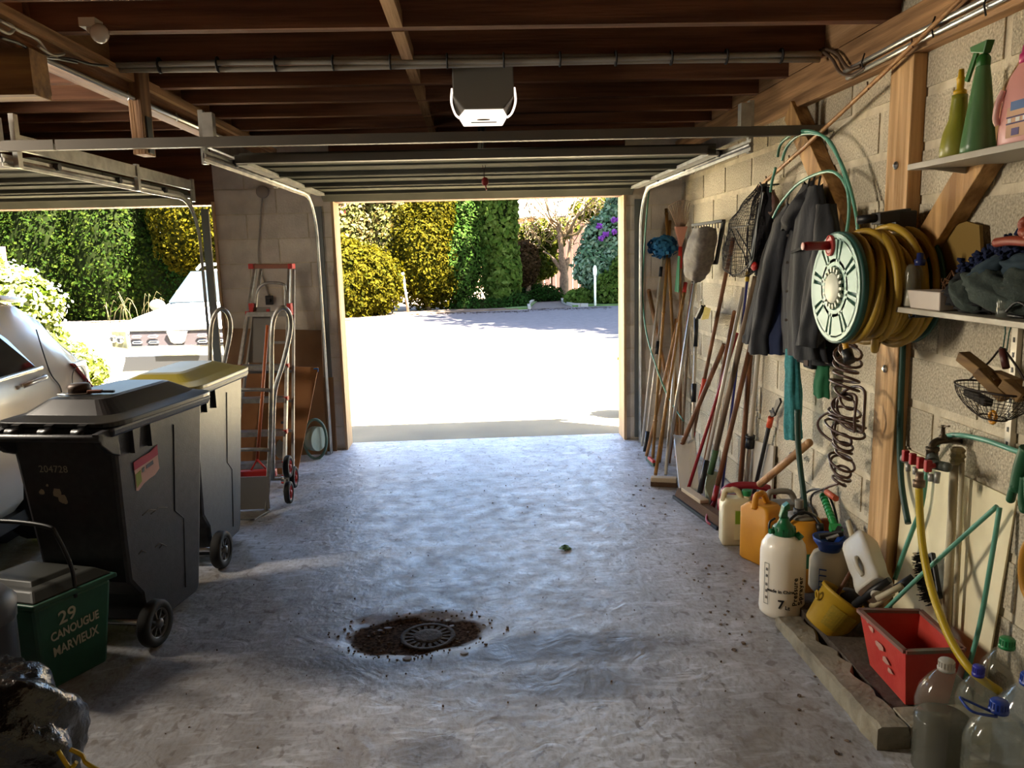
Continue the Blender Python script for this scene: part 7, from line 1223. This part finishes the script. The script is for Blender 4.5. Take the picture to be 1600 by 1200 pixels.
for y in (.72, 3.25):
    for s in (-1, 1): wheel('wheel', TT @ Vector((s*.80, y, .32)), .32, .2, T, TT.to_3x3() @ Vector((s, 0, 0)), spokes=7)
def cp(mb, pts, th): 
    P_ = [Vector(p) for p in pts]; nrm = (P_[1]-P_[0]).cross(P_[2]-P_[0]).normalized()*th; mb.prism([p-nrm*.5 for p in P_], nrm)
for s in (-1, 1):
    mb = MB(TT); cp(mb, [(s*.872, .80, 1.045), (s*.872, 1.55, 1.03), (s*.74, 1.50, 1.38), (s*.735, 1.10, 1.38), (s*.79, .90, 1.22)], .02); mesh('rear_window', mb, glassd, T)
    mb = MB(TT); cp(mb, [(s*.872, 1.62, 1.03), (s*.872, 2.55, 1.0), (s*.80, 2.3, 1.2), (s*.735, 1.95, 1.38), (s*.735, 1.60, 1.39)], .02); mesh('front_window', mb, glassd, T)
    mb = MB(TT); mb.tube([(s*.885, .74, 1.035), (s*.885, 1.6, 1.015), (s*.885, 2.6, .98)], .010, 6); mesh('window_trim', mb, chrome, T)
    mb = MB(TT); mb.tube(smooth_path([(s*.90, .98, .965), (s*.925, .94, .975), (s*.925, .80, .985), (s*.90, .76, .985)]), .014, 8); mesh('door_handle', mb, sil, T)
    mb = MB(TT); mb.tube(smooth_path([(s*.80, .60, 1.25), (s*.882, .66, 1.0), (s*.892, .58, .88), (s*.896, .60, .70)]), .004, 5); mesh('door_seam', mb, trimb, T); mb = MB(TT); mb.tube(smooth_path([(s*.885, 1.62, 1.0), (s*.896, 1.60, .7), (s*.896, 1.60, .35)]), .004, 5); mesh('door_seam', mb, trimb, T)
    mb = MB(TT); mb.hexa([(s*.62, -.01, .80), (s*.80, .02, .78), (s*.905, .14, .78), (s*.80, .16, .80), (s*.66, .03, .98), (s*.80, .05, 1.0), (s*.905, .42, 1.02), (s*.80, .36, 1.0)]); mesh('tail_light', mb, mat('tail_red', 'b3141c', .2, coat=.5), T, bev=.01)
mb = MB(TT); mb.tube([(.896, .36+.085*math.cos(a), .905+.085*math.sin(a)) for a in [2*math.pi*i/30 for i in range(30)]], .003, 5, closed=True); mesh('fuel_flap', mb, trimb, T); mb = MB(TT); mb.tube([(-.896, .36+.085*math.cos(a), .905+.085*math.sin(a)) for a in [2*math.pi*i/30 for i in range(30)]], .003, 5, closed=True); mesh('fuel_flap', mb, trimb, T)
mb = MB(TT); mb.hexa([(-.60, .30, 1.40), (.60, .30, 1.40), (.62, .60, 1.43), (-.62, .60, 1.43), (-.60, .28, 1.425), (.60, .28, 1.425), (.60, .60, 1.465), (-.60, .60, 1.465)]); mesh('roof_spoiler', mb, sil, T, bev=.012)
mb = MB(TT); cp(mb, [(-.62, .13, 1.04), (.62, .13, 1.04), (.56, .36, 1.38), (-.56, .36, 1.38)], .02); mesh('rear_glass', mb, glassd, T)
mb = MB(TT); cp(mb, [(-.62, 3.0, 1.10), (.62, 3.0, 1.10), (.55, 2.35, 1.42), (-.55, 2.35, 1.42)], .02); mesh('windscreen', mb, glassd, T)
mb = MB(TT); mb.box((-.86, .9, .20), (.86, 3.05, .27)); mesh('sill', mb, trimb, T)
# white SUV in the yard: local y = 0 at the nose, growing to the tail
TT = Matrix.Translation((-3.48, 9.2, -.02)) @ Matrix.Rotation(math.radians(-5), 4, 'Z') @ Matrix.Diagonal((.97, 1, .93, 1))
T = thing('white_suv', 'white off-roader in the sun outside, dark grille facing the garage', 'car', (-3.3, 11.3, -.02))
st = [(0, .42, .80, .86, .70, .70, .60), (.04, .30, .92, .98, .82, .80, .68), (.18, .26, .98, 1.05, .88, .86, .74), (.6, .26, 1.02, 1.10, .90, .88, .76), (1.1, .28, 1.05, 1.15, .90, .88, .78), (1.35, .28, 1.07, 1.26, .90, .88, .74), (1.75, .28, 1.09, 1.60, .90, .88, .66), (2.1, .28, 1.10, 1.67, .90, .88, .64), (3.0, .28, 1.10, 1.68, .90, .88, .64), (3.7, .28, 1.10, 1.62, .89, .87, .64), (4.1, .30, 1.05, 1.25, .87, .84, .68), (4.3, .36, .9, .98, .80, .76, .64)]
car_body(T, TT, st, wpt, (.82, 3.48), .40)
for y in (.82, 3.48):
    for s in (-1, 1): wheel('wheel', TT @ Vector((s*.82, y, .36)), .33, .22, T, TT.to_3x3() @ Vector((s, 0, 0)), spokes=5)
    for s in (-1, 1): mb = MB(TT); mb.tube([(s*.905, y+.42*math.cos(a), .34+.42*math.sin(a)) for a in [math.pi*i/16 for i in range(17)]], .022, 6); mesh('arch_trim', mb, trimb, T)
gr = MB(TT); gr.hexa([(-.58, -.015, .74), (.58, -.015, .74), (.58, .06, .74), (-.58, .06, .74), (-.60, .005, .94), (.60, .005, .94), (.60, .08, .94), (-.60, .08, .94)]); g_ = mesh('grille', gr, mat('grille_black', '2a2426', .5), T)
for r in range(2):
    for k in range(6):
        x = -.50+.20*k; z = .865-.075*r
        if abs(x) < .11: continue
        mb = MB(TT); mb.tube([(x-.06, -.02, z), (x-.04, -.022, z+.022), (x+.04, -.022, z+.022), (x+.06, -.02, z), (x+.04, -.022, z-.005), (x-.04, -.022, z-.005)], .007, 6, closed=True); mesh('grille_loop', mb, chrome, g_)
mb = MB(TT); mb.bar((-.58, -.018, .745), (.58, -.018, .745), .02, .02); mb.bar((-.60, 0, .945), (.60, 0, .945), .015, .015); mesh('grille_trim', mb, chrome, g_)
mb = MB(TT); mb.prism([(-.13, -.03, .93), (.13, -.03, .93), (.085, -.03, .80), (.045, -.03, .775), (-.045, -.03, .775), (-.085, -.03, .80)], (0, .02, 0)); bdg = mesh('badge', mb, mat('badge_silver', 'c9c9c9', .2, .9), g_, bev=.006)
mb = MB(TT); mb.prism([(-.085, -.036, .905), (.085, -.036, .905), (.05, -.036, .82), (.02, -.036, .80), (-.02, -.036, .80), (-.05, -.036, .82)], (0, .006, 0)); mesh('badge_field', mb, mat('badge_grey', '8f8a88', .4, .4), bdg)
for s in (-1, 1):
    mb = MB(TT); mb.hexa([(s*.61, -.04, .72), (s*.84, .02, .74), (s*.925, .20, .80), (s*.62, .1, .72), (s*.62, -.03, .945), (s*.83, .02, .95), (s*.92, .25, .965), (s*.62, .1, .945)]); hl = mesh('headlight', mb, mat('headlight_lens', '34352a', .12, coat=.6, col2='5b5a44', scale=9), T, bev=.01)
    for x, y, z in ((.70, -.03, .84), (.80, .0, .85)): mb = MB(TT); mb.lathe([(.05, 0), (.045, -.012), (.03, -.005), (0, -.005)], (s*x, y, z), (s*.2, 1, 0), 18); mesh('lamp', mb, chrome, hl)
    mb = MB(TT); mb.tube([(s*.63, 0, .76), (s*.72, .02, .78), (s*.74, .03, .92)], .008, 6); mesh('lamp_strip', mb, whitep, hl)
    mb = MB(TT); mb.ball((s*1.0, 1.50, 1.17), (.11, .07, .085)); mb.bar((s*.88, 1.52, 1.12), (s*.97, 1.5, 1.14), .04, .04); mesh('mirror', mb, mat('mirror_grey', '77706a', .4), T)
    mb = MB(TT); mb.tube([(s*.60, 1.95, 1.67), (s*.60, 2.1, 1.735), (s*.60, 3.4, 1.735), (s*.60, 3.55, 1.66)], .022, 8); mesh('roof_rail', mb, mat('rail_grey', '8a8a8c', .4, .4), T)
    for nm, q in (('front_side_window', [(s*.872, 1.75, 1.13), (s*.872, 2.6, 1.13), (s*.73, 2.55, 1.55), (s*.73, 2.05, 1.54)]), ('rear_side_window', [(s*.872, 2.66, 1.13), (s*.868, 3.5, 1.13), (s*.73, 3.4, 1.54), (s*.73, 2.62, 1.55)])): mb = MB(TT); cp(mb, q, .03); mesh(nm, mb, glassd, T)
mb = MB(TT); cp(mb, [(-.70, 1.26, 1.21), (.70, 1.26, 1.21), (.57, 1.70, 1.62), (-.57, 1.70, 1.62)], .06); mesh('windscreen', mb, mat('sky_lit_glass', '20282e', .25, spec=.25), T)
for s in (-.5, .12): mb = MB(TT); mb.tube([(s, 1.26, 1.19), (s+.5, 1.30, 1.235)], .008, 5); mesh('wiper', mb, trimb, T)
mb = MB(TT); mb.hexa([(-.72, -.02, .44), (.72, -.02, .44), (.8, .1, .40), (-.8, .1, .40), (-.66, -.015, .62), (.66, -.015, .62), (.8, .1, .62), (-.8, .1, .62)]); mesh('lower_grille', mb, trimb, T); mb = MB(TT); mb.prism([(-.26, -.035, .64), (.26, -.035, .64), (.26, -.035, .74), (-.26, -.035, .74)], (0, .012, 0)); mesh('number_plate', mb, whitep, T)
for o in bpy.data.objects:
    if o.type == 'MESH' and o.parent is None and o.name.startswith('floor') and 'kind' not in o: o['kind'] = 'structure'
